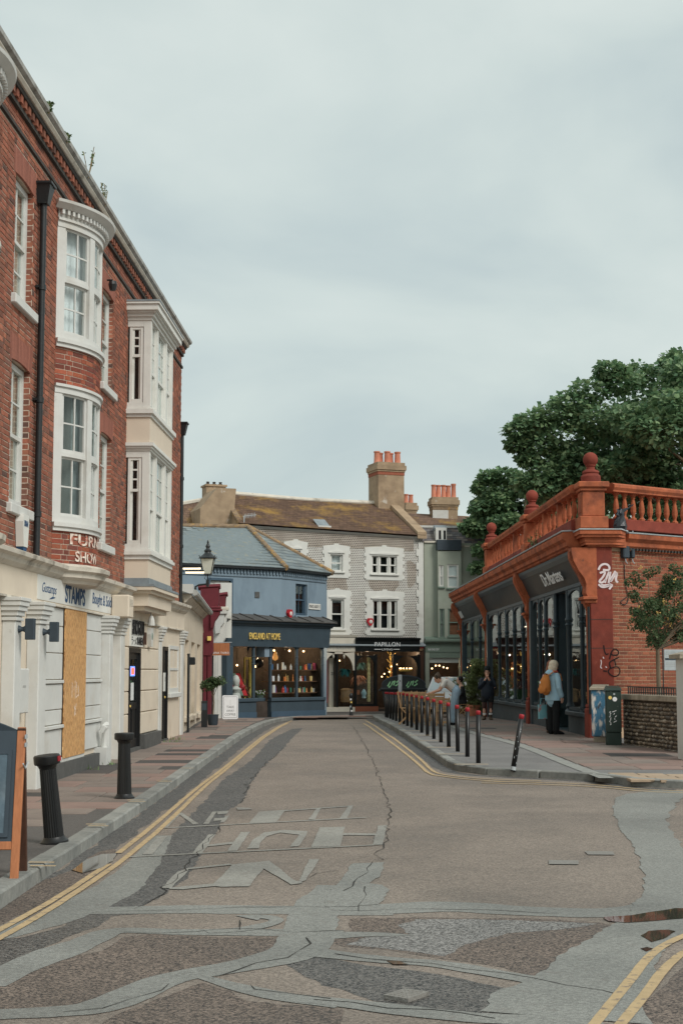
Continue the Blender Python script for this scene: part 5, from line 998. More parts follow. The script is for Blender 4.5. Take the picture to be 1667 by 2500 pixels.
MB().box(-hw, hw, -.012, .015, -hh, hh).build('plate', 'white_paint', t); lettering(t, 'PRINCE ALBERT ST', -hw * .92, hw * .92, -hh * .5, hh * .5, -.014, 'letter_black', .002, .0)
def alarm(name, label, fr, px, py): t = thing(name, label, 'alarm', onwall(fr, px, py), fr.a); MB().prism([(-.1, .14), (.1, .14), (.15, .02), (.05, -.16), (-.05, -.16), (-.15, .02)], -.1, 0).build('case', 'red_door', t); MB().ball((0.02, -.1, .0), .075, sq=(1, .25, 1)).build('badge', 'white_paint', t)
alarm('alarm_box', 'red alarm box with white badge on the blue wall', B2, 704, 1498); MB()
t = thing('wall_vent', 'small square grey vent in the middle of the blue wall', 'vent', onwall(B1, 628, 1452), B1.a); MB().box(-.09, .09, -.015, .02, -.1, .1).build('grille', 'plinth_grey', t)
# ================================================================== flint-fronted house with the two shops
def course_mat(name, c_stone, c_mortar, bw, bh, mort, sq=1, stain=None, rough=.85, vary=.35):
    m = mat(name, c_mortar, rough, .08, 3, 0, stain=stain); n = m.node_tree.nodes; l = m.node_tree.links; b = n['Principled BSDF']; old = b.inputs['Base Color'].links[0].from_socket
    tc = n.new('ShaderNodeTexCoord'); sp_ = n.new('ShaderNodeSeparateXYZ'); cb_ = n.new('ShaderNodeCombineXYZ'); l.new(tc.outputs['Object'], sp_.inputs[0]); l.new(sp_.outputs[0], cb_.inputs[0]); l.new(sp_.outputs[2], cb_.inputs[1])
    nz = n.new('ShaderNodeTexNoise'); nz.inputs['Scale'].default_value = 14; l.new(cb_.outputs[0], nz.inputs[0]); va = n.new('ShaderNodeVectorMath'); va.operation = 'MULTIPLY_ADD'; va.inputs[1].default_value = (.03, .012, 0); l.new(nz.outputs['Color'], va.inputs[0]); l.new(cb_.outputs[0], va.inputs[2])
    bt = n.new('ShaderNodeTexBrick'); bt.inputs['Scale'].default_value = 1; bt.inputs['Brick Width'].default_value = bw; bt.inputs['Row Height'].default_value = bh; bt.inputs['Mortar Size'].default_value = mort; bt.inputs['Mortar Smooth'].default_value = .5
    d = tuple(v * (1 - vary) for v in c_stone[:3]) + (1,); bt.inputs['Color1'].default_value = c_stone; bt.inputs['Color2'].default_value = d; l.new(va.outputs[0], bt.inputs['Vector'])
    mx = n.new('ShaderNodeMix'); mx.data_type = 'RGBA'; l.new(bt.outputs['Fac'], mx.inputs[0]); l.new(bt.outputs['Color'], mx.inputs['A']); l.new(old, mx.inputs['B']); l.new(mx.outputs['Result'], b.inputs['Base Color'])
    bp = n.new('ShaderNodeBump'); bp.inputs['Strength'].default_value = .5; bp.inputs['Distance'].default_value = .015; bp.invert = True; l.new(bt.outputs['Fac'], bp.inputs['Height']); l.new(bp.outputs[0], b.inputs['Normal']); return m
course_mat('flint_white', C(112, 104, 97), C(186, 183, 176), .1, .07, .025, stain=(C(168, 160, 148), .9, .5, .72, .6))
course_mat('flint_bare', C(98, 90, 82), C(172, 162, 150), .1, .07, .02, stain=(C(120, 106, 92), 1.6, .45, .7, .6))
course_mat('roof_tile', C(110, 86, 70), C(66, 52, 44), .17, .1, .006, stain=(C(60, 46, 38), 1, .5, .7, .5), vary=.3)
def lichen(m, c_, sc, lo, hi):
    n = m.node_tree.nodes; l = m.node_tree.links; b = n['Principled BSDF']; old = b.inputs['Base Color'].links[0].from_socket; tc = n.new('ShaderNodeTexCoord'); no = n.new('ShaderNodeTexNoise'); no.inputs['Scale'].default_value = sc; no.inputs['Detail'].default_value = 9; no.inputs['Roughness'].default_value = .72; l.new(tc.outputs['Object'], no.inputs[0])
    mr = n.new('ShaderNodeMapRange'); mr.inputs[1].default_value = lo; mr.inputs[2].default_value = hi; mr.inputs[4].default_value = .85; l.new(no.outputs[0], mr.inputs[0]); mx = n.new('ShaderNodeMix'); mx.data_type = 'RGBA'; l.new(mr.outputs[0], mx.inputs[0]); l.new(old, mx.inputs['A']); mx.inputs['B'].default_value = c_; l.new(mx.outputs['Result'], b.inputs['Base Color'])
lichen(MATS['roof_tile'], C(152, 120, 56), .9, .5, .66)
PF = Fr(-4.03, 56.16, R(20)); PL = 7.84
pb = bhouse('flint_house', 'three storey flint-fronted house with mossy tiled roof and black shopfront', PF)
EL, ER = PF.at(582, 1283)[1], PF.at(1030, 1313)[1]
wn = [(PF.rect(705, 1334, 727, 1372), 1), (PF.rect(806, 1354, 836, 1395), 1), (PF.rect(907, 1358, 968, 1401), 3), (PF.rect(807, 1463, 839, 1535), 1), (PF.rect(909, 1466, 969, 1536), 3)]
wn[0] = (PF.rect(711, 1344, 733, 1375), 1)
mb = MB(); wall_mesh(mb, 0, PL, 2.6, 6.9, [w_[0] for w_ in wn], 0, .1); mb.add([(0, 0, 6.9), (PL, 0, 6.9), (PL, 0, ER), (0, 0, EL)], [(0, 1, 2, 3)]); mb.build('wall', 'flint_white', pb)
MB().prism([(0.003, 6.52), (PL - .4, 6.42), (PL - .4, ER - .02), (0.003, EL - .02)], -.004, -.002).build('bare_flint', 'flint_bare', pb)
for a in (PF.rect(793, 1408, 850, 1442), PF.rect(901, 1412, 973, 1446), PF.rect(992, 1370, 1015, 1432)):
    n = 22; pts = []; cx_, cz_ = (a[0] + a[1]) / 2, (a[2] + a[3]) / 2
    for i in range(n): t = 2 * math.pi * i / n; rr = 1 + .12 * math.sin(3 * t + cx_) + rnd.uniform(-.07, .07); s_ = abs(math.cos(t)) ** .6 * math.copysign(1, math.cos(t)); c_ = abs(math.sin(t)) ** .6 * math.copysign(1, math.sin(t)); pts.append((cx_ + (a[1] - a[0]) / 2 * s_ * rr, cz_ + (a[3] - a[2]) / 2 * c_ * rr))
    MB().prism(pts, -.005, -.002).build('bare_flint', 'flint_bare', pb)
for (a, n), bk in zip(wn, ('dark_room', 'net_curtain', 'dark_room', 'dark_room', 'dark_room')):   # white quoined surrounds
    x0, x1, z0, z1 = a; m_ = .26; k = MB()
    k.box(x0 - m_, x0, -.03, .02, z0 - .26, z1); k.box(x1, x1 + m_, -.03, .02, z0 - .26, z1); k.prism([(x0 - m_, z1), (x1 + m_, z1), (x1 + m_ + .06, z1 + .34), ((x0 + x1) / 2 + .1, z1 + .4), ((x0 + x1) / 2 + .1, z1 + .45), ((x0 + x1) / 2 - .1, z1 + .45), ((x0 + x1) / 2 - .1, z1 + .4), (x0 - m_ - .06, z1 + .34)], -.03, .02); k.box(x0, x1, -.03, .02, z0 - .26, z0 - .07)
    z = z0 - .2; i = 0
    while z < z1 + .15:
        if i % 2 == 0: k.box(x0 - m_ - .08, x0 - m_, -.029, .02, z, z + .15); k.box(x1 + m_, x1 + m_ + .08, -.029, .02, z, z + .15)
        z += .15; i += 1
    k.build('window_surround', 'white_paint', pb)
    MB().cbox(x0 - .08, x1 + .08, -.1, .05, z0 - .07, z0, .01).build('window_sill', 'white_paint', pb)
    MB().prism([(x0 - .08, z1 + .06), (x1 + .08, z1 + .06), (x1 + .08, z1 + .1), ((x0 + x1) / 2, z1 + .16), (x0 - .08, z1 + .1)], -.07, -.03).build('hood_mould', 'white_paint', pb)
    if n == 1: sash(pb, x0, x1, z0, z1, .05, 'white_paint', 1, 1, 1, bk, .05, .02, .15)
    else:
        w_ = x1 - x0
        for u, v in ((x0, x0 + w_ * .28), (x0 + w_ * .31, x0 + w_ * .69), (x0 + w_ * .72, x1)): sash(pb, u, v, z0, z1, .05, 'white_paint', 1, 1, 1, bk, .04, .02, .15)
        MB().box(x0 + w_ * .28, x0 + w_ * .31, .0, .1, z0, z1).build('mullion', 'white_paint', pb); MB().box(x0 + w_ * .69, x0 + w_ * .72, .0, .1, z0, z1).build('mullion', 'white_paint', pb)
k = MB(); z = 2.6; i = 0
while z < ER - .2: k.box(PL - (.3 if i % 2 else .2), PL + .02, -.035, .05, z, z + .28); z += .28; i += 1
k.build('quoin_strip', 'white_paint', pb)
MB().add([(-.02, .05, EL - .1), (PL, .05, ER - .1), (PL, -.13, ER + .02), (-.02, -.13, EL + .02), (-.02, .1, EL + .06), (PL, .1, ER + .06)], [(0, 1, 2, 3), (3, 2, 5, 4), (0, 3, 4), (1, 5, 2)]).build('eaves_board', 'old_white', pb)
RD = 3.3; RZ = PF.at(640, 1209, RD)[1]; RZ2 = PF.at(922, 1231, RD)[1]
a_ = PF.rect(499, 1190, 546, 1215, RD); sk_ = lambda x, t: x + t * (a_[1] - .1) * max(0, 1 - x / 3)
rf = MB(); n = 24
for i in range(n):                                        # an old sagging slope
    a, b = -.05 + (PL + .1) * i / n, -.05 + (PL + .1) * (i + 1) / n; sg = lambda x: -.07 * math.sin(math.pi * x / PL) + .015 * mnoise.noise(Vector((x * 1.7, 0, 0)))
    E = lambda x: EL + (ER - EL) * x / PL + .07; T = lambda x: RZ + (RZ2 - RZ) * x / PL + sg(x)
    rf.add([(a, -.2, E(a)), (b, -.2, E(b)), (sk_(b, 1), RD, T(b)), (sk_(a, 1), RD, T(a))], [(0, 1, 2, 3)]); rf.add([(sk_(a, 1), RD, T(a)), (sk_(b, 1), RD, T(b)), (b, 2 * RD, E(b)), (a, 2 * RD, E(a))], [(0, 1, 2, 3)])
rfm = rf.mesh('roof', 'roof_tile'); rfo = obj('roof', rfm, pb)
# tiles overlap as stepped courses
k = MB(); nr = 34
for j in range(nr):
    t0, t1 = j / nr, (j + 1.0) / nr
    for i in range(n):
        a, b = -.05 + (PL + .1) * i / n, -.05 + (PL + .1) * (i + 1) / n; f = lambda x, t, up: (sk_(x, t), -.2 + (RD + .2) * t, (E(x) + (T(x) - E(x)) * t) + up)
        jig = .006 * mnoise.noise(Vector((a * 3, j * .7, 0))); k.add([f(a, t0, .035 + jig), f(b, t0, .035 + jig), f(b, t1, .012), f(a, t1, .012), f(a, t0, .008), f(b, t0, .008)], [(0, 1, 2, 3), (4, 5, 1, 0)])
obj('tile_course', k.mesh('tile_course', 'roof_tile'), pb, kind='stuff')
mb = MB(); mb.tube([(a_[1] - .1, RD, RZ + .03), (PL * .5, RD, (RZ + RZ2) / 2 - .04), (PL + .05, RD, RZ2 + .03)], .11, 8); mb.build('ridge_tiles', 'moulding', pb, True)
# left gable end and its chimney breast
G_ = MB(); G_.add([(0, 0, 0), (0, 2 * RD, 0), (0, 2 * RD, EL), (a_[1] - .1, RD, RZ), (0, 0, EL)], [(0, 1, 2, 3, 4)]); G_.add([(PL, 0, 0), (PL, 2 * RD, 0), (PL, 2 * RD, ER), (PL, RD, RZ2), (PL, 0, ER)], [(0, 1, 2, 3, 4)]); G_.box(0.01, PL - .01, 2 * RD - .1, 2 * RD, 0, EL - .1); G_.build('gable_wall', 'render_brown', pb)
k = MB(); vx = a_[1] - .1; k.add([(-.06, -.15, EL + .1), (vx - .06, RD, RZ + .1), (vx + .16, RD, RZ + .1), (.16, -.15, EL + .1), (-.06, -.15, EL - .05), (vx - .06, RD, RZ - .05), (vx + .16, RD, RZ - .05), (.16, -.15, EL - .05)], [(0, 1, 2, 3), (4, 7, 6, 5), (0, 4, 5, 1), (3, 2, 6, 7)]); k.build('verge', 'ridge_tile', pb)
k = MB(); k.add([(PL - .3, -.2, ER + .22), (PL - .3, RD, RZ2 + .2), (PL + .1, RD, RZ2 + .2), (PL + .1, -.2, ER + .22), (PL - .3, -.2, ER - .05), (PL - .3, RD, RZ2 - .05), (PL + .1, RD, RZ2 - .05), (PL + .1, -.2, ER - .05)], [(0, 1, 2, 3), (0, 3, 7, 4), (0, 4, 5, 1), (3, 2, 6, 7)]); k.build('parapet_coping', 'render_brown', pb)
def stack(par, x0, x1, y0, y1, z0, z1, m, pots, ph, pr=.11, band='brick', n2=1):
    k = MB(); k.box(x0, x1, y0, y1, z0, z1 - .5); k.box(x0 - .04, x1 + .04, y0 - .04, y1 + .04, z1 - .36, z1 - .28); k.box(x0 - .08, x1 + .08, y0 - .08, y1 + .08, z1 - .28, z1 - .08); k.box(x0 - .03, x1 + .03, y0 - .03, y1 + .03, z1 - .08, z1 + .05); c_ = k.build('chimney', m, par)
    MB().box(x0 - .015, x1 + .015, y0 - .015, y1 + .015, z1 - .5, z1 - .36).build('brick_band', band, c_)
    for i in range(pots):
        px_ = x0 + (x1 - x0) * (i + .5) / pots; h = ph * rnd.uniform(.92, 1.06); yy = (y0 + y1) / 2 + (.12 if i % 2 else -.12) * n2
        MB().lathe([(pr * 1.1, 0), (pr * .92, h * .1), (pr * .8, h * .86), (pr * .95, h * .9), (pr * .95, h), (pr * .7, h), (pr * .7, h - .1)], 10, (px_, yy, z1 + .04)).build('chimney_pot', 'pot_terracotta', c_, True)
    return c_
a = PF.rect(922, 1132, 988, 1240, RD - .5); stack(pb, a[0], a[1] - .05, RD - .55, RD + .6, RZ2 - 1.1, a[3], 'render_brown', 5, .52, .15, 'brick_bow')
a = PF.rect(992, 1230, 1016, 1260, RD + 2); stack(pb, a[0], a[1], RD + 2, RD + 2.7, a[2] - 1.5, a[3], 'render_brown', 2, .42, .12, 'render_brown', 0)
k = MB(); zt = a_[3]; k.plan([(a_[0], RD - .35), (a_[1], RD - .35), (a_[1], RD + .35), (a_[0], RD + .35)], RZ - 1.6, zt); k.box(a_[0] - .05, a_[1] + .05, RD - .4, RD + .4, zt, zt + .08); k.build('chimney', 'render_brown', pb)
for i in range(3): MB().lathe([(.07, 0), (.09, .06), (.05, .09), (.08, .14), (.01, .16)], 8, (a_[0] + .15 + i * .27, RD, zt + .08)).build('chimney_cowl', 'eave_dark', pb)
k = MB(); k.prism([(a_[0] - .7, RZ - 2.4), (.02, RZ - 2.4), (a_[1] - .05, RZ - .05), (a_[0], RZ - .05), (a_[0] - .7, RZ - .9)], 1.2, 2.9); k.build('chimney_breast', 'render_brown', pb)
MB().add([(-3.6, 1.2, EL - 1.2), (.0, 1.0, EL - 1.2), (a_[0] - .1, RD, RZ - .35), (-3.6, RD, RZ - .9)], [(0, 1, 2, 3)]).build('side_roof', 'roof_tile', pb); k = MB(); k.tube([(-3.4, RD, RZ - .9), (a_[0], RD, RZ - .3)], .1, 6); k.build('ridge_tiles', 'moulding', pb)
t = thing('aerial', 'television aerial on the tiled roof edge above the slates', 'aerial', PF.w(*[PF.at(596, 1284, -.1)[0], -.1, EL + .02]), PF.a); k = MB(); k.tube([(0, 0, 0), (0, 0, .34)], .022, 5); k.tube([(-.05, 0, .34), (.5, 0, .42)], .014, 5); k.build('mast', 'galvanised', t); [MB().tube([(.02 + .06 * i, -.0, .26 + .01 * i), (.02 + .06 * i, 0, .44 + .01 * i)], .009, 4).build('element', 'galvanised', t) for i in range(8)]
a = PF.rect(776, 1286, 805, 1296, .1); t = obj('skylight', None, pb); t.location = (0, 0, 0); MB().add([(a[0], .05, EL + .1), (a[1], .05, EL + .1), (a[1] - .1, .45, EL + .42), (a[0] - .1, .45, EL + .42)], [(0, 1, 2, 3)]).build('glazing', 'lead', t)
MB().box(a[0] - .02, a[1] + .02, -.02, .06, EL - .02, EL + .12).build('upstand', 'old_white', t)
alarm('alarm_box', 'red alarm box with white badge on the flint front', PF, 902, 1518)
# ground floor: door with fretted arch, and the black shop
pz = 2.55
MB().sweep([(.1, 2.56), (-.35, 2.5), (-.4, 2.54), (-.36, 2.6), (.05, 2.72)], 3.2, PL - .05).build('lead_canopy', 'lead', pb)
a = PF.rect(780, 1555, 868, 1591, -.3); MB().box(a[0], a[1], -.3, -.1, a[2], a[3]).build('name_board', 'lamb_cream', pb); MB().sweep([(-.1, a[3]), (-.33, a[3]), (-.36, a[3] + .08), (-.1, a[3] + .08)], a[0], a[1] + .05).build('name_cornice', 'lamb_cream', pb)
b = PF.rect(798, 1575, 856, 1585, -.31); lettering(pb, 'LAMB BUILDING', b[0], b[1], b[2], b[3], -.301, 'letter_grey', .003, -.005)
c = PF.rect(868, 1562, 1024, 1591, -.34); MB().sweep([(-.1, c[2]), (-.34, c[2]), (-.38, c[3]), (-.1, c[3])], c[0], c[1]).build('shop_fascia', 'papillon_black', pb)
MB().sweep([(-.1, c[3]), (-.42, c[3]), (-.45, c[3] + .08), (-.1, c[3] + .1)], c[0], c[1] + .02).build('fascia_cornice', 'papillon_black', pb)
d = PF.rect(914, 1568, 976, 1578, -.37); lettering(pb, 'PAPILLON', d[0], d[1], d[2], d[3], -.392, 'letter_white', .006, .0); d = PF.rect(932, 1583, 958, 1588, -.37); lettering(pb, 'LIVING', d[0], d[1], d[2], d[3], -.372, 'letter_white', .006, .0)
for l_, r2 in ((914, 930), (960, 975)): d = PF.rect(l_, 1585, r2, 1586, -.37); MB().box(d[0], d[1], -.372, -.35, d[2], d[3] + .01).build('rule', 'letter_white', pb)
a = PF.rect(780, 1592, 866, 1735, -.25); px_ = lambda p_, y=-.2: PF.at(p_, 1660, y)[0]
MB().box(px_(788, .3), px_(805, .3), .3, .36, .25, 2.0).build('red_door', 'red_door', pb); MB().box(px_(804, .1), px_(819, .1), .1, .3, -.1, 2.05).build('door_pier', 'lamb_cream', pb); b = PF.rect(808, 1641, 815, 1648, .09); lettering(pb, '22', b[0], b[1], b[2], b[3], .098, 'letter_black', .002)
k = MB(); x0, x1 = px_(788, -.28), px_(865, -.28); n = 14; r2 = (x1 - x0) / 2; zb, zt = 1.55, PF.at(820, 1592, -.28)[1]
pts = [(x0, zt), (x0, zb)] + [(x0 + .06 + .5 * (1 - math.cos(t * math.pi / 2 / n)), zb + (zt - .06 - zb) * math.sin(t * math.pi / 2 / n)) for t in range(n + 1)]; k.prism(pts, -.3, -.24)
pts = [(x1, zt), (x1, zb)] + [(x1 - .06 - .5 * (1 - math.cos(t * math.pi / 2 / n)), zb + (zt - .06 - zb) * math.sin(t * math.pi / 2 / n)) for t in range(n + 1)]; k.prism(pts[::-1], -.3, -.24)
k.box(x0 + .5, x1 - .5, -.3, -.24, zt - .07, zt); k.build('arched_fretwork', 'lamb_cream', pb)
for p_ in (812, 838): MB().lathe([(.02, -.2), (.05, -.12), (.03, -.05), (.06, 0)], 8, (px_(p_), -.27, zt - .05)).build('pendant_boss', 'lamb_cream', pb)
MB().box(px_(788), px_(862), -.4, .3, -.2, .1).build('doorstep', 'lamb_cream', pb); MB().box(px_(862), px_(920), -.35, .2, -.3, .12).build('stall_riser', 'brick_side', pb)
for l_, r2 in ((820, 824), (864, 869), (913, 919), (1017, 1024), (958, 966)): MB().box(px_(l_), px_(r2), -.28, -.15, .1, pz - .35).build('shop_post', 'papillon_black', pb)
for l_, r2, zb_ in ((869, 913, .12), (966, 1017, .12)):
    x0, x1 = px_(l_), px_(r2); k = MB(); k.box(x0, x1, -.26, -.18, zb_, zb_ + .1); zt2 = 2.16; n = 10; w_ = x1 - x0
    for s_, xc in ((1, x0), (-1, x1)): p_ = [(xc, zt2)] + [(xc + s_ * w_ / 2 * (1 - math.cos(t * math.pi / 2 / n)), 1.7 + (zt2 - .03 - 1.7) * math.sin(t * math.pi / 2 / n)) for t in range(n + 1)]; k.prism(p_ if s_ > 0 else p_[::-1], -.26, -.2)
    k.build('arched_frame', 'papillon_black', pb); MB().box(x0, x1, -.215, -.21, zb_ + .1, zt2).build('shop_pane', 'shop_glass', pb)
MB().box(px_(824), px_(864), -.215, -.21, .12, 1.95).build('shop_pane', 'shop_glass', pb)
MB().box(px_(1024), px_(1034), -.2, .1, -.2, pz - .2).build('end_pier', 'wood_dark', pb); a = PF.rect(1022, 1574, 1034, 1583, -.3); MB().box(a[0], a[1], -.3, -.28, a[2], a[3]).build('red_plate', 'red_door', pb)
k = MB(); xL, xR = px_(824), PL; k.box(xL, xR, 2.4, 2.5, -.1, 2.6); k.box(xL, xR, -.1, 2.5, 2.5, 2.6); k.box(xL, xR, -.2, 2.5, -.1, .02); k.box(xL - .06, xL, .0, 2.5, 0, 2.6); k.box(xR - .02, xR, -.1, 2.5, 0, 2.6); k.build('interior', 'shop_interior', pb)
def at_p(px, py, y): x, z = PF.at(px, py, y); return PF.w(x, y, z)
def feathers(px, py, y, r, c_, label, n=60):
    t = thing('feather_chandelier', label, 'chandelier', at_p(px, py, y), PF.a); m = mat('feather_' + label.split()[0], C(*c_), .8, .2, 6, 0, isl=.3); k = MB()
    for i in range(n):
        a = r_.uniform(0, 6.28); rr = r * r_.uniform(.5, 1); tip = Vector((math.cos(a) * rr, math.sin(a) * rr * .7, -r * r_.uniform(.1, .9))); mid = tip * .55 + Vector((0, 0, r * .3)); s_ = Vector((-math.sin(a), math.cos(a), 0)) * r * .13; k.add([Vector((0, 0, r * .2)), mid + s_, tip, mid - s_], [(0, 1, 2, 3)])
    k.build('feather', m, t, kind='stuff'); MB().tube([(0, 0, r * .2), (0, 0, 1.0)], .01, 5).build('rod', 'black_iron', t)
feathers(842, 1637, .4, .34, (40, 140, 150), 'turquoise feather chandelier in the flint house doorway window'); feathers(882, 1622, .1, .3, (120, 150, 132), 'sage feather chandelier behind the arched shop window'); feathers(874, 1655, .15, .42, (190, 130, 96), 'tan feather chandelier below the sage one')
t = thing('porcelain_jar', 'blue and white lidded porcelain jar in the arched window', 'jar', at_p(888, 1706, .05), PF.a); mat('porcelain', C(150, 186, 196), .3, .2, 14, 0); MB().lathe([(.06, 0), (.1, .05), (.07, .09), (.12, .2), (.11, .27), (.06, .31), (.08, .33), (.03, .37), (.01, .39)], 12).build('body', 'porcelain', t, True)
for i, (px, py) in enumerate(((855, 1680), (871, 1683))):
    t = thing('table_lamp', ('larger' if i == 0 else 'smaller') + ' tan drum-shaded table lamp in the flint house window', 'lamp', at_p(px, py + 38, .2 + .2 * i), PF.a); MB().lathe([(.1, 0), (.04, .05), (.06, .2), (.03, .4)], 10).build('base', 'shelf_wood', t); MB().lathe([(.12, .42), (.11, .6)], 12).build('shade', 'wood_orange', t)
t = thing('carved_post', 'pale gold carved post standing in the arched window', 'post', at_p(900, 1713, -.05), PF.a); k = MB(); mat('pale_gold', C(190, 176, 120), .7, .35, 14, .4, 30); k.lathe([(.07, 0), (.08, .1)] + [(.06 + .012 * (i % 2), .12 + i * .09) for i in range(18)] + [(.07, 1.78)], 8); k.build('shaft', 'pale_gold', t)
t = thing('wicker_sack', 'tan cloth sack with ears standing in the flint house window', 'sack', at_p(845, 1714, .1), PF.a); mat('sackcloth', C(150, 116, 78), .9, .25, 8, .3, 30); MB().lathe([(.2, 0), (.26, .15), (.22, .35), (.25, .5), (.12, .55)], 10).build('sack', 'sackcloth', t, True)
for i, (px, py) in enumerate(((829, 1613), (955, 1627), (944, 1658), (968, 1622), (932, 1652), (938, 1645), (950, 1640))): pendant(px, py, PF, .9, .03, 'shop_bulb', 'small warm bulb %s in the flint house shop' % ('above the turquoise feathers', 'near the top of the gilt chandelier', 'low by the bin', 'right of the gilt chandelier', 'leftmost in the doorway', 'second from the left in the doorway', 'at the middle of the gilt chandelier')[i], 'bulb', 'bulbs in the flint house shop', 2.5)
t = thing('gilt_chandelier', 'gilt branching chandelier glowing in the black shop doorway', 'chandelier', at_p(953, 1632, 1.0), PF.a); k = MB(); [k.tube([(0, 0, -.5 + .1 * i), (.22 * math.cos(i * 2.1), .16 * math.sin(i * 2.1), -.45 + .12 * i)], .02, 5) for i in range(11)]; k.tube([(0, 0, -.6), (0, 0, .9)], .025, 6); k.build('branch', 'letter_gold', t)
t = thing('ring_chandelier', 'wide ring chandelier with bulbs in the right arched window', 'chandelier', at_p(990, 1636, .3), PF.a); k = MB(); k.lathe([(.26, -.05), (.28, 0), (.26, .04), (.24, 0)], 14); k.build('ring', 'letter_gold', t); [MB().ball((.25 * math.cos(i), .25 * math.sin(i), .07), .03, 6, 5).build('bulb', 'bulb', t) for i in range(6)]; MB().tube([(0, 0, 0), (0, 0, .8)], .008, 5).build('rod', 'black_iron', t)
MB().box(px_(1000), px_(1012), 1.8, 1.84, .3, 1.9).build('wood_screen', 'wood_orange', pb)
shop_light(PF, px_(845, .8), .8, 2.2, 12); shop_light(PF, px_(895, .8), .7, 2.2, 14); shop_light(PF, px_(985, .8), .9, 2.2, 20)

# ================================================================== sage green house
GF = Fr(3.42, 59.0, R(8)); GL = 2.6
gb = bhouse('sage_house', 'sage green rendered house with slate mansard and shop at street level', GF)
pz1 = GF.at(1050, 1325)[1]; pz2 = GF.at(1145, 1336)[1]; bxa, bxb = GF.at(1068, 1400, -.25)[0], GF.at(1126, 1400, -.25)[0]
gw = [(GF.rect(1071, 1380, 1083, 1432, -.25), 1), (GF.rect(1091, 1378, 1120, 1435, -.25), 1), (GF.rect(1072, 1486, 1085, 1556, -.25), 1), (GF.rect(1093, 1486, 1124, 1553, -.25), 1)]
MB().box(-.02, GL + .3, 0, 4, 2.3, pz1).build('wall', 'green_wall', gb); MB().box(bxb + .02, GL + .31, -.06, .0, 2.3, pz2).build('right_pier', 'green_wall', gb)
mb = MB(); wall_mesh(mb, bxa, bxb, 2.3, GF.at(1095, 1345, -.25)[1], [w_[0] for w_ in gw], -.25, .1); mb.box(bxa, bxa + .01, -.25, 0, 2.3, pz1 - .3); mb.box(bxb - .01, bxb, -.25, 0, 2.3, pz1 - .3); mb.build('bay_wall', 'green_wall', gb)
for (a, n), bk in zip(gw, ('blind_white', 'blind_white', 'net_curtain', 'blind_wood')): sash(gb, *a, -.2, 'green_trim' if bk != 'blind_white' else 'white_paint', 1, 1, 1, bk, .05, .02, .06); MB().cbox(a[0] - .04, a[1] + .04, -.32, -.22, a[2] - .08, a[2], .01).build('window_sill', 'green_trim', gb)
a = GF.rect(1067, 1318, 1126, 1343, -.3); MB().box(a[0], a[1], -.3, .2, a[2], a[3]).build('lead_parapet', 'slate_frame', gb)
MB().box(-.02, bxa, -.06, .1, pz1, pz1 + .07).build('coping', 'moulding', gb); MB().box(bxb, GL + .3, -.1, .1, pz2, pz2 + .07).build('coping', 'moulding', gb)
z2 = GF.at(1060, 1287, .7)[1]; mat('mansard_slate', C(98, 94, 94), .7, .2, 7, .2, 40, isl=.2, c2=[C(86, 84, 88), C(116, 110, 106), C(104, 88, 82)])
ms_ = MB().add([(-.1, .12, pz1), (GL + .4, .12, pz1), (GL + .25, .7, z2), (-.1, .7, z2)], [(0, 1, 2, 3)]).build('mansard', 'mansard_slate', gb)
for j in range(7):
    for i in range(9):
        u, v = -.08 + (i + (.5 if j % 2 else 0)) * .3, j / 7; 
        if u + .29 > GL + .3: continue
        o = MB().add([(0, 0, 0), (.29, 0, 0), (.29, .1, .13), (0, .1, .13), (0, -.015, .008), (.29, -.015, .008)], [(4, 5, 2, 3), (0, 1, 5, 4)]).build('slate', 'mansard_slate', ms_); o.location = (u, .105 + .58 * v, pz1 + (z2 - pz1) * v)
z3 = GF.at(1060, 1252, 3)[1]; MB().add([(-.6, .66, z2), (GL + .9, .66, z2), (GL + .7, 3, z3 - .15), (-.9, 3, z3)], [(0, 1, 2, 3)]).build('upper_roof', 'roof_tile', gb)
MB().box(-.1, GL + .3, .6, .72, z2 - .03, z2 + .06).build('curb_roll', 'old_white', gb)
dw = GF.rect(1064, 1294, 1088, 1320, .1); k = MB(); k.box(dw[0] - .02, dw[1] + .02, .05, .6, dw[2], dw[3] + .1); k.build('dormer', 'white_paint', gb); [MB().box(dw[0] + .1 + .2 * i, dw[0] + .2 + .2 * i, .045, .05, dw[2] + .05, dw[3] - .02).build('dormer_pane', 'black_gloss', gb) for i in range(2)]; MB().tube([(dw[0] - .06, .3, dw[3] + .1), (dw[1] + .06, .3, dw[3] + .1)], .12, 8).build('dormer_roof', 'lead', gb)
a = GF.rect(1056, 1222, 1117, 1262, 2.4); stack(gb, a[0], a[1], 2.4, 3.1, a[2] - .5, a[3] + .1, 'render_brown', 5, .6, .12, 'ridge_tile', .2); MB().box(a[0] - .01, a[1] - .42, 2.38, 2.4, a[2] - .4, a[3] - .42).build('white_flank', 'old_white', gb)
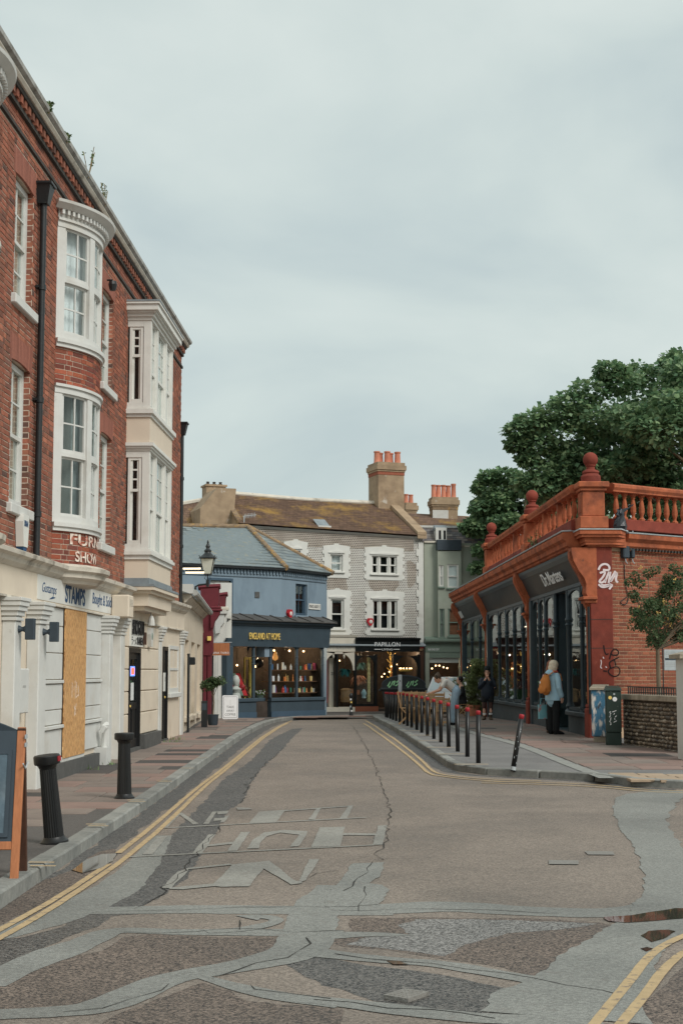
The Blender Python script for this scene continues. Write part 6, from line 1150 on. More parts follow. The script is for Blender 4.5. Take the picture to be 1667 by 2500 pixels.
# shop
sz = GF.at(1080, 1566, -.3)[1]; MB().sweep([(.0, sz - .1), (-.3, sz - .1), (-.42, sz), (-.42, sz + .08), (0, sz + .2)], -.05, GL + .2).build('shop_cornice', 'green_trim', gb)
a = GF.rect(1036, 1572, 1140, 1592, -.25); MB().box(-.04, GL + .2, -.27, -.05, a[2], sz - .1).build('shop_fascia', 'green_trim', gb); b = GF.rect(1044, 1583, 1072, 1588, -.28); lettering(gb, 'OUR DAILY EDIT', b[0], b[1], b[2], b[3], -.272, 'letter_white', .003)
sw = GF.rect(1047, 1606, 1122, 1662, -.22); MB().box(-.04, sw[0], -.25, 0, -.2, a[2]).build('shop_pier', 'green_wall', gb); MB().box(sw[1], GL + .2, -.25, 0, -.2, a[2]).build('shop_pier', 'green_wall', gb); MB().box(sw[0], sw[1], -.25, 0, sw[3], a[2]).build('shop_head', 'green_trim', gb)
MB().box(sw[0], sw[1], -.24, 0, -.2, .35).build('stall_riser', 'green_trim', gb); bz = GF.at(1080, 1618, -.18)[1]; MB().box(sw[0] + .02, sw[1] - .02, -.18, -.17, bz, sw[3]).build('roller_blind', 'white_paint', gb); MB().box(sw[0], sw[1], -.21, -.205, .35, sw[3]).build('shop_pane', 'shop_glass', gb)
k = MB(); k.box(-.02, GL + .2, 2.2, 2.3, -.2, 2.4); k.box(-.02, GL + .2, -.1, 2.3, 2.25, 2.35); k.box(-.02, GL + .2, -.1, 2.3, -.2, -.1); k.box(-.03, .02, 0, 2.3, -.2, 2.3); k.box(GL + .18, GL + .22, 0, 2.3, -.2, 2.3); k.build('interior', 'shop_interior', gb)
for i, (px, py) in enumerate(((1054, 1632), (1063, 1625), (1072, 1625), (1082, 1629), (1091, 1631))): pendant(px, py, GF, .7, .035, 'shop_bulb', 'warm pendant bulb in the sage shop window, %s from the left' % ('first', 'second', 'third', 'fourth', 'fifth')[i], 'bulb', 'pendant bulbs in the sage shop', 2.25)
shop_light(GF, 1.2, .8, 1.9, 14)
# pale house closing the view behind the tree
t = thing('pale_house', 'pale pink rendered house just showing between sage house and tree', 'building', (6.0, 62, 0), R(5)); mat('pale_pink', C(206, 196, 188), .8, .05, 3, .05, 40); MB().box(0, 9, 0, 5, -.3, 7.0).build('wall', 'pale_pink', t); MB().prism([(-.2, 7.0), (9.2, 7.0), (9.2, 7.1), (-.2, 7.1)], -.2, 5).build('roof', 'slate', t); downpipe(t, .1, -.06, 0, 6.6, False, .05); stack(t, .6, 1.4, 2, 2.6, 6.8, 8.0, 'old_white', 2, .4, .1, 'brick')
# ================================================================== right: red terracotta building with iron shopfront
RF = Fr(5.42, 31.0, math.atan2(-1, .025)); RL = 25.6
rb = bhouse('terracotta_shop', 'orange-red terracotta shop building with balustraded roof and black fascia', RF)
MS_ = Matrix.Translation((-.12, .42, 0)) @ Matrix.Rotation(math.atan2(.843, -.538), 4, 'Z')   # frame of the slanting side wall
PX = [0.0, RF.at(1296, 1650)[0], RF.at(1191, 1650)[0], -RL]
rx = lambda px, y=0: RF.at(px, 1650, y)[0]
# roof slab, back and ends
FP = [(-RL, .22), (-.4, .22), (-.4, .6), (-3.3, 5.5), (-4.4, 6.6), (-RL, 6.5)]; FQ = [(-RL, .27), (-.5, .27), (-.5, .7), (-2.9, 4.6), (-RL, 4.6)]
k = MB(); k.plan(FP, 4.2, 4.58); k.box(-RL, -4.2, 6.3, 6.5, -.3, 4.25); k.box(-RL - .1, -RL, -.05, 6.5, -.3, 4.5); k.build('structure_core', 'terracotta_red', rb)
# side wall of brick
mb = MB(); mb.box(.0, 5, .004, .2, -.3, 4.3, MS_); mb.build('side_wall', 'mortar_side', rb)
lay_bricks(rb, bricks(.02, 3.0, .3, 4.12, [], .0785, .216, .102, .012, 'stretcher'), 'brick_side', lambda px, py: True, 0, .008, M=MS_, fr=RF)
# corner pier
k = MB(); k.cbox(-.46, .0, -.05, .44, -.2, 4.2, .015); k.build('corner_pier', 'terracotta_red', rb)
for z in (2.0, 2.62, 3.3): MB().box(-.465, .004, -.055, .445, z, z + .012).build('pier_joint', 'eave_dark', rb)
CP = [(0, 4.18), (-.36, 4.18), (-.38, 4.24), (-.44, 4.27), (-.45, 4.36), (-.53, 4.42), (-.55, 4.52), (-.53, 4.57), (0, 4.6)]
MB().sweep(CP, -RL - .15, -.5).build('cornice', 'terracotta', rb); MB().sweep([(-.05, 4.6), (-.56, 4.575), (-.57, 4.6), (-.05, 4.64)], -RL - .15, -.48).build('cornice_lead', 'galvanised', rb)
k = MB(); x = -17.5
while x < -.6: k.box(x, x + .05, -.41, -.36, 4.19, 4.235); x += .1
k.build('dentil_course', 'terracotta', rb, kind='stuff')
k = MB()                                                  # cornice round the corner pier and along the side
for z0, z1, e in ((4.2, 4.24, .04), (4.24, 4.3, .1), (4.3, 4.4, .12), (4.4, 4.46, .2), (4.46, 4.55, .24)): k.plan([(-.55, -.05 - e), (e, -.05 - e), (e, .46 + e * .5), (-.2, .8), (-.55, .8)], z0, z1)
k.build('corner_cornice', 'terracotta', rb); MB().plan([(-.56, -.31), (.26, -.31), (.26, .6), (-.2, .85), (-.56, .85)], 4.551, 4.575).build('cornice_lead', 'galvanised', rb)
SP = [(.05, 4.12), (-.06, 4.14), (-.08, 4.2), (-.12, 4.24), (-.13, 4.32), (-.22, 4.4), (-.24, 4.5), (.05, 4.52)]
MB().sweep(SP, .36, 5, MS_).build('side_cornice', 'terracotta', rb); MB().sweep([(.05, 4.521), (-.25, 4.505), (-.26, 4.53), (.05, 4.56)], .34, 5, MS_).build('cornice_lead', 'galvanised', rb)
k = MB(); x = .5
while x < 3.2: k.box(x, x + .05, -.12, -.07, 4.15, 4.2, MS_); x += .1
k.build('dentil_course', 'eave_dark', rb, kind='stuff')
# balustrade
def die(x, y, w_, ball=True, top=5.62):
    k = MB(); h = w_ / 2; k.cbox(x - h - .06, x + h + .06, y - h - .06, y + h + .06, 4.6, 4.86, .015); k.cbox(x - h, x + h, y - h, y + h, 4.86, top - .2, .02); k.cbox(x - h + .07, x + h - .07, y - h - .012, y + h + .012, 4.95, top - .28, .01); k.cbox(x - h - .04, x + h + .04, y - h - .04, y + h + .04, top - .2, top - .13, .01); k.cbox(x - h - .09, x + h + .09, y - h - .09, y + h + .09, top - .13, top, .02); o = k.build('balustrade_pedestal', 'terracotta', rb)
    if ball: MB().lathe([(.22, 0), (.22, .14), (.17, .2), (.19, .23), (.17, .27), (.1, .3), (.09, .36), (.115, .375)] + [(.165 * math.sin(math.pi * (.24 + .76 * i / 9)), .52 - .165 * math.cos(math.pi * (.24 + .76 * i / 9))) for i in range(9)] + [(.01, .685)], 16, (x, y, top)).build('ball_finial', 'terracotta_red', o, True)
BY = -.2
ends = [-.22, RF.at(1299, 1300, BY)[0], RF.at(1200, 1380, BY)[0]]
for i, x in enumerate(ends): die(x, BY if i else .05, .42 if i else .5)
bal = MB().lathe([(.07, 0), (.07, .05), (.036, .08), (.034, .11), (.062, .2), (.064, .28), (.048, .4), (.032, .47), (.05, .5), (.038, .53), (.07, .55), (.07, .6)], 8).mesh('baluster', 'terracotta'); 
def run(x0, x1, y0, y1, groups, sp, M=None):
    T_ = M or Matrix.Identity(4); a, b = Vector((x0, y0, 0)), Vector((x1, y1, 0)); ln_ = (b - a).length; ang = math.atan2((b - a).y, (b - a).x); L_ = T_ @ Matrix.Translation(a) @ Matrix.Rotation(ang, 4, 'Z')
    MB().cbox(0, ln_, -.15, .15, 4.6, 4.84, .01, L_).build('balustrade_plinth', 'terracotta_red', rb); MB().sweep([(-.16, 5.43), (.16, 5.43), (.16, 5.46), (.2, 5.52), (.2, 5.58), (.12, 5.62), (-.12, 5.62), (-.2, 5.58), (-.2, 5.52), (-.16, 5.46)], 0, ln_, L_).build('hand_rail', 'terracotta', rb)
    gl_ = ln_ / groups
    for g in range(groups):
        if g: MB().cbox(g * gl_ - .07, g * gl_ + .07, -.1, .1, 4.84, 5.43, .01, L_).build('balustrade_post', 'terracotta', rb)
        n_ = int((gl_ - .2) / sp)
        for i in range(n_): o = obj('baluster', bal, rb); o.matrix_local = L_ @ Matrix.Translation((g * gl_ + .1 + (gl_ - .2) * (i + .5) / n_, 0, 4.835)) @ Matrix.Rotation(rnd.uniform(-.1, .1), 4, 'Z')
run(ends[1] + .21, ends[0] - .25, BY, BY, 3, .56); run(ends[2] + .21, ends[1] - .21, BY, BY, 3, .6); run(.08, 4.5, .1, .1, 1, .25, MS_)
# fascia between scroll consoles
for a, b in ((PX[1] + .15, -.1), (PX[2] + .15, PX[1] - .15), (-RL, PX[2] - .15)):
    MB().sweep([(.1, 3.5), (-.03, 3.5), (-.32, 4.12), (-.34, 4.18), (.1, 4.18)], a, b).build('fascia', 'fascia_black', rb); MB().sweep([(-.28, 4.0), (-.34, 4.1), (-.36, 4.17), (-.3, 4.17)], a, b).build('fascia_moulding', 'front_iron', rb); MB().sweep([(.1, 3.42), (-.06, 3.42), (-.07, 3.5), (.1, 3.5)], a, b).build('fascia_base', 'front_iron', rb)
TF = Matrix.Translation((0, -.04, 3.5)) @ Matrix.Rotation(math.atan2(.29, .62), 4, 'X')
lettering(rb, 'Dr.Martens', RF.at(1326, 1400, -.2)[0], RF.at(1371, 1400, -.2)[0], .17, .5, -.05, 'letter_white', .006, .006, M=TF, track=1)
MB().box(RF.at(1120, 1510, -.1)[0], RF.at(1131, 1510, -.1)[0], -.02, .0, .1, .38, TF).build('worn_sticker', 'sticker', rb)
for i, x in enumerate(PX):
    w_ = .2 if i else .22; xc = x if i else -.2; k = MB(); k.sweep([(.1, 3.12), (-.1, 3.12), (-.14, 3.2), (-.13, 3.4), (-.17, 3.52), (-.3, 3.7), (-.4, 3.9), (-.44, 4.08), (-.44, 4.18), (.1, 4.18)], xc - w_, xc + w_); k.sweep([(-.13, 3.3), (-.19, 3.42), (-.26, 3.58), (-.36, 3.74), (-.46, 3.96), (-.47, 4.1), (-.3, 4.1), (-.1, 3.5)], xc - w_ * .55, xc + w_ * .55); k.build('scroll_console', 'terracotta', rb)
    k = MB(); k.cbox(xc - w_ - .05, xc + w_ + .05, -.22, .1, 3.05, 3.12, .012); k.cbox(xc - w_, xc + w_, -.17, .1, 2.98, 3.05, .01); k.add([(xc - .1, -.16, 2.98), (xc + .1, -.16, 2.98), (xc + .02, -.04, 2.7), (xc - .02, -.04, 2.7)], [(0, 1, 2, 3)]); k.add([(xc - .1, -.16, 2.98), (xc - .02, -.04, 2.7), (xc - .1, .0, 2.98)], [(0, 1, 2)]); k.add([(xc + .1, -.16, 2.98), (xc + .02, -.04, 2.7), (xc + .1, .0, 2.98)], [(0, 1, 2)]); k.build('console_ledge', 'terracotta', rb)
    k = MB(); k.cbox(xc - .16, xc + .16, -.06, .12, .8, 3.0, .02); k.cbox(xc - .07, xc + .07, -.1, .0, .8, 2.9, .025); k.build('slim_pilaster', 'terracotta', rb); k = MB(); k.cbox(xc - .2, xc + .2, -.14, .14, -.2, .72, .03); k.cbox(xc - .18, xc + .18, -.12, .14, .72, .8, .02); k.build('pilaster_base', 'terracotta_red', rb)
k = MB(); k.sweep([(.1, 3.0), (-.05, 3.0), (-.05, 4.3), (.1, 4.3)], -RL - .02, -RL + .2); k.build('end_return', 'terracotta', rb)
# iron and glass
GZ0, GZ1 = .62, 3.42
def column(px, r=.042):
    x = rx(px); k = MB(); k.lathe([(r * 1.9, .5), (r * 1.9, .6), (r * 1.2, .64), (r * 1.7, .7), (r * 1.2, .76), (r, .8), (r, 2.55), (r * 1.6, 2.6), (r, 2.64), (r * 1.7, 2.72), (r * 1.1, 2.78), (r * 1.1, 3.42)], 10, (x, -.0, 0)); k.build('iron_column', 'front_iron', rb, True); return x
def bay(x0, x1, cols, y=0, z0=GZ0, riser=True):
    xs = sorted([x0] + [rx(c) for c in cols] + [x1]); [column(c) for c in cols]
    for a, b in zip(xs, xs[1:]):
        a2, b2 = a + .03, b - .03; w_ = b2 - a2; k = MB(); n = 10; h = .24
        for s_, xc in ((1, a2), (-1, b2)): p_ = [(xc, GZ1)] + [(xc + s_ * w_ / 2 * (1 - math.cos(t * math.pi / 2 / n)) * .96, GZ1 - h + (h - .05) * math.sin(t * math.pi / 2 / n)) for t in range(n + 1)]; k.prism(p_ if s_ > 0 else p_[::-1], y - .02, y + .02)
        k.box(a2, b2, y - .025, y + .025, GZ1 - .05, GZ1 + .01); k.build('arched_light', 'front_iron', rb); MB().box(a2, b2, y - .03, y + .03, z0, z0 + .07).build('bottom_rail', 'front_iron', rb); MB().add([(a2, y + .012, z0 + .07), (b2, y + .012, z0 + .07), (b2, y + .012, GZ1 - .04), (a2, y + .012, GZ1 - .04)], [(0, 1, 2, 3)]).build('shop_pane', 'front_glass', rb)
    if riser: MB().box(x0, x1, -.04, .25, -.3, .5).build('stall_riser', 'front_plinth', rb); MB().cbox(x0, x1, -.12, .2, .5, .6, .015).build('shop_sill', 'front_iron', rb)
k = MB(); [k.box(p_ - h, p_ + h, -.08, .12, -.2, 3.42) for p_, h in ((PX[1] + .34, .16), (PX[2] - .34 + .68, .16), (-RL + .32, .12))]
for p_ in (PX[1] + .34, PX[2] + .34, -RL + .32): MB().cbox(p_ - .14, p_ + .14, -.08, .12, -.2, 3.42, .02).build('iron_pier', 'front_iron', rb)
dA, dB = rx(1358), rx(1389)
bay(PX[1] + .5, dA, [1318, 1333]); bay(dB, -.42, [1421]); column(1358, .055); column(1389, .055)
bay(PX[2] + .5, PX[1] - .18, [1219, 1237, 1256, 1277]); bay(-RL + .45, PX[2] - .18, [1152, 1172])
# recessed door
k = MB(); k.box(dA, dB, 1.0, 1.06, 2.5, 3.42); k.box(dA - .04, dA, 0, 1.05, .1, 3.42); k.box(dB, dB + .04, 0, 1.05, .1, 3.42); k.box(dA, dB, -.05, 1.1, -.1, .14); k.build('door_recess', 'front_iron', rb); k = MB(); k.box(dA + .02, dA + .16, 1.0, 1.05, .14, 2.5); k.box(dB - .16, dB - .02, 1.0, 1.05, .14, 2.5); k.box(dA + .16, dB - .16, 1.0, 1.05, .14, .5); k.box(dA + .16, dB - .16, 1.0, 1.05, 2.38, 2.5); k.build('shop_door', 'black_gloss', rb)
# interior
mat('interior_wall', C(96, 70, 58), .9, .25, 3, 0); mat('interior_floor', C(110, 84, 62), .6, .2, 3, 0); mat('strip_light', C(255, 225, 180), .4, 0, 3, 0, glow=((1, .78, .5, 1), 2.5))
MB().box(-RL, -2.9, 4.6, 4.7, -.1, 4.15).build('interior_wall', 'interior_wall', rb); MB().plan(FQ, -.1, .12).build('interior_floor', 'interior_floor', rb); MB().plan(FQ, 3.6, 3.65).build('interior_ceiling', 'shop_interior', rb); MB().box(PX[1] - .08, PX[1] + .08, .4, 4.6, 0, 3.6).build('interior_partition', 'interior_wall', rb); MB().box(.15, 5, .22, .26, 0, 3.6, MS_).build('interior_end', 'interior_wall', rb)
for i, (px, y) in enumerate(((1400, 1.6), (1424, 1.2), (1372, 2.2), (1283, 2.2))):
    x = rx(px, y); t = thing('strip_light', 'glowing ceiling strip inside the terracotta shop, %s' % ('right of the doorway', 'rightmost of the near bay', 'deep behind the doorway', 'beside the middle pilaster')[i], 'lamp', RF.w(x, y, 3.2), RF.a, 'ceiling strips in the terracotta shop'); MB().box(-.3, .3, -.03, .03, 0, .03).build('tube', 'strip_light', t); MB().tube([(0, 0, .03), (0, 0, .4)], .008, 4).build('drop_rod', 'black_iron', t)
for x_, e in ((-2.2, 6), (-5.5, 4), (-12, 4), (-21, 3)): shop_light(RF, x_, 2.2, 3.1, e, (1, .8, .58))
mat('teal_box', C(40, 120, 120), .5, .1, 4, 0); mat('teal_green', C(66, 110, 70), .6, .3, 3, 0); mat('poster', C(170, 160, 120), .7, .4, 7, 0, stain=(C(80, 60, 44), 9, .52, .64, .9), stretch=(4, 1, 1))
t = thing('hanging_scroll', 'pale hanging picture banner behind the near shop window', 'banner', RF.w(rx(1411, .5), .5, 1.75), RF.a); MB().box(-.42, .42, -.01, .01, 0, .9).build('cloth', 'poster', t); MB().tube([(-.45, 0, .92), (.45, 0, .92)], .02, 6).build('rail', 'black_iron', t)
def display(px, y, w_, h, m, lab, z=.12, cat='display', name='display_unit'):
    t = thing(name, lab, cat, RF.w(rx(px, y), y, z), RF.a); MB().cbox(-w_ / 2, w_ / 2, -.25, .25, 0, h, .01).build('unit', m, t); MB().box(-w_ / 2 - .02, w_ / 2 + .02, -.27, .27, h, h + .03).build('top', 'shelf_wood', t); return t
display(1436, .7, .9, 1.05, 'teal_green', 'green display cabinet at the near end of the shop window'); display(1414, .8, .8, .95, 'teal_box', 'teal display box beside the green cabinet'); display(1398, .75, .7, .7, 'goods5', 'low pale stool display beside the shop door'); display(1330, 1.2, .8, 1.2, 'shelf_wood', 'wooden shelf unit behind the left lights of the near bay'); display(1268, 1.0, 1.2, .8, 'teal_green', 'dark green display table in the second bay'); display(1225, 1.2, 1.5, 1.0, 'shelf_wood', 'wooden display table at the far side of the second bay')
# graffiti on the pier (flat paint): white tag above, black tag below
kx = Matrix.Translation((.0, 0, 0)) @ Matrix.Rotation(math.pi / 2, 4, 'Z')      # pier face: x runs across it
def tagpt(px, py):
    o = RF.I @ CAM; d = RF.I.to_3x3() @ ray(px, py); t = (.004 - o.x) / d.x; p = o + d * t; return (p.y, -.006, p.z)
def tag(strokes, wd, m, name):
    k = MB()
    for st in strokes: k.ribbon([tagpt(*p) for p in resample2(st)], wd, kx)
    return k.build(name, m, rb)
def resample2(pts): return [(p.x, p.y) for p in smooth_line([Vector((a, b, 0)) for a, b in pts], 2)]
Z1 = lambda pts: [(1440 + x / 6.53, 1140 + y / 6.53) for x, y in pts]
mat('spray_white', C(205, 190, 190), .8, .08, 12, 0); mat('spray_black', C(34, 24, 24), .8, .1, 12, 0)
tag([Z1(s_) for s_ in ([(130, 1640), (160, 1570), (230, 1540), (300, 1570), (310, 1650), (200, 1640)], [(150, 1690), (250, 1660), (200, 1760), (130, 1830), (190, 1850), (250, 1790)], [(300, 1670), (260, 1760), (230, 1850)], [(320, 1670), (290, 1850)], [(400, 1660), (340, 1760), (310, 1850), (380, 1740), (430, 1670), (400, 1810), (440, 1840)], [(130, 1870), (200, 1930), (370, 1860), (300, 1950)], [(170, 1880), (240, 1890), (330, 1870)])], .045, 'spray_white', 'white_graffiti')
Z2 = lambda pts: [(1440 + x / 6.19, 1480 + y / 6.19) for x, y in pts]
tag([Z2(s_) for s_ in ([(200, 590), (215, 690), (240, 735), (275, 715)], [(290, 800), (320, 680), (370, 640), (430, 680), (420, 740), (350, 745), (300, 715)], [(360, 800), (385, 900)], [(430, 775), (350, 810), (280, 850), (310, 940)], [(310, 940), (400, 905), (450, 950), (440, 1030), (380, 1070), (300, 1040), (260, 980), (310, 930)], [(195, 975), (250, 985)])], .028, 'spray_black', 'black_graffiti')
tag([Z2(s_) for s_ in ([(160, 810), (170, 860), (150, 920), (175, 940)], [(230, 910), (250, 930)], [(190, 765), (205, 790)])], .02, 'spray_white', 'white_graffiti')
# boxes and cables on the side wall
def on_side(x, y, z): return RF.M @ (MS_ @ Vector((x, y, z)))
SA = RF.a + math.atan2(.843, -.538)
SW = Fr(*(RF.M @ (MS_ @ Vector((0, 0, 0)))).to_2d(), SA)
for i, r4 in enumerate(((1512, 1333, 1528, 1363), (1533, 1340, 1541, 1363))):
    a = SW.rect(*r4); t = thing('junction_box', ('larger dark grey junction box on the red side wall' if i == 0 else 'smaller grey junction box on the red side wall'), 'junction box', on_side((a[0] + a[1]) / 2, -.02, a[2]), SA, 'junction boxes on the side wall'); w_ = (a[1] - a[0]) / 2; MB().cbox(-w_, w_, -.1, .02, 0, a[3] - a[2], .02).build('case', 'slate_frame', t); MB().tube([(0, -.04, 0), (.01, -.05, -.08), (.06, -.05, -.12)], .012, 6).build('gland', 'galvanised', t)
def wire(pts, r, lab, m='black_iron'): q = [Vector(on_side(SW.at(px, py)[0], -.025, SW.at(px, py)[1])) for px, py in pts]; q = smooth_line(q, 2); c0 = q[-1]; t = thing('cable', lab, 'cable', tuple(c0)); MB().tube([p - c0 for p in q], r, 6).build('wire', m, t)
wire(Z1([(600, 880), (660, 980), (665, 1060), (640, 1180), (600, 1300), (590, 1440)]), .012, 'pale cable dropping from the cornice to the junction boxes', 'galvanised')
wire(Z1([(530, 1560), (535, 1800), (560, 1950), (590, 2040), (590, 2130), (560, 2190), (500, 2200), (460, 2150), (520, 2110), (570, 2070)]), .01, 'black cable looping down the red side wall')
t = thing('corner_downpipe', 'thin black pipe running down beside the corner pier', 'pipe', RF.w(-.0, -.09, 0)); MB().tube([(0, 0, .6), (0, 0, 2.9)], .028, 8).build('pipe', 'black_iron', t)
bg_ = thing('plastic_bag', 'torn black plastic bag snagged on the corner balustrade', 'bag', on_side(SW.at(1521, 1285, -.25)[0], -.16, 4.57), SA); mat('black_plastic', C(24, 28, 34), .25, .2, 6, .1, 20, spec=.6); k = MB(); r9 = random.Random(4)
k.lathe([(.13, 0), (.15, .08), (.12, .2), (.08, .3), (.1, .36), (.05, .45), (.01, .5)], 11); k.v = [(x * (1 + r9.uniform(-.25, .25)), y * (1 + r9.uniform(-.2, .2)), z) for x, y, z in k.v]; k.build('bag_body', 'black_plastic', bg_)
MB().add([(.02, -.05, .36), (.3, -.1, .56), (.34, -.08, .6), (.16, -.06, .5), (.0, -.04, .46)], [(0, 1, 2, 3, 4)]).build('torn_flap', 'black_plastic', bg_); MB().add([(-.05, -.05, .3), (-.2, -.08, .32), (-.14, -.06, .38), (-.18, -.06, .46), (-.03, -.04, .42)], [(0, 1, 2, 3, 4)]).build('torn_flap', 'black_plastic', bg_)
x_, z_ = RF.at(1296, 1340, -.5); w9 = thing('cornice_weed', 'small buddleia weed rooted in the shop cornice', 'plant', RF.w(x_, -.42, 4.6), RF.a); k = MB(); s9 = MB()
for i in range(9):
    a = r9.uniform(0, 6.28); tip = Vector((math.cos(a) * .25, math.sin(a) * .15, r9.uniform(.2, .5))); s9.tube([(0, 0, 0), tip], .006, 4)
    for j in range(14): q = tip * r9.uniform(.3, 1); d = Vector((r9.gauss(0, 1), r9.gauss(0, 1), r9.gauss(0, .6))).normalized() * .07; n_ = d.cross(Vector((0, 0, 1))).normalized() * .016; k.add([q, q + d * .5 + n_, q + d, q + d * .5 - n_], [(0, 1, 2, 3)])
s9.build('stem', 'weed_dry', w9); k.build('leaf_cluster', 'weed', w9, kind='stuff')
# ================================================================== trees and shrubs
def leaf_mesh(name, cents, rad, n, size, m, seed=1, flat=.55, droop=.35):
    g = np.random.default_rng(seed); cents = np.array(cents, float); k = len(cents); idx = np.repeat(np.arange(k), n); tot = k * n
    d = g.normal(size=(tot, 3)); d /= np.linalg.norm(d, axis=1)[:, None]; r = g.uniform(.35, 1, tot) ** .6; rr = np.array(rad, float) if np.ndim(rad) else np.full(k, rad)
    p = cents[idx] + d * (r * rr[idx])[:, None] * np.array([1, 1, flat])
    out = d * np.array([1, 1, .3]); out[:, 2] -= droop; out += g.normal(size=(tot, 3)) * .5; out /= np.linalg.norm(out, axis=1)[:, None]
    nrm = g.normal(size=(tot, 3)) * .45 + np.array([0, 0, 1.0]); side = np.cross(out, nrm); side /= np.linalg.norm(side, axis=1)[:, None] + 1e-9; up = np.cross(side, out)
    s = size * g.uniform(.6, 1.25, tot)[:, None]; v = np.empty((tot, 4, 3)); v[:, 0] = p; v[:, 1] = p + out * s * .45 + side * s * .48 + up * s * .08; v[:, 2] = p + out * s; v[:, 3] = p + out * s * .45 - side * s * .48 + up * s * .08
    me = bpy.data.meshes.new(name); me.vertices.add(tot * 4); me.vertices.foreach_set('co', v.ravel()); me.loops.add(tot * 4); me.loops.foreach_set('vertex_index', np.arange(tot * 4)); me.polygons.add(tot); me.polygons.foreach_set('loop_start', np.arange(0, tot * 4, 4)); me.polygons.foreach_set('loop_total', np.full(tot, 4)); me.update(calc_edges=True); me.materials.append(MATS[m]); return me
mat('bark', C(112, 98, 80), .9, .25, 6, .6, 30); mat('leaf', C(96, 126, 88), .5, .1, 2, 0, isl=.3, spec=.4, c2=[C(78, 110, 78), C(120, 144, 98), C(90, 122, 86), C(138, 156, 112)]); mat('leaf_olive', C(126, 138, 92), .6, .1, 2, 0, isl=.3, c2=[C(106, 122, 78), C(152, 160, 108), C(120, 136, 90)]); mat('leaf_dark', C(84, 106, 70), .6, .1, 2, 0, isl=.3, c2=[C(62, 86, 58), C(106, 122, 80)])  # last one: deeper green leaves of the wall shrub and ball topiary
def leafy(nm_):                                          # thin leaves let light through
    m = MATS[nm_]; n = m.node_tree.nodes; l = m.node_tree.links; b = n['Principled BSDF']; t = n.new('ShaderNodeBsdfTranslucent'); x = n.new('ShaderNodeMixShader'); x.inputs[0].default_value = .42; l.new(b.inputs['Base Color'].links[0].from_socket, t.inputs[0]); l.new(b.outputs[0], x.inputs[1]); l.new(t.outputs[0], x.inputs[2]); l.new(x.outputs[0], n['Material Output'].inputs[0])
for q_ in ('leaf', 'leaf_olive', 'leaf_dark'): leafy(q_)
def tree(name, label, base, crown_c, rad, nclump, nleaf, size, seed, clump_r=(.6, 1.05), extra=()):
    r_ = random.Random(seed); t = thing(name, label, 'tree', base); C0 = Vector(crown_c) - Vector(base); cents = []; rads = []
    for i in range(nclump):
        a = r_.uniform(0, 6.283); u = r_.uniform(-.75, 1); q = math.sqrt(max(0, 1 - u * u)); rr = r_.uniform(.5, 1) ** .5; f = 1 + .18 * mnoise.noise(Vector((math.cos(a) * 1.7, math.sin(a) * 1.7, u * 1.7 + seed)))
        cents.append(tuple(C0 + Vector((rad[0] * q * math.cos(a), rad[1] * q * math.sin(a), rad[2] * u)) * rr * f)); rads.append(r_.uniform(*clump_r))
    for e in extra: cents.append(tuple(Vector(e[:3]) - Vector(base))); rads.append(e[3])
    k = MB(); top = C0 + Vector((0, 0, -rad[2] * .2)); k.tube([(0, 0, -.1), top * .3 + Vector((.1, 0, 0)), top * .65, top], [.42, .33, .26, .16], 10); k.build('trunk', 'bark', t, True)
    k = MB()
    for i, c in enumerate(cents):
        if i % 2 or i >= nclump: continue
        c = Vector(c); s = top * r_.uniform(.55, 1); mid = s.lerp(c, .5) + Vector((r_.gauss(0, .3), r_.gauss(0, .3), r_.uniform(0, .5))); k.tube([s, mid, c], [.12, .07, .025], 5)
    k.build('branch', 'bark', t, True); obj('crown', leaf_mesh('crown', cents, rads, nleaf, size, 'leaf', seed), t, kind='stuff'); return t
def xp(px, py, Y, r): p = P(px, py, Y); return (p.x, p.y, p.z, r)
tree('sycamore_tree', 'large dense sycamore rising behind the balustraded terracotta shop', (13.5, 50, -.2), (14.8, 50, 9.2), (7.4, 5, 3.9), 140, 520, .19, 3, (.6, 1.1), [xp(px, py, 49, r) for px, py, r in ((1275, 1050, .7), (1310, 1030, .8), (1355, 1010, .8), (1265, 1085, .45), (1320, 1085, .7), (1400, 985, .8), (1440, 955, .8), (1490, 905, .6), (1520, 930, .8), (1380, 1060, .9), (1450, 1030, 1), (1340, 1150, .8), (1400, 1120, .9), (1430, 1180, .9), (1290, 1120, .4), (1330, 1200, .8), (1290, 1180, .6), (1380, 1170, .8), (1600, 1110, .9), (1640, 1150, 1), (1655, 1085, 1), (1560, 1120, .9), (1500, 1150, .9), (1620, 1195, .8), (1540, 1190, .8), (1660, 1200, .9), (1480, 1195, .8), (1590, 1165, .7))])
tree('maple_tree', 'smaller leafy tree at the far end of the terracotta shop', (8.6, 59.5, -.2), (8.3, 59.3, 7.4), (2.8, 2.4, 2.3), 62, 480, .19, 8, (.5, .95), [xp(px, py, 58.5, r) for px, py, r in ((1195, 1165, .55), (1230, 1160, .6), (1180, 1190, .5), (1160, 1290, .6), (1145, 1285, .4), (1185, 1340, .6), (1170, 1385, .4), (1215, 1230, .8), (1270, 1190, .7), (1180, 1240, .6), (1205, 1295, .7))])
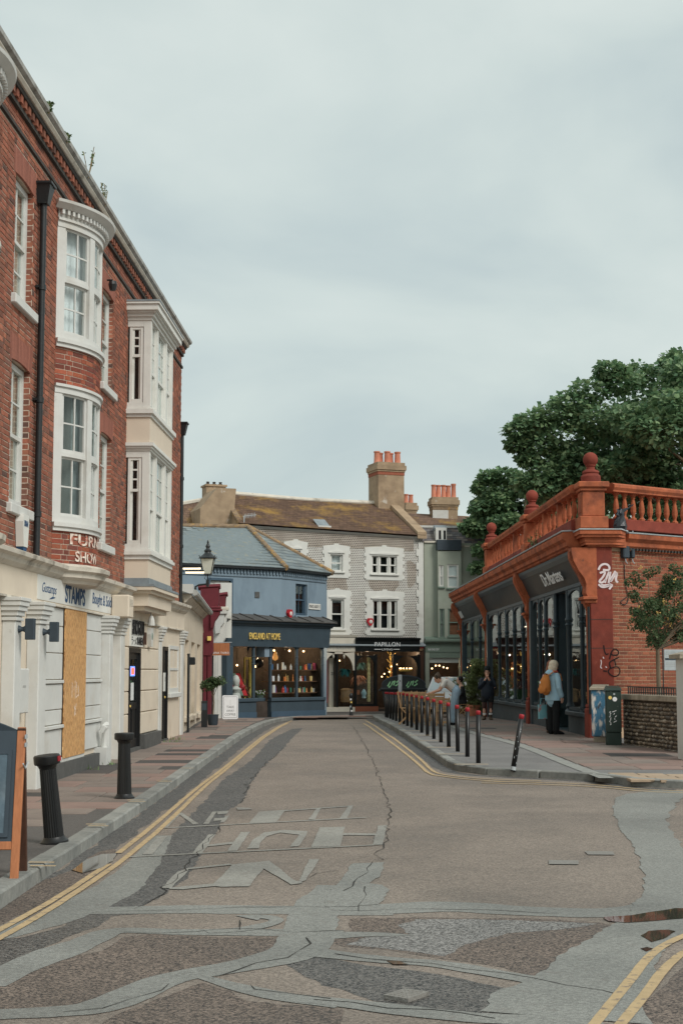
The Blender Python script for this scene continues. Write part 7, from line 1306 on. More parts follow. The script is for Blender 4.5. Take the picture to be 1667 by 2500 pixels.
# forecourt shrub behind the flint wall
sb = thing('flowering_shrub', 'slim-stemmed shrub with yellow blossom in front of the red side wall', 'shrub', (6.42, 29.2, .1)); ob = Vector((6.42, 29.2, .1)); r_ = random.Random(21); cents = []; rads = []
for i in range(130):
    px, py = r_.uniform(1540, 1740), r_.uniform(1410, 1575); px += (py - 1500) * .15 if px < 1600 else 0
    if (px - 1640) ** 2 / 98 ** 2 + (py - 1495) ** 2 / 86 ** 2 > r_.uniform(.6, 1.15): continue
    cents.append(tuple(P(px, py, 29.2 + r_.gauss(0, .35)) - ob)); rads.append(r_.uniform(.08, .17))
for px, py in ((1535, 1420), (1548, 1405), (1560, 1425), (1580, 1400), (1600, 1390), (1642, 1385), (1660, 1395), (1545, 1450), (1630, 1410)): cents.append(tuple(P(px, py, 29.1) - ob)); rads.append(.1)
k = MB(); k.tube([(0, 0, 0), P(1606, 1640, 29.2) - ob, P(1604, 1585, 29.2) - ob], [.05, .045, .04], 8); k.build('trunk', 'bark', sb, True); k = MB(); s0 = P(1604, 1585, 29.2) - ob
for c in cents[::3]: c = Vector(c); k.tube([s0, s0.lerp(c, .5) + Vector((r_.gauss(0, .03), 0, r_.gauss(.03, .03))), c], [.02, .013, .005], 5)
k.build('branch', 'bark', sb, True); obj('crown', leaf_mesh('crown', cents, rads, 110, .05, 'leaf_dark', 5, .9, .2), sb, kind='stuff')
k = MB(); mat('blossom', C(196, 160, 84), .7, .1, 5, 0)
for i in range(26):
    c = Vector(r_.choice(cents)) + Vector((r_.gauss(0, .1), -.16, r_.gauss(0, .12)))
    for j in range(5): q = c + Vector((r_.gauss(0, .025), r_.gauss(0, .02), r_.gauss(0, .025))); k.ball(q, .015, 5, 4)
k.build('blossom', 'blossom', sb, kind='stuff')
# ================================================================== flint wall, pillar, cabinets
FW = Fr(5.60, 28.9, math.atan2(-3.0, .5)); fl = 3.04
fw = thing('flint_wall', 'low knapped flint garden wall with stone coping', 'wall', tuple(FW.o), FW.a)
MB().box(0, fl, .03, .3, -.2, .95).build('core', 'flint_mortar', fw); k = MB(); z = .06; j = 0
while z < .93:
    x = .03 + (j % 2) * .04
    while x < fl - .04: w_ = rnd.uniform(.028, .05); k.ball((x + w_, .03, z + rnd.uniform(-.008, .008)), w_, 7, 5, sq=(1, .8, .72)); x += 2 * w_ + rnd.uniform(.0, .012)
    z += .075; j += 1
k.build('knapped_flint', 'flint', fw, kind='stuff')
for i in range(4): MB().cbox(i * fl / 4 + .004, (i + 1) * fl / 4 - .004, -.05, .36, .95, 1.06, .012).build('coping_stone', 'stone_cap', fw)
t = thing('wall_railing', 'low black iron railing along the top of the flint wall', 'railing', FW.w(0, .1, 1.06), FW.a); MB().box(.1, fl, -.015, .015, .13, .155).build('rail', 'black_iron', t); MB().box(.1, fl, -.012, .012, .03, .045).build('rail', 'black_iron', t)
n_ = 26
for i in range(n_): MB().box(.12 + (fl - .15) * i / (n_ - 1) - .008, .12 + (fl - .15) * i / (n_ - 1) + .008, -.01, .01, 0, .13).build('bar', 'black_iron', t)
t = thing('garden_pillar', 'white rendered gate pillar with stone cap at the right edge', 'pillar', (5.98, 24.3, 0)); MB().cbox(-.28, .35, -.3, .3, -.2, 1.72, .015).build('shaft', 'white_paint', t); MB().add([(-.37, -.4, 1.72), (.44, -.4, 1.72), (.44, .4, 1.72), (-.37, .4, 1.72), (-.37, -.4, 1.79), (.44, -.4, 1.79), (.44, .4, 1.79), (-.37, .4, 1.79), (.03, 0, 1.9)], [(3, 2, 1, 0), (0, 1, 5, 4), (1, 2, 6, 5), (2, 3, 7, 6), (3, 0, 4, 7), (4, 5, 8), (5, 6, 8), (6, 7, 8), (7, 4, 8)]).build('cap', 'stone_cap', t)
nb = thing('notice_board', 'grey information board on posts behind the flint wall', 'notice board', tuple(P(1640, 1700, 27.3))); p0, p1 = P(1620, 1637, 27.3), P(1672, 1586, 27.3); o0 = Vector(nb.location); MB().cbox(p0.x - o0.x, p1.x - o0.x, -.02, .02, p0.z - o0.z, p1.z - o0.z, .008).build('panel', 'galvanised', nb)
bw_, bh_ = p1.x - p0.x, p1.z - p0.z; L0 = Vector((p0.x - o0.x, 0, p0.z - o0.z)); MB().box(L0.x + .02, L0.x + bw_ - .02, -.023, -.02, L0.z + bh_ * .5, L0.z + bh_ * .6).build('title_bar', 'slate_frame', nb); [MB().box(L0.x + .03, L0.x + bw_ - .05, -.023, -.02, L0.z + bh_ * f, L0.z + bh_ * f + .006).build('text_line', 'letter_grey', nb) for f in (.2, .28, .36, .68, .76, .84)]; MB().box(L0.x - .03, L0.x - .01, -.01, .01, -.7, L0.z + bh_ + .04).build('post', 'black_iron', nb)
c1 = G(1466, 1812, .1); mat('street_art', C(60, 110, 138), .55, .15, 6, .05, 20, stain=[(C(204, 196, 186), 5.2, .5, .62, .95), (C(60, 46, 40), 7, .58, .66, .8), (C(196, 120, 100), 4.1, .66, .72, .7)], stretch=(2.2, 2.2, .8))
cb1 = thing('painted_cabinet', 'street cabinet sprayed with blue and white art', 'cabinet', tuple(c1), R(-14)); MB().cbox(-.14, .14, -.14, .2, 0, .12, .01).build('plinth', 'stone_cap', cb1); MB().cbox(-.17, .17, -.17, .22, .12, 1.06, .015).build('body', 'street_art', cb1); MB().add([(-.2, -.2, 1.06), (.2, -.2, 1.06), (.2, .25, 1.06), (-.2, .25, 1.06), (-.2, -.2, 1.1), (.2, -.2, 1.1), (.16, .22, 1.17), (-.16, .22, 1.17)], [(3, 2, 1, 0), (0, 1, 5, 4), (1, 2, 6, 5), (2, 3, 7, 6), (3, 0, 4, 7), (4, 5, 6, 7)]).build('lid', 'stone_cap', cb1)
c2 = G(1497, 1819, .1); mat('cabinet_green', C(38, 52, 46), .5, .2, 5, .05, 20, stain=(C(180, 180, 170), 15, .69, .73, .8)); cb2 = thing('green_cabinet', 'dark green street cabinet with stickers beside the flint wall', 'cabinet', tuple(c2), R(-8)); MB().cbox(-.15, .15, -.15, .2, 0, .25, .01).build('plinth', 'cabinet_green', cb2); MB().cbox(-.145, .155, -.16, .21, .25, 1.07, .015).build('body', 'cabinet_green', cb2); MB().add([(-.17, -.18, 1.07), (.17, -.18, 1.07), (.17, .23, 1.07), (-.17, .23, 1.07), (-.15, -.16, 1.12), (.15, -.16, 1.12), (.13, .2, 1.16), (-.13, .2, 1.16)], [(3, 2, 1, 0), (0, 1, 5, 4), (1, 2, 6, 5), (2, 3, 7, 6), (3, 0, 4, 7), (4, 5, 6, 7)]).build('lid', 'cabinet_green', cb2)
for x, z, r, m in ((-.06, .93, .035, 'letter_gold'), (.03, .9, .045, 'letter_white'), (.02, 1.0, .02, 'galvanised')): MB().lathe([(r, 0), (r, .002)], 14, M=Matrix.Translation((x, -.161, z)) @ Matrix.Rotation(math.pi / 2, 4, 'X')).build('sticker', m, cb2)
k = MB(); [k.ribbon([(-.07 + .012 * math.sin(i * 2.2), -.162, .4 + i * .03), (-.055 + .01 * math.cos(i * 1.7), -.162, .42 + i * .03)], .012) for i in range(9)]; [k.ribbon([(.0 + .03 * math.sin(i), -.162, .45 + .05 * i), (.04 + .02 * math.cos(i * 3), -.162, .48 + .05 * i)], .012) for i in range(5)]; k.build('scribble', 'letter_white', cb2)
# ================================================================== bollards
bol_me = {}
bm_ = MB().lathe([(.039, 0), (.039, .81)], 14).mesh('post', 'black_gloss', True); bt_ = MB().lathe([(.0395, .805), (.0395, .862), (.034, .872), (.01, .875)], 14).mesh('red_cap', 'bollard_red', True)
zb = [(997, 1127), (897, 1070), (810, 1023), (728, 980), (657, 940), (592, 908), (533, 880), (482, 852), (437, 825), (390, 805), (352, 790), (319, 773), (282, 757), (249, 745), (222, 735), (197, 725), (172, 716), (157, 711)]
ordn = ['nearest', 'second nearest', 'third nearest', 'fourth nearest', 'fifth nearest', 'sixth nearest', 'seventh nearest', 'eighth nearest', 'ninth nearest', 'tenth nearest', 'eleventh nearest', 'twelfth nearest', 'thirteenth nearest', 'fourteenth nearest', 'fifteenth nearest', 'third from the far end', 'second from the far end', 'farthest']
b0 = None
for i, (x, y) in enumerate(zb):
    p = G(900 + x / 3.733, 1560 + y / 3.733, .1)
    if not b0:
        b0 = thing('bollard', '', 'bollard', group='red-topped bollards along the right kerb'); obj('post', bm_, b0); obj('red_cap', bt_, b0); t = b0
    else: t = copy_tree(b0)
    t.location = p - Vector((0, 0, .03)); t.rotation_euler = (rnd.uniform(-.02, .02), rnd.uniform(-.02, .02), rnd.uniform(0, 6)); t['label'] = 'red-topped black bollard, %s of the row along the right kerb' % ordn[i]
p = G(1251, 1880, .1); t = copy_tree(b0); t.location = p - Vector((0, 0, .02)); t.rotation_euler = (R(3), R(9.5), .4); t['label'] = 'leaning scratched black bollard with red top, standing apart on the right pavement'
MB().lathe([(.0402, .02), (.0402, .075)], 14).build('worn_base', 'galvanised', t); k = MB(); [k.box(-.004, .004, -.041, -.038, z, z + rnd.uniform(.01, .03), Matrix.Rotation(rnd.uniform(-1, 1), 4, 'Z')) for z in [.12, .2, .24, .33, .37, .45, .52, .6, .64, .7]]; k.build('scratches', 'galvanised', t, kind='stuff')
def iron_bollard(loc, rot, label, red=False):
    t = thing('iron_bollard', label, 'bollard', tuple(loc)); t.rotation_euler = rot; k = MB(); n = 24; vs = []; fs = []                # fluted shaft
    zs = [(0.05, .088), (.6, .074), (.69, .073)]
    for z, r in zs:
        for i in range(n * 2): a = math.pi * i / n; rr = r * (1 if i % 2 else .93); vs.append((rr * math.cos(a), rr * math.sin(a), z))
    for j in range(len(zs) - 1):
        for i in range(2 * n): fs.append((j * 2 * n + i, j * 2 * n + (i + 1) % (2 * n), (j + 1) * 2 * n + (i + 1) % (2 * n), (j + 1) * 2 * n + i))
    k.add(vs, fs); k.build('shaft', 'black_gloss', t); MB().lathe([(.125, 0), (.125, .02), (.105, .035), (.09, .06)], 20).build('base_flange', 'black_gloss', t, True); MB().lathe([(.072, .66), (.085, .69), (.095, .7), (.112, .705), (.118, .72), (.118, .775), (.11, .785), (.0, .79)], 22).build('cap', 'black_gloss', t, True)
    if red: MB().box(.085, .122, -.03, .03, .725, .77, Matrix.Rotation(-.5, 4, 'Z')).build('reflector', 'bollard_red', t)
    return t
iron_bollard(G(134, 2058, .1), (R(2), R(-6.5), .3), 'leaning fluted black bollard with red reflector, near the left kerb', True); iron_bollard(G(304, 1950, .1), (R(0), R(-1), .7), 'upright fluted black bollard in front of the boarded shop')
t = thing('stickered_post', 'short black post plastered with stickers by the far kerb', 'bollard', tuple(G(857, 1748, .09))); MB().lathe([(.07, 0), (.07, .06), (.05, .1), (.045, .62), (.065, .66), (.07, .72), (.05, .77), (.02, .8)], 12).build('post', 'black_iron', t, True); [MB().box(-.03, .03, -.056, -.046, z, z + .06, Matrix.Rotation(a, 4, 'Z')).build('sticker', m, t) for z, a, m in ((.15, .3, 'letter_white'), (.3, -.4, 'galvanised'), (.45, .1, 'letter_gold'), (.55, -.2, 'letter_white'))]
# ================================================================== pavement boards and pots on the left
ab = thing('chalkboard', 'wooden framed A-board chalkboard cut off by the left picture edge', 'A-board', tuple(G(17, 2151, .1) + Vector((-.31, .2, 0))), R(3)); hb = 1.12
def leaf(s, m1):
    k = MB(); T_ = Matrix.Rotation(R(s * 10), 4, 'X'); T_ = Matrix.Translation((0, s * -.2, 0)) @ Matrix.Rotation(R(-s * 10.5), 4, 'X')
    for xx in (-.36, .32): MB().cbox(xx, xx + .06, -.022, .022, 0, hb, .004, T_).build('leg', 'wood_orange' if s > 0 else 'wood_dark', ab)
    MB().cbox(-.3, .32, -.02, .02, .22, .28, .004, T_).build('bottom_rail', 'wood_orange' if s > 0 else 'wood_dark', ab)
    n = 14; arch = [(-.3, .28), (.32, .28), (.32, hb - .02)] + [(.32 - .62 * i / n, hb - .02 + .09 * math.sin(math.pi * i / n)) for i in range(1, n)] + [(-.3, hb - .02)]
    MB().prism(arch, -.012, .012, T_).build('backboard', 'slate_frame', ab)
    if s > 0: MB().box(-.24, .26, -.018, -.012, .34, .92, T_).build('chalk_panel', 'chalk_panel', ab); q = MB(); [q.box(*b, T_) for b in ((-.27, -.24, -.024, -.012, .31, .95), (.26, .29, -.024, -.012, .31, .95), (-.24, .26, -.024, -.012, .31, .34), (-.24, .26, -.024, -.012, .92, .95))]; q.build('panel_beading', 'slate_frame', ab)
leaf(1, 0); leaf(-1, 0)
MB().tube([(.385, -.12, .84), (.385, -.02, .8), (.385, .1, .84)], .006, 5).build('chain', 'galvanised', ab)
for z in (hb - .1, hb - .16): MB().box(.381, .386, -.05, .05, z, z + .03).build('hinge', 'galvanised', ab)
cs = thing('coffee_sign', 'white swing sign advertising take away coffee outside the blue shop', 'A-board', tuple(G(562, 1757, .09)), R(12)); k = MB()
def rrect(w_, h, r, z0, n=6): return [(sx * (w_ - r) + r * math.cos(a), z0 + h / 2 + sz * (h / 2 - r) + r * math.sin(a)) for sx, sz, a0 in ((1, -1, -90), (1, 1, 0), (-1, 1, 90), (-1, -1, 180)) for a in [R(a0 + 90 * i / n) for i in range(n + 1)]]
MB().prism(rrect(.25, .74, .05, .02), -.02, .02).build('frame', 'letter_white', cs); MB().prism(rrect(.22, .66, .035, .06), -.0255, -.02).build('border', 'letter_black', cs); MB().prism(rrect(.212, .645, .03, .067), -.028, -.0255).build('panel', 'letter_white', cs)
for i, wd in enumerate(('TAKE', 'AWAY', 'COFFEE')): lettering(cs, wd, -.12 if i < 2 else -.17, .12 if i < 2 else .17, .36 - .115 * i, .43 - .115 * i, -.0285, 'letter_black', .001, -.005)
[MB().box(-.03, .03, -.029, -.028, .6 - .04 * i, .605 - .04 * i).build('cup_line', 'letter_grey', cs) for i in range(4)]; MB().box(-.2, .2, -.02, .16, .0, .02).build('foot', 'galvanised', cs)
tp = thing('ball_topiary', 'clipped ball tree in a dark round pot by the maroon shop', 'plant', tuple(G(520, 1772, .09))); ot = Vector(tp.location); MB().lathe([(.1, 0), (.13, .05), (.15, .28), (.16, .3), (.14, .3), (.13, .26)], 16).build('pot', 'slate_frame', tp, True)
MB().tube([(0, 0, .2), (.02, 0, .6), (0, 0, .95)], .016, 6).build('trunk', 'bark', tp); k = MB(); [k.tube([(0, 0, .75), (.12 * math.cos(a), .12 * math.sin(a), 1.05)], .008, 4) for a in (0, 1.3, 2.5, 3.8, 5)]; k.build('branch', 'bark', tp); g_ = random.Random(3); cc = [(g_.gauss(0, .12), g_.gauss(0, .1), 1.14 + g_.gauss(0, .06)) for _ in range(26)]; obj('crown', leaf_mesh('crown', cc, .1, 90, .05, 'leaf_dark', 9, .8, .1), tp, kind='stuff')
t = thing('black_planter_post', 'narrow black menu post standing beside the ball topiary', 'post', tuple(G(499, 1777, .09))); MB().cbox(-.075, .075, -.06, .06, 0, .68, .01).build('post', 'black_iron', t); MB().box(-.06, .06, -.064, -.06, .45, .62).build('card_holder', 'slate_frame', t)
# ================================================================== communal bin, sign post, car
cbn = thing('communal_bin', 'black communal rubbish bin with green graffiti on its domed lid', 'bin', (2.3, 53.2, gz(53.2)), R(-4)); mat('bin_plastic', C(38, 44, 46), .45, .15, 5, .05, 30); mat('graffiti_green', C(132, 190, 140), .7, .1, 8, 0)
k = MB(); k.add([(-.66, -.48, .15), (.66, -.48, .15), (.66, .48, .15), (-.66, .48, .15), (-.8, -.55, 1.02), (.8, -.55, 1.02), (.8, .55, 1.02), (-.8, .55, 1.02)], [(3, 2, 1, 0), (4, 5, 6, 7), (0, 1, 5, 4), (1, 2, 6, 5), (2, 3, 7, 6), (3, 0, 4, 7)]); k.build('body', 'bin_plastic', cbn); MB().cbox(-.86, .86, -.6, .6, .98, 1.06, .02).build('rim', 'bin_plastic', cbn)
dome = [(.8 * math.cos(a), 1.06 + .46 * math.sin(a) ** .8) for a in [math.pi * i / 14 for i in range(15)]]; MB().prism(dome, -.5, .5).build('lid', 'bin_plastic', cbn); lidr = [(x * 1.03, z + .015) for x, z in dome]
k = MB()
for (a, b), (c, d) in zip(lidr, lidr[1:]): k.add([(a, -.53, b), (c, -.53, d), (c, -.47, d), (a, -.47, b), (a, -.53, b - .05), (c, -.53, d - .05)], [(0, 1, 2, 3), (0, 4, 5, 1)])
k.build('lid_rim', 'slate_frame', cbn)
MB().add([(.42, -.3, 1.475), (.72, -.3, 1.27), (.72, .2, 1.27), (.42, .2, 1.475)], [(0, 1, 2, 3)]).build('notice', 'letter_white', cbn)
k = MB()
for ox in (-.38, .3):
    for pts in ([(-.2, 0), (-.1, .2), (-.08, .02), (.0, .22)], [(.02, .04), (.06, .24)], [(.22, .26), (.12, .18), (.2, .1), (.08, .02)], [(-.16, -.06), (-.1, .02)]): k.ribbon([(ox + x, -.504, 1.12 + z * .85) for x, z in pts], .045)
k.build('graffiti', 'graffiti_green', cbn); MB().tube([(-.9, -.2, .95), (-.84, -.2, 1.0)], .04, 8).build('trunnion', 'slate_frame', cbn)
for x in (-.55, .55): MB().lathe([(.09, -.04), (.1, 0), (.09, .04)], 12, M=Matrix.Translation((x, -.4, .1)) @ Matrix.Rotation(math.pi / 2, 4, 'X')).build('wheel', 'black_iron', cbn)
t = thing('sign_post', 'plain grey steel post standing in front of the communal bin', 'post', (2.08, 51.3, gz(51) + .09)); MB().cbox(-.065, .065, -.04, .04, 0, 1.44, .01).build('shaft', 'galvanised', t); MB().box(-.02, .02, -.043, -.04, 1.2, 1.24).build('hole', 'black_iron', t)
car = thing('parked_car', 'silver-white car parked beyond the bin, facing the camera', 'car', (4.1, 55.2, gz(55.2)), R(-6)); mat('car_paint', C(220, 224, 225), .25, .03, 3, 0, spec=.6); mat('tyre', C(28, 28, 29), .8, .1, 6, .1, 40); mat('head_lamp', C(200, 206, 210), .15, .05, 3, 0, spec=.7)
prof = [(-.88, .3), (-.9, .55), (-.88, .82), (-.8, .92), (.8, .92), (.88, .82), (.9, .55), (.88, .3)]
secs = [(-2.0, .86, .9, .32, .62), (-1.9, .95, .95, .28, .74), (-1.1, 1.0, 1.0, .25, .92), (-.9, 1.0, 1.0, .25, .96), (1.6, 1.0, 1.0, .25, .98), (1.95, .95, .97, .3, .92), (2.0, .9, .94, .34, .86)]
k = MB(); vs = []; m = 8
for y, wt, wm, zb_, zt in secs:
    hw = .88; vs += [(-hw * wt * .94, y, zb_), (-hw * wm, y, (zb_ + zt) / 2 - .05), (-hw * wm * .98, y, zt - .12), (-hw * wt * .86, y, zt), (hw * wt * .86, y, zt), (hw * wm * .98, y, zt - .12), (hw * wm, y, (zb_ + zt) / 2 - .05), (hw * wt * .94, y, zb_)]
fs = [tuple(j * m + i for i in range(m)) for j in (0, len(secs) - 1)] + [(j * m + i, j * m + (i + 1) % m, (j + 1) * m + (i + 1) % m, (j + 1) * m + i) for j in range(len(secs) - 1) for i in range(m)]
k.add(vs, fs); k.build('body', 'car_paint', car, True)
cab = [(-.78, -.95, .95), (.78, -.95, .95), (.78, 1.9, .95), (-.78, 1.9, .95), (-.6, -.15, 1.46), (.6, -.15, 1.46), (.6, 1.55, 1.46), (-.6, 1.55, 1.46)]
MB().add(cab, [(4, 5, 6, 7), (0, 1, 5, 4), (1, 2, 6, 5), (2, 3, 7, 6), (3, 0, 4, 7)]).build('cabin', 'car_paint', car)
mat('car_glass', C(186, 198, 202), .06, .05, 3, 0, spec=.7); fcp = lambda a, b, c, d, q: [Vector(cab[a]).lerp(Vector(cab[c]), q[0]).lerp(Vector(cab[b]).lerp(Vector(cab[d]), q[0]), q[2]), Vector(cab[a]).lerp(Vector(cab[c]), q[0]).lerp(Vector(cab[b]).lerp(Vector(cab[d]), q[0]), q[3]), Vector(cab[a]).lerp(Vector(cab[c]), q[1]).lerp(Vector(cab[b]).lerp(Vector(cab[d]), q[1]), q[3]), Vector(cab[a]).lerp(Vector(cab[c]), q[1]).lerp(Vector(cab[b]).lerp(Vector(cab[d]), q[1]), q[2])]  # pale glass colour has the sky reflection painted in
MB().add([p + Vector((0, -.006, .004)) for p in fcp(0, 1, 4, 5, (.04, .94, .05, .95))], [(0, 1, 2, 3)]).build('windscreen', 'car_glass', car); [MB().add([p + Vector((s_ * .006, 0, .002)) for p in fcp(a, b, c, d, (.1, .88, .12, .9))], [(0, 1, 2, 3)]).build('side_window', 'car_glass', car) for a, b, c, d, s_ in ((1, 2, 5, 6, 1), (3, 0, 7, 4, -1))]
for s_ in (-1, 1):
    MB().cbox(s_ * .72 - .14, s_ * .72 + .14, -1.97, -1.85, .62, .74, .03).build('headlight', 'head_lamp', car); MB().cbox(s_ * .97 - .1, s_ * .97 + .1, -.75, -.6, .95, 1.1, .03).build('door_mirror', 'black_iron', car)
    for y in (-1.3, 1.3): w9_ = MB().lathe([(.2, -.1), (.3, -.1), (.31, 0), (.3, .1), (.2, .1)], 18, M=Matrix.Translation((s_ * .8, y, .31)) @ Matrix.Rotation(math.pi / 2, 4, 'Y')).build('wheel', 'tyre', car); MB().lathe([(.19, -.06), (.19, .105), (.05, .11)], 14, M=Matrix.Translation((s_ * .8, y, .31)) @ Matrix.Rotation(math.pi / 2 * s_, 4, 'Y')).build('rim', 'galvanised', w9_)
MB().cbox(-.45, .45, -2.02, -1.95, .42, .58, .02).build('grille', 'black_iron', car); MB().box(-.26, .26, -2.035, -2.02, .44, .54).build('number_plate', 'letter_white', car); [MB().tube([(x, -.1, 1.475), (x, 1.5, 1.475)], .018, 6).build('roof_bar', 'galvanised', car) for x in (-.52, .52)]
# ================================================================== pavement cafe tables and chairs
mat('pale_wood', C(178, 140, 98), .6, .18, 4, .1, 40, stretch=(8, 8, 1), isl=.12)
def table(loc, rz, label):
    t = thing('cafe_table', label, 'table', tuple(loc), rz, 'wooden cafe tables behind the bollards')
    for i in range(6): MB().cbox(-.3, .3, -.3 + .1 * i + .006, -.3 + .1 * (i + 1) - .006, .71, .735, .004).build('slat', 'pale_wood', t)
    for s_ in (-1, 1): MB().box(s_ * .26 - .02, s_ * .26 + .02, -.28, .28, .67, .71).build('bearer', 'pale_wood', t); MB().tube([(s_ * .24, -.26, 0), (s_ * .24, .24, .69)], .018, 6).build('leg', 'pale_wood', t); MB().tube([(s_ * .22, .26, 0), (s_ * .22, -.24, .69)], .018, 6).build('leg', 'pale_wood', t)
    return t
def chair(loc, rz, label):
    t = thing('folding_chair', label, 'chair', tuple(loc), rz, 'wooden folding chairs at the cafe tables')
    for i in range(5): MB().cbox(-.2, .2, -.2 + .075 * i, -.2 + .075 * i + .06, .43, .45, .004).build('seat_slat', 'pale_wood', t)
    for i in range(3): MB().cbox(-.2, .2, .235 + .012 * i, .255 + .012 * i, .6 + .09 * i, .67 + .09 * i, .004).build('back_slat', 'pale_wood', t)
    for s_ in (-1, 1): MB().tube([(s_ * .21, -.22, 0), (s_ * .21, .19, .45), (s_ * .21, .27, .88)], .016, 6).build('leg', 'pale_wood', t); MB().tube([(s_ * .185, .24, 0), (s_ * .185, -.2, .44)], .016, 6).build('leg', 'pale_wood', t)
    MB().tube([(-.21, -.1, .13), (.21, -.1, .13)], .012, 6).build('stretcher', 'pale_wood', t); return t
tbl = [(2.42, 39.3), (2.3, 41.6), (2.2, 43.8), (2.1, 46.0)]; nm = ['nearest wooden table, being wiped by the bending woman', 'second nearest wooden slatted table behind the bollards', 'third wooden slatted table behind the bollards', 'farthest wooden slatted table, before the bin']
cn = iter(['chair facing the camera at the wiped table', 'chair at the left of the wiped table', 'chair on the near side of the second table', 'chair on the far side of the second table', 'chair on the near side of the third table', 'chair on the far side of the third table', 'chair on the near side of the farthest table', 'chair on the far side of the farthest table'])
for i, (x, y) in enumerate(tbl): z = gz(y) + .095; table((x, y, z), R(rnd.uniform(-6, 6)), nm[i]); chair((x + rnd.uniform(-.1, .1), y - .75, z), R(180 + rnd.uniform(-10, 10)), 'pale wooden folding ' + next(cn)); chair((x - .05 if i else x - .62, y + .72 if i else y, z), R(rnd.uniform(-10, 10) if i else 90), 'pale wooden folding ' + next(cn))
sk = thing('stacked_table', 'folded wooden slatted table end standing beside the wiping woman', 'table', (2.68, 38.2, gz(38) + .095), R(5)); [MB().cbox(-.19, .19, -.02, .02, .36 + .075 * i, .36 + .075 * i + .062, .004).build('slat', 'pale_wood', sk) for i in range(5)]; [MB().tube([(s_ * .17, 0, 0), (s_ * .17, 0, .74)], .02, 6).build('leg', 'pale_wood', sk) for s_ in (-1, 1)]; MB().box(-.17, .17, -.015, .015, .06, .12).build('bottom_rail', 'pale_wood', sk)
# potted shrub by the shop door
pp = G(1157, 1749, .09); ps = thing('potted_shrub', 'leafy olive-green shrub in a terracotta pot by the shopfront', 'plant', tuple(pp)); MB().lathe([(.17, 0), (.2, .05), (.24, .32), (.27, .33), (.27, .4), (.23, .4), (.22, .34)], 18).build('pot', 'pot_terracotta', ps, True); r7 = random.Random(14); cc = []; rd = []; Yp = pp.y
for i in range(60):
    px, py = r7.gauss(1160, 20), r7.uniform(1612, 1728); wmax = 12 if py < 1650 else 38
    px = 1160 + max(-wmax, min(wmax, (px - 1160))) + (10 if py < 1650 else -6); cc.append(tuple(P(px, py, Yp + r7.gauss(0, .2)) - pp)); rd.append(r7.uniform(.1, .2))
k = MB(); [k.tube([(r7.gauss(0, .05), r7.gauss(0, .05), .34), Vector(c) * .6 + Vector((0, 0, .15)), c], [.014, .01, .004], 4) for c in cc[::4]]; k.build('stem', 'bark', ps); obj('foliage', leaf_mesh('foliage', cc, rd, 120, .07, 'leaf_olive', 4, .9, .15), ps, kind='stuff')
# grass tufts at wall feet
def tuft(px, py, lab, n=26):
    p = G(px, py, .1); t = thing('weed_tuft', lab, 'weeds', tuple(p), group='weeds at the foot of the shopfronts'); k = MB(); r6 = random.Random(int(px))
    for i in range(n): a = r6.uniform(0, 6.28); b = Vector((r6.uniform(-.2, .2), r6.uniform(-.08, .08), 0)); d = Vector((math.cos(a) * .05, math.sin(a) * .05, r6.uniform(.03, .1))); s_ = Vector((-math.sin(a), math.cos(a), 0)) * .008; k.add([b - s_, b + s_, b + d], [(0, 1, 2)])
    k.build('grass_blade', 'weed', t, kind='stuff')
tuft(215, 1880, 'grass tufts under the boarded shop window'); tuft(252, 1868, 'grass tufts beside the boxed pipe'); tuft(420, 1812, 'grass tufts left of the corner conduit'); tuft(432, 1806, 'grass tufts at the foot of the corner conduit', 18)
# ================================================================== people
mat('skin', C(206, 158, 134), .55, .08, 8, .05, 40); mat('skin_tan', C(196, 146, 120), .55, .08, 8, .05, 40)
mat('coat_blue', C(150, 186, 204), .7, .08, 4, .2, 18); mat('trousers_black', C(26, 28, 30), .85, .15, 6, .2, 30); mat('hair_blond', C(206, 192, 168), .6, .25, 22, .5, 60, stretch=(3, 3, .6)); mat('hair_red', C(140, 84, 56), .6, .25, 22, .5, 60, stretch=(3, 3, .5)); mat('hair_dark', C(34, 28, 27), .5, .25, 22, .4, 60, stretch=(3, 3, .5)); mat('scarf_pink', C(214, 78, 84), .8, .15, 12, .2, 30)
mat('pack_orange', C(188, 112, 36), .7, .14, 6, .3, 20); mat('jacket_navy', C(34, 42, 54), .6, .15, 5, .3, 14); mat('tights', C(72, 50, 46), .7, .25, 60, 0, stretch=(1, 1, 1)); mat('sock_white', C(220, 220, 218), .8, .05, 9, .2, 60); mat('boot_brown', C(78, 62, 48), .6, .2, 8, .1, 30); mat('tee_white', C(214, 208, 200), .8, .04, 5, .2, 14); mat('denim_light', C(150, 176, 196), .8, .12, 9, .2, 40); mat('eye_dark', C(24, 20, 20), .3, 0, 3, 0); mat('lip', C(160, 84, 78), .5, 0, 3, 0)
mat('pink_top', C(196, 150, 150), .8, .08, 5, .2, 20); mat('dark_cloth', C(34, 36, 38), .8, .15, 5, .2, 20); mat('bag_print', C(110, 170, 180), .7, .1, 5, 0, stain=(C(200, 90, 80), 7, .55, .62, .9)); mat('grey_top', C(120, 122, 124), .8, .1, 5, .2, 20)
def fuse(mb, name, m, parent, vox=.012, it=3):
    """one continuous skin over overlapping limbs"""
    o = bpy.data.objects.new('t', mb.mesh('t', m)); col.objects.link(o); q = o.modifiers.new('r', 'REMESH'); q.mode = 'VOXEL'; q.voxel_size = vox; s = o.modifiers.new('s', 'SMOOTH'); s.factor = .5; s.iterations = it
    me = bpy.data.meshes.new_from_object(o.evaluated_get(bpy.context.evaluated_depsgraph_get())); bpy.data.objects.remove(o); me.name = name; me.materials.clear(); me.materials.append(MATS[m]); me.polygons.foreach_set('use_smooth', [True] * len(me.polygons)); return obj(name, me, parent)
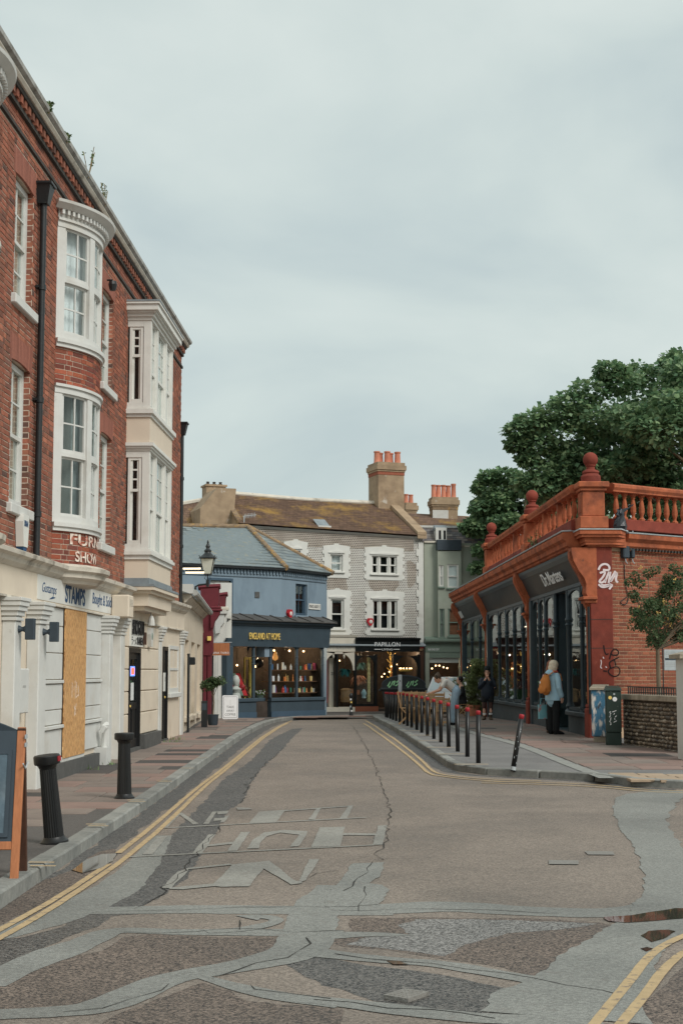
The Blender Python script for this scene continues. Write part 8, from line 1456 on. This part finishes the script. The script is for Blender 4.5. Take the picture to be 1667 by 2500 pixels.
def limb(mb, pts, r, n=12, ref=(1, 0, 0)):
    pts = [Vector(p) for p in pts]; mb.tube(pts, r, n, ref=ref)
    for p, q in ((pts[0], r[0]), (pts[-1], r[-1])): q = min(q) if isinstance(q, (tuple, list)) else q; mb.ball(p, q * .98, 10, 6)
def hand(mb, w_, d, side, curl=.6, s=1):
    w_, d, side = Vector(w_), Vector(d).normalized(), Vector(side).normalized(); nn = d.cross(side).normalized(); mb.tube([w_, w_ + d * .04 * s, w_ + d * .085 * s], [(.026 * s, .018 * s), (.04 * s, .017 * s), (.038 * s, .014 * s)], 10, ref=side)
    for i, ln_ in enumerate((.066, .078, .074, .056)):
        b = w_ + d * .08 * s + side * (-.027 + .018 * i) * s; p1 = b + (d * math.cos(curl * .5) + nn * math.sin(curl * .5)) * ln_ * .5 * s; p2 = p1 + (d * math.cos(curl * 1.3) + nn * math.sin(curl * 1.3)) * ln_ * .5 * s; mb.tube([b, p1, p2], [.0085 * s, .008 * s, .0065 * s], 6); mb.ball(p2, .0068 * s, 6, 4)
    b = w_ + d * .02 * s - side * .03 * s; p1 = b + (d * .7 - side * .6 + nn * .2).normalized() * .035 * s; p2 = p1 + (d * .95 - side * .1 + nn * .3).normalized() * .03 * s; mb.tube([b, p1, p2], [.011 * s, .0095 * s, .008 * s], 6); mb.ball(p2, .008 * s, 6, 4)
def head(mb, c, fwd, up=(0, 0, 1), s=1.0):
    c, f, u = Vector(c), Vector(fwd).normalized(), Vector(up).normalized(); u = (u - f * u.dot(f)).normalized(); r = f.cross(u); M_ = Matrix((r, f, u)).transposed().to_4x4(); M_.translation = c
    mb.ball((0, -.008 * s, .02 * s), .1 * s, 16, 12, M_, (.76, .93, .98)); mb.ball((0, .02 * s, -.045 * s), .075 * s, 14, 10, M_, (.78, .85, 1.0)); mb.ball((0, .052 * s, -.1 * s), .03 * s, 10, 7, M_, (1, .9, .7))
    mb.tube([(0, .088 * s, .012 * s), (0, .104 * s, -.018 * s), (0, .108 * s, -.034 * s), (0, .09 * s, -.042 * s)], [.008 * s, .011 * s, .014 * s, .01 * s], 8, M_)
    for e in (-1, 1): mb.ball((e * .078 * s, -.005 * s, -.01 * s), .026 * s, 8, 6, M_, (.35, .6, 1)); mb.ball((e * .033 * s, .07 * s, .028 * s), .022 * s, 8, 6, M_, (1.2, .6, .4))
    mb.ball((0, .083 * s, -.066 * s), .02 * s, 8, 6, M_, (1.2, .5, .5)); return M_
def face(par, M_, s=1.0):
    for e in (-1, 1): MB().ball((e * .032 * s, .083 * s, .008 * s), .011 * s, 8, 6, M_, (1.3, .5, .7)).build('eye', 'eye_dark', par, True); MB().tube([(e * .016 * s, .094 * s, .027 * s), (e * .034 * s, .091 * s, .032 * s), (e * .05 * s, .08 * s, .027 * s)], .0035 * s, 5, M_).build('eyebrow', 'hair_dark', par)
    MB().ball((0, .09 * s, -.066 * s), .016 * s, 8, 5, M_, (1.25, .5, .38)).build('mouth', 'lip', par, True)
def shoe(par, a, d, m, s=1.0, h=.1):
    a, d = Vector(a), Vector(d).normalized(); k = MB(); k.tube([a + Vector((0, 0, h)), a + Vector((0, 0, .03))], [.048 * s, .05 * s], 10); k.tube([a - d * .05 * s + Vector((0, 0, .035)), a + d * .06 * s + Vector((0, 0, .04)), a + d * .15 * s + Vector((0, 0, .03)), a + d * .19 * s + Vector((0, 0, .022))], [(.04 * s, .034), (.044 * s, .038), (.046 * s, .03), (.03 * s, .018)], 12, ref=d.cross(Vector((0, 0, 1)))); return fuse(k, 'shoe', m, par, .009, 2)

# ---- woman in the blue coat, seen from behind her left shoulder, looking in at the window
Lc = G(1351, 1793, .1); pa = thing('person', 'person in pale blue hooded coat and black trousers looking into the shop window', 'person', tuple(Lc), R(118)); 
k = MB(); M_ = head(k, (0, -.03, 1.525), (0, -1, -.12)); limb(k, [(0, .0, 1.3), (0, -.015, 1.44)], [.06, .05]); limb(k, [(0, 0, .85), (0, 0, 1.1), (0, 0, 1.3)], [(.13, .1), (.14, .1), (.15, .09)])
for s_ in (-1, 1): limb(k, [(s_ * .09, 0, .85), (s_ * .1, 0, .46), (s_ * .1, .01, .09)], [.075, .055, .04]); limb(k, [(s_ * .18, 0, 1.31), (s_ * .235, .02, 1.06), (s_ * .24, -.05, .85)], [.05, .04, .03]); hand(k, (s_ * .24, -.055, .84), (0, -.15, -1), (0, s_ * -1, 0))
fuse(k, 'body', 'skin', pa, .009, 2); face(pa, M_)
k = MB(); limb(k, [(0, .0, .76), (0, 0, .9), (0, .0, 1.08), (0, .005, 1.22), (0, .01, 1.32), (0, .01, 1.38)], [(.225, .165), (.215, .155), (.19, .14), (.195, .14), (.18, .12), (.1, .09)], 20)
for s_ in (-1, 1): limb(k, [(s_ * .16, .01, 1.31), (s_ * .215, .02, 1.2), (s_ * .255, .03, 1.04), (s_ * .25, -.04, .87)], [.075, .073, .066, .058])
k.tube([(0, .13, 1.32), (0, .1, 1.37), (0, .06, 1.42)], [(.12, .06), (.14, .07), (.1, .06)], 12); fuse(k, 'coat', 'coat_blue', pa, .01, 3)
for s_ in (-1, 1): k = MB(); limb(k, [(s_ * .09, .0, .84), (s_ * .1, 0, .5), (s_ * .1, .01, .1)], [.1, .085, .075]); fuse(k, 'trouser_leg', 'trousers_black', pa, .012, 2); shoe(pa, (s_ * .1, .0, .0), (s_ * .15, -1, 0), 'trousers_black')
k = MB(); k.ball((0, -.02, 1.565), .115, 16, 10, None, (.92, 1.0, .95)); k.ball((0, .035, 1.49), .1, 14, 9, None, (.95, .75, 1.0)); [k.ball((s_ * .075, .0, 1.48), .055, 10, 7, None, (.7, 1.1, 1.3)) for s_ in (-1, 1)]; fuse(k, 'hair', 'hair_blond', pa, .01, 2)
k = MB(); k.lathe([(.09, 0), (.115, .03), (.11, .06), (.08, .075)], 16, (0, -.0, 1.365)); fuse(k, 'scarf', 'scarf_pink', pa, .009, 2)
bp = thing('backpack', 'mustard orange backpack worn by the person in the blue coat', 'backpack', pa.matrix_basis @ Vector((-.05, .19, .9)), R(118)); k = MB(); limb(k, [(0, .04, .06), (0, .075, .16), (0, .06, .3), (0, .03, .42)], [(.15, .09), (.165, .12), (.14, .1), (.08, .05)], 18); fuse(k, 'sack', 'pack_orange', bp, .01, 3); k = MB(); k.tube([(-.13, .14, .1), (0, .185, .1), (.13, .14, .1)], [(.05, .03), (.09, .03), (.05, .03)], 12, ref=(0, 0, 1)); fuse(k, 'pocket', 'pack_orange', bp, .009, 2)
for s_ in (-1, 1): MB().tube([(s_ * .06, .02, .42), (s_ * .1, -.12, .52), (s_ * .12, -.27, .45), (s_ * .13, -.3, .3)], [(.022, .008)] * 4, 8).build('strap', 'pack_orange', bp, True)
MB().tube([(-.05, .06, .44), (0, .08, .49), (.05, .06, .44)], .012, 6).build('grab_handle', 'boot_brown', bp); MB().box(.03, .07, .165, .175, .24, .29).build('badge', 'letter_white', bp)
def stand(label, loc, rz, H, top, legs, hair, hairm, skinm='skin', shoes='boot_brown', arms='down', coat_len=.9):
    s = H / 1.65; t = thing('person', label, 'person', tuple(loc), rz); k = MB(); M_ = head(k, (0, -.02, 1.525 * s), (0, -1, 0), s=s); limb(k, [(0, .0, 1.3 * s), (0, -.01, 1.44 * s)], [.055 * s, .047 * s]); limb(k, [(0, 0, .85 * s), (0, 0, 1.1 * s), (0, 0, 1.3 * s)], [(.13 * s, .09 * s), (.13 * s, .09 * s), (.14 * s, .085 * s)])
    tk = MB(); limb(tk, [(0, .0, coat_len * s), (0, 0, 1.0 * s), (0, .0, 1.12 * s), (0, 0, 1.28 * s), (0, 0, 1.37 * s)], [(.175 * s, .125 * s), (.165 * s, .12 * s), (.15 * s, .11 * s), (.165 * s, .11 * s), (.08 * s, .075 * s)], 18)
    for e in (-1, 1):
        ap = [(e * .17 * s, 0, 1.3 * s), (e * .22 * s, .02, 1.06 * s), (e * .2 * s, -.08, .86 * s)] if arms == 'down' else [(e * .17 * s, 0, 1.3 * s), (e * .23 * s, -.02, 1.07 * s), (e * .08 * s, -.24 * s, 1.16 * s)]
        limb(k, [(e * .09 * s, 0, .85 * s), (e * .1 * s, 0, .46 * s), (e * .1 * s, .01, .09 * s)], [.08 * s, .055 * s, .04 * s]); limb(k, ap, [.045 * s, .04 * s, .03 * s]); hand(k, ap[2], Vector(ap[2]) - Vector(ap[1]), (0, -e, 0.2), s=s); limb(tk, [ap[0], ap[1], Vector(ap[1]).lerp(Vector(ap[2]), .9)], [.065 * s, .057 * s, .045 * s]); lk = MB(); limb(lk, [(e * .09 * s, .0, .9 * s), (e * .1 * s, 0, .48 * s), (e * .1 * s, .01, .1 * s)], [.098 * s, .07 * s, .055 * s]); fuse(lk, 'trouser_leg', legs, t, .013, 2); shoe(t, (e * .1 * s, 0, 0), (e * .2, -1, 0), shoes, s)
    fuse(k, 'body', skinm, t, .01, 2); face(t, M_, s); fuse(tk, 'top', top, t, .012, 3)
    k = MB(); k.ball((0, .012, 1.56 * s), .112 * s, 14, 10, None, (.88, .98, .95))
    if hair == 'long': k.tube([(0, .06, 1.56 * s), (0, .09, 1.44 * s), (0, .09, 1.28 * s)], [(.08 * s, .05 * s), (.1 * s, .05 * s), (.08 * s, .03 * s)], 12)
    q = fuse(k, 'hair', hairm, t, .011, 2); return t
c2_ = Lc + Vector((.05, .55, 0)); stand('red-haired person standing half hidden behind the blue coat', c2_, R(140), 1.66, 'pink_top', 'trousers_black', 'long', 'hair_red')
tb = thing('tote_bag', 'printed turquoise tote bag hanging low beside the blue coat', 'bag', tuple(c2_ + Vector((-.24, -.3, .34))), R(20)); k = MB(); k.prism([(-.12, 0), (.12, 0), (.13, .32), (-.13, .32)], -.03, .03); k.build('bag_body', 'bag_print', tb); MB().tube([(-.08, 0, .32), (-.06, 0, .46), (.06, 0, .46), (.08, 0, .32)], .01, 6).build('handle', 'bag_print', tb)
stand('shop assistant in dark clothes behind the near shop window', RF.w(rx(1440, 1.0), 1.1, .12), RF.a + R(20), 1.66, 'dark_cloth', 'dark_cloth', 'long', 'hair_red', arms='up')
# ---- woman in dark beanie leaning by the shopfront, hands at her chin
Lb = G(1190, 1758, .1); wb = thing('person', 'person in black beanie and dark jacket with fishnet legs and white socks', 'person', tuple(Lb), R(-8)); k = MB(); M_ = head(k, (0, -.02, 1.45), (-.12, -1, .06)); limb(k, [(0, .01, 1.24), (0, 0, 1.38)], [.055, .047]); limb(k, [(0, 0, .8), (0, .01, 1.05), (0, .01, 1.24)], [(.13, .09), (.12, .085), (.14, .08)])
for s_, kx_ in ((-1, -.11), (1, .1)):
    limb(k, [(s_ * .085, 0, .8), (kx_, -.02, .45), (kx_ * .9, .01 if s_ < 0 else -.04, .09)], [.085, .06, .042])
    ap = [(s_ * .165, .0, 1.24), (s_ * .215, -.08, 1.0), (s_ * .045, -.15, 1.255)]; limb(k, ap, [.045, .04, .03]); hand(k, ap[2], (-s_ * .35, .1, .9), (s_ * .5, -.9, 0), .9)
fuse(k, 'body', 'skin', wb, .008, 2); face(wb, M_)
k = MB(); limb(k, [(0, .0, .72), (0, 0, .85), (0, .0, 1.0), (0, .005, 1.16), (0, .005, 1.29)], [(.2, .14), (.21, .15), (.19, .135), (.185, .125), (.09, .08)], 18)
for s_ in (-1, 1): limb(k, [(s_ * .16, .0, 1.22), (s_ * .225, -.08, .99), (s_ * .1, -.14, 1.16)], [.08, .078, .06])
fuse(k, 'jacket', 'jacket_navy', wb, .01, 3); k = MB()
for s_, kx_ in ((-1, -.11), (1, .1)): limb(k, [(s_ * .085, 0, .78), (s_ * .1, -.01, .6)], [.115, .1])
fuse(k, 'shorts', 'dark_cloth', wb, .011, 2)
for s_, kx_ in ((-1, -.11), (1, .1)):
    yy = .01 if s_ < 0 else -.04; q = MB(); limb(q, [(s_ * .098, -.01, .6), (kx_, -.02, .45), (kx_ * .95, yy * .5, .28), (kx_ * .9, yy, .15)], [.079, .064, .058, .047]); fuse(q, 'tights', 'tights', wb, .009, 2); q = MB(); q.tube([(kx_ * .91, yy, .16), (kx_ * .9, yy, .22)], [.056, .058], 14); fuse(q, 'sock', 'sock_white', wb, .008, 1); shoe(wb, (kx_ * .9, yy, 0), (s_ * .3, -1, 0), 'boot_brown', 1, .16)
k = MB(); k.ball((0, .012, 1.49), .106, 14, 10, None, (.88, .98, .95)); k.tube([(0, .05, 1.5), (.02, .08, 1.38), (.04, .07, 1.28)], [(.085, .05), (.09, .05), (.06, .03)], 12); fuse(k, 'hair', 'hair_dark', wb, .01, 2); k = MB(); k.tube([(0, .005, 1.5), (0, .015, 1.56), (.005, .03, 1.62), (.01, .05, 1.66)], [(.1, .112), (.105, .115), (.085, .09), (.03, .03)], 16); fuse(k, 'beanie', 'dark_cloth', wb, .01, 2)
# ---- woman bending to wipe the table
Lw = G(1106, 1770, .1); ww = thing('person', 'person in white t-shirt and light jeans bending over to wipe a table', 'person', tuple(Lw), 0); k = MB(); M_ = head(k, (-.41, -.03, 1.235), (-.8, -.12, -.55), (-.55, 0, .8)); limb(k, [(-.27, 0, 1.17), (-.35, -.01, 1.2)], [.055, .05]); limb(k, [(.06, 0, .93), (-.1, 0, 1.06), (-.25, 0, 1.15)], [(.1, .12), (.09, .12), (.085, .14)], ref=(0, 1, 0)); 
for s_ in (-1, 1):
    limb(k, [(.06, s_ * .09, .9), (.0 + .03 * s_, s_ * .09, .46), (.04 + .04 * s_, s_ * .09, .09)], [.09, .06, .04]); ap = [(-.24, s_ * .17, 1.15), (-.36, s_ * .2, .93), (-.62, s_ * .06 - .08, .84)]; limb(k, ap, [.047, .04, .03]); hand(k, ap[2], (-1, 0, -.25), (0, -s_, 0), .4)
fuse(k, 'body', 'skin_tan', ww, .009, 2); face(ww, M_); k = MB(); limb(k, [(.0, 0, .985), (-.1, 0, 1.07), (-.2, 0, 1.14), (-.29, 0, 1.18)], [(.135, .115), (.145, .11), (.155, .11), (.08, .07)], 18, ref=(0, 1, 0))
for s_ in (-1, 1): limb(k, [(-.23, s_ * .15, 1.15), (-.29, s_ * .19, 1.04)], [.072, .066])
fuse(k, 't_shirt', 'tee_white', ww, .01, 3); k = MB(); limb(k, [(.1, 0, .86), (.06, 0, .95), (.0, 0, 1.0)], [(.16, .12), (.15, .125), (.13, .1)], 16, ref=(0, 1, 0))
for s_ in (-1, 1): limb(k, [(.075, s_ * .09, .9), (.03 + .03 * s_, s_ * .095, .5), (.03 + .04 * s_, s_ * .09, .11)], [.115, .088, .075]); 
fuse(k, 'jeans', 'denim_light', ww, .011, 3); [shoe(ww, (.04 + .04 * s_, s_ * .09, 0), (-1, 0, 0), 'trousers_black') for s_ in (-1, 1)]
k = MB(); k.ball((0, -.025, .035), .106, 14, 10, M_, (.88, .95, .92)); k.ball((0, -.08, .1), .05, 10, 7, M_); fuse(k, 'hair', 'hair_red' if 0 else 'boot_brown', ww, .01, 2); k = MB(); k.tube([tuple(M_ @ Vector((.09 * math.cos(a), -.0 + .0, .045 + .07 * math.sin(a)))) for a in [math.pi * i / 10 for i in range(11)]], .011, 6); k.build('headband', 'dark_cloth', ww)
tc_ = thing('cleaning_cloth', 'grey cleaning cloth under the wiping hand', 'cloth', tuple(Lw + Vector((-.72, -.08, .735)))); MB().cbox(-.1, .06, -.08, .08, 0, .02, .008).build('folded_cloth', 'grey_top', tc_)
# ---- dark-clothed customer sitting past the shrub
Ls = G(1126, 1752, .1); s = thing('person', 'dark-clothed seated customer half hidden beside the potted shrub', 'person', tuple(Ls), R(-80)); k = MB(); M_ = head(k, (0, -.06, 1.24), (0, -1, -.1)); limb(k, [(0, 0, 1.02), (0, -.03, 1.16)], [.055, .047]); limb(k, [(0, .05, .5), (0, .03, .8), (0, 0, 1.02)], [(.15, .11), (.14, .1), (.15, .09)])
for e in (-1, 1): limb(k, [(e * .09, .03, .5), (e * .1, -.4, .5), (e * .1, -.42, .09)], [.085, .065, .045]); limb(k, [(e * .17, 0, 1.02), (e * .22, -.04, .8), (e * .1, -.28, .74)], [.045, .04, .03]); hand(k, (e * .1, -.28, .74), (-e * .2, -1, .1), (-e, 0, 0))
fuse(k, 'body', 'skin', s, .01, 2); face(s, M_); k = MB(); limb(k, [(0, .05, .5), (0, .04, .7), (0, .02, .9), (0, .0, 1.04)], [(.17, .13), (.16, .12), (.17, .115), (.08, .075)], 16)
for e in (-1, 1): limb(k, [(e * .16, 0, 1.0), (e * .22, -.03, .8), (e * .12, -.25, .75)], [.066, .058, .046])
fuse(k, 'top', 'dark_cloth', s, .012, 3); k = MB(); [limb(k, [(e * .09, .05, .5), (e * .1, -.4, .5), (e * .1, -.42, .1)], [.1, .078, .06]) for e in (-1, 1)]; fuse(k, 'trousers', 'dark_cloth', s, .012, 2); [shoe(s, (e * .1, -.42, 0), (0, -1, 0), 'boot_brown') for e in (-1, 1)]; k = MB(); k.ball((0, -.025, 1.275), .112, 14, 10, None, (.88, .98, .95)); fuse(k, 'hair', 'hair_dark', s, .011, 2)
chair(Ls, R(100), 'pale wooden folding chair under the dark-clothed seated customer')
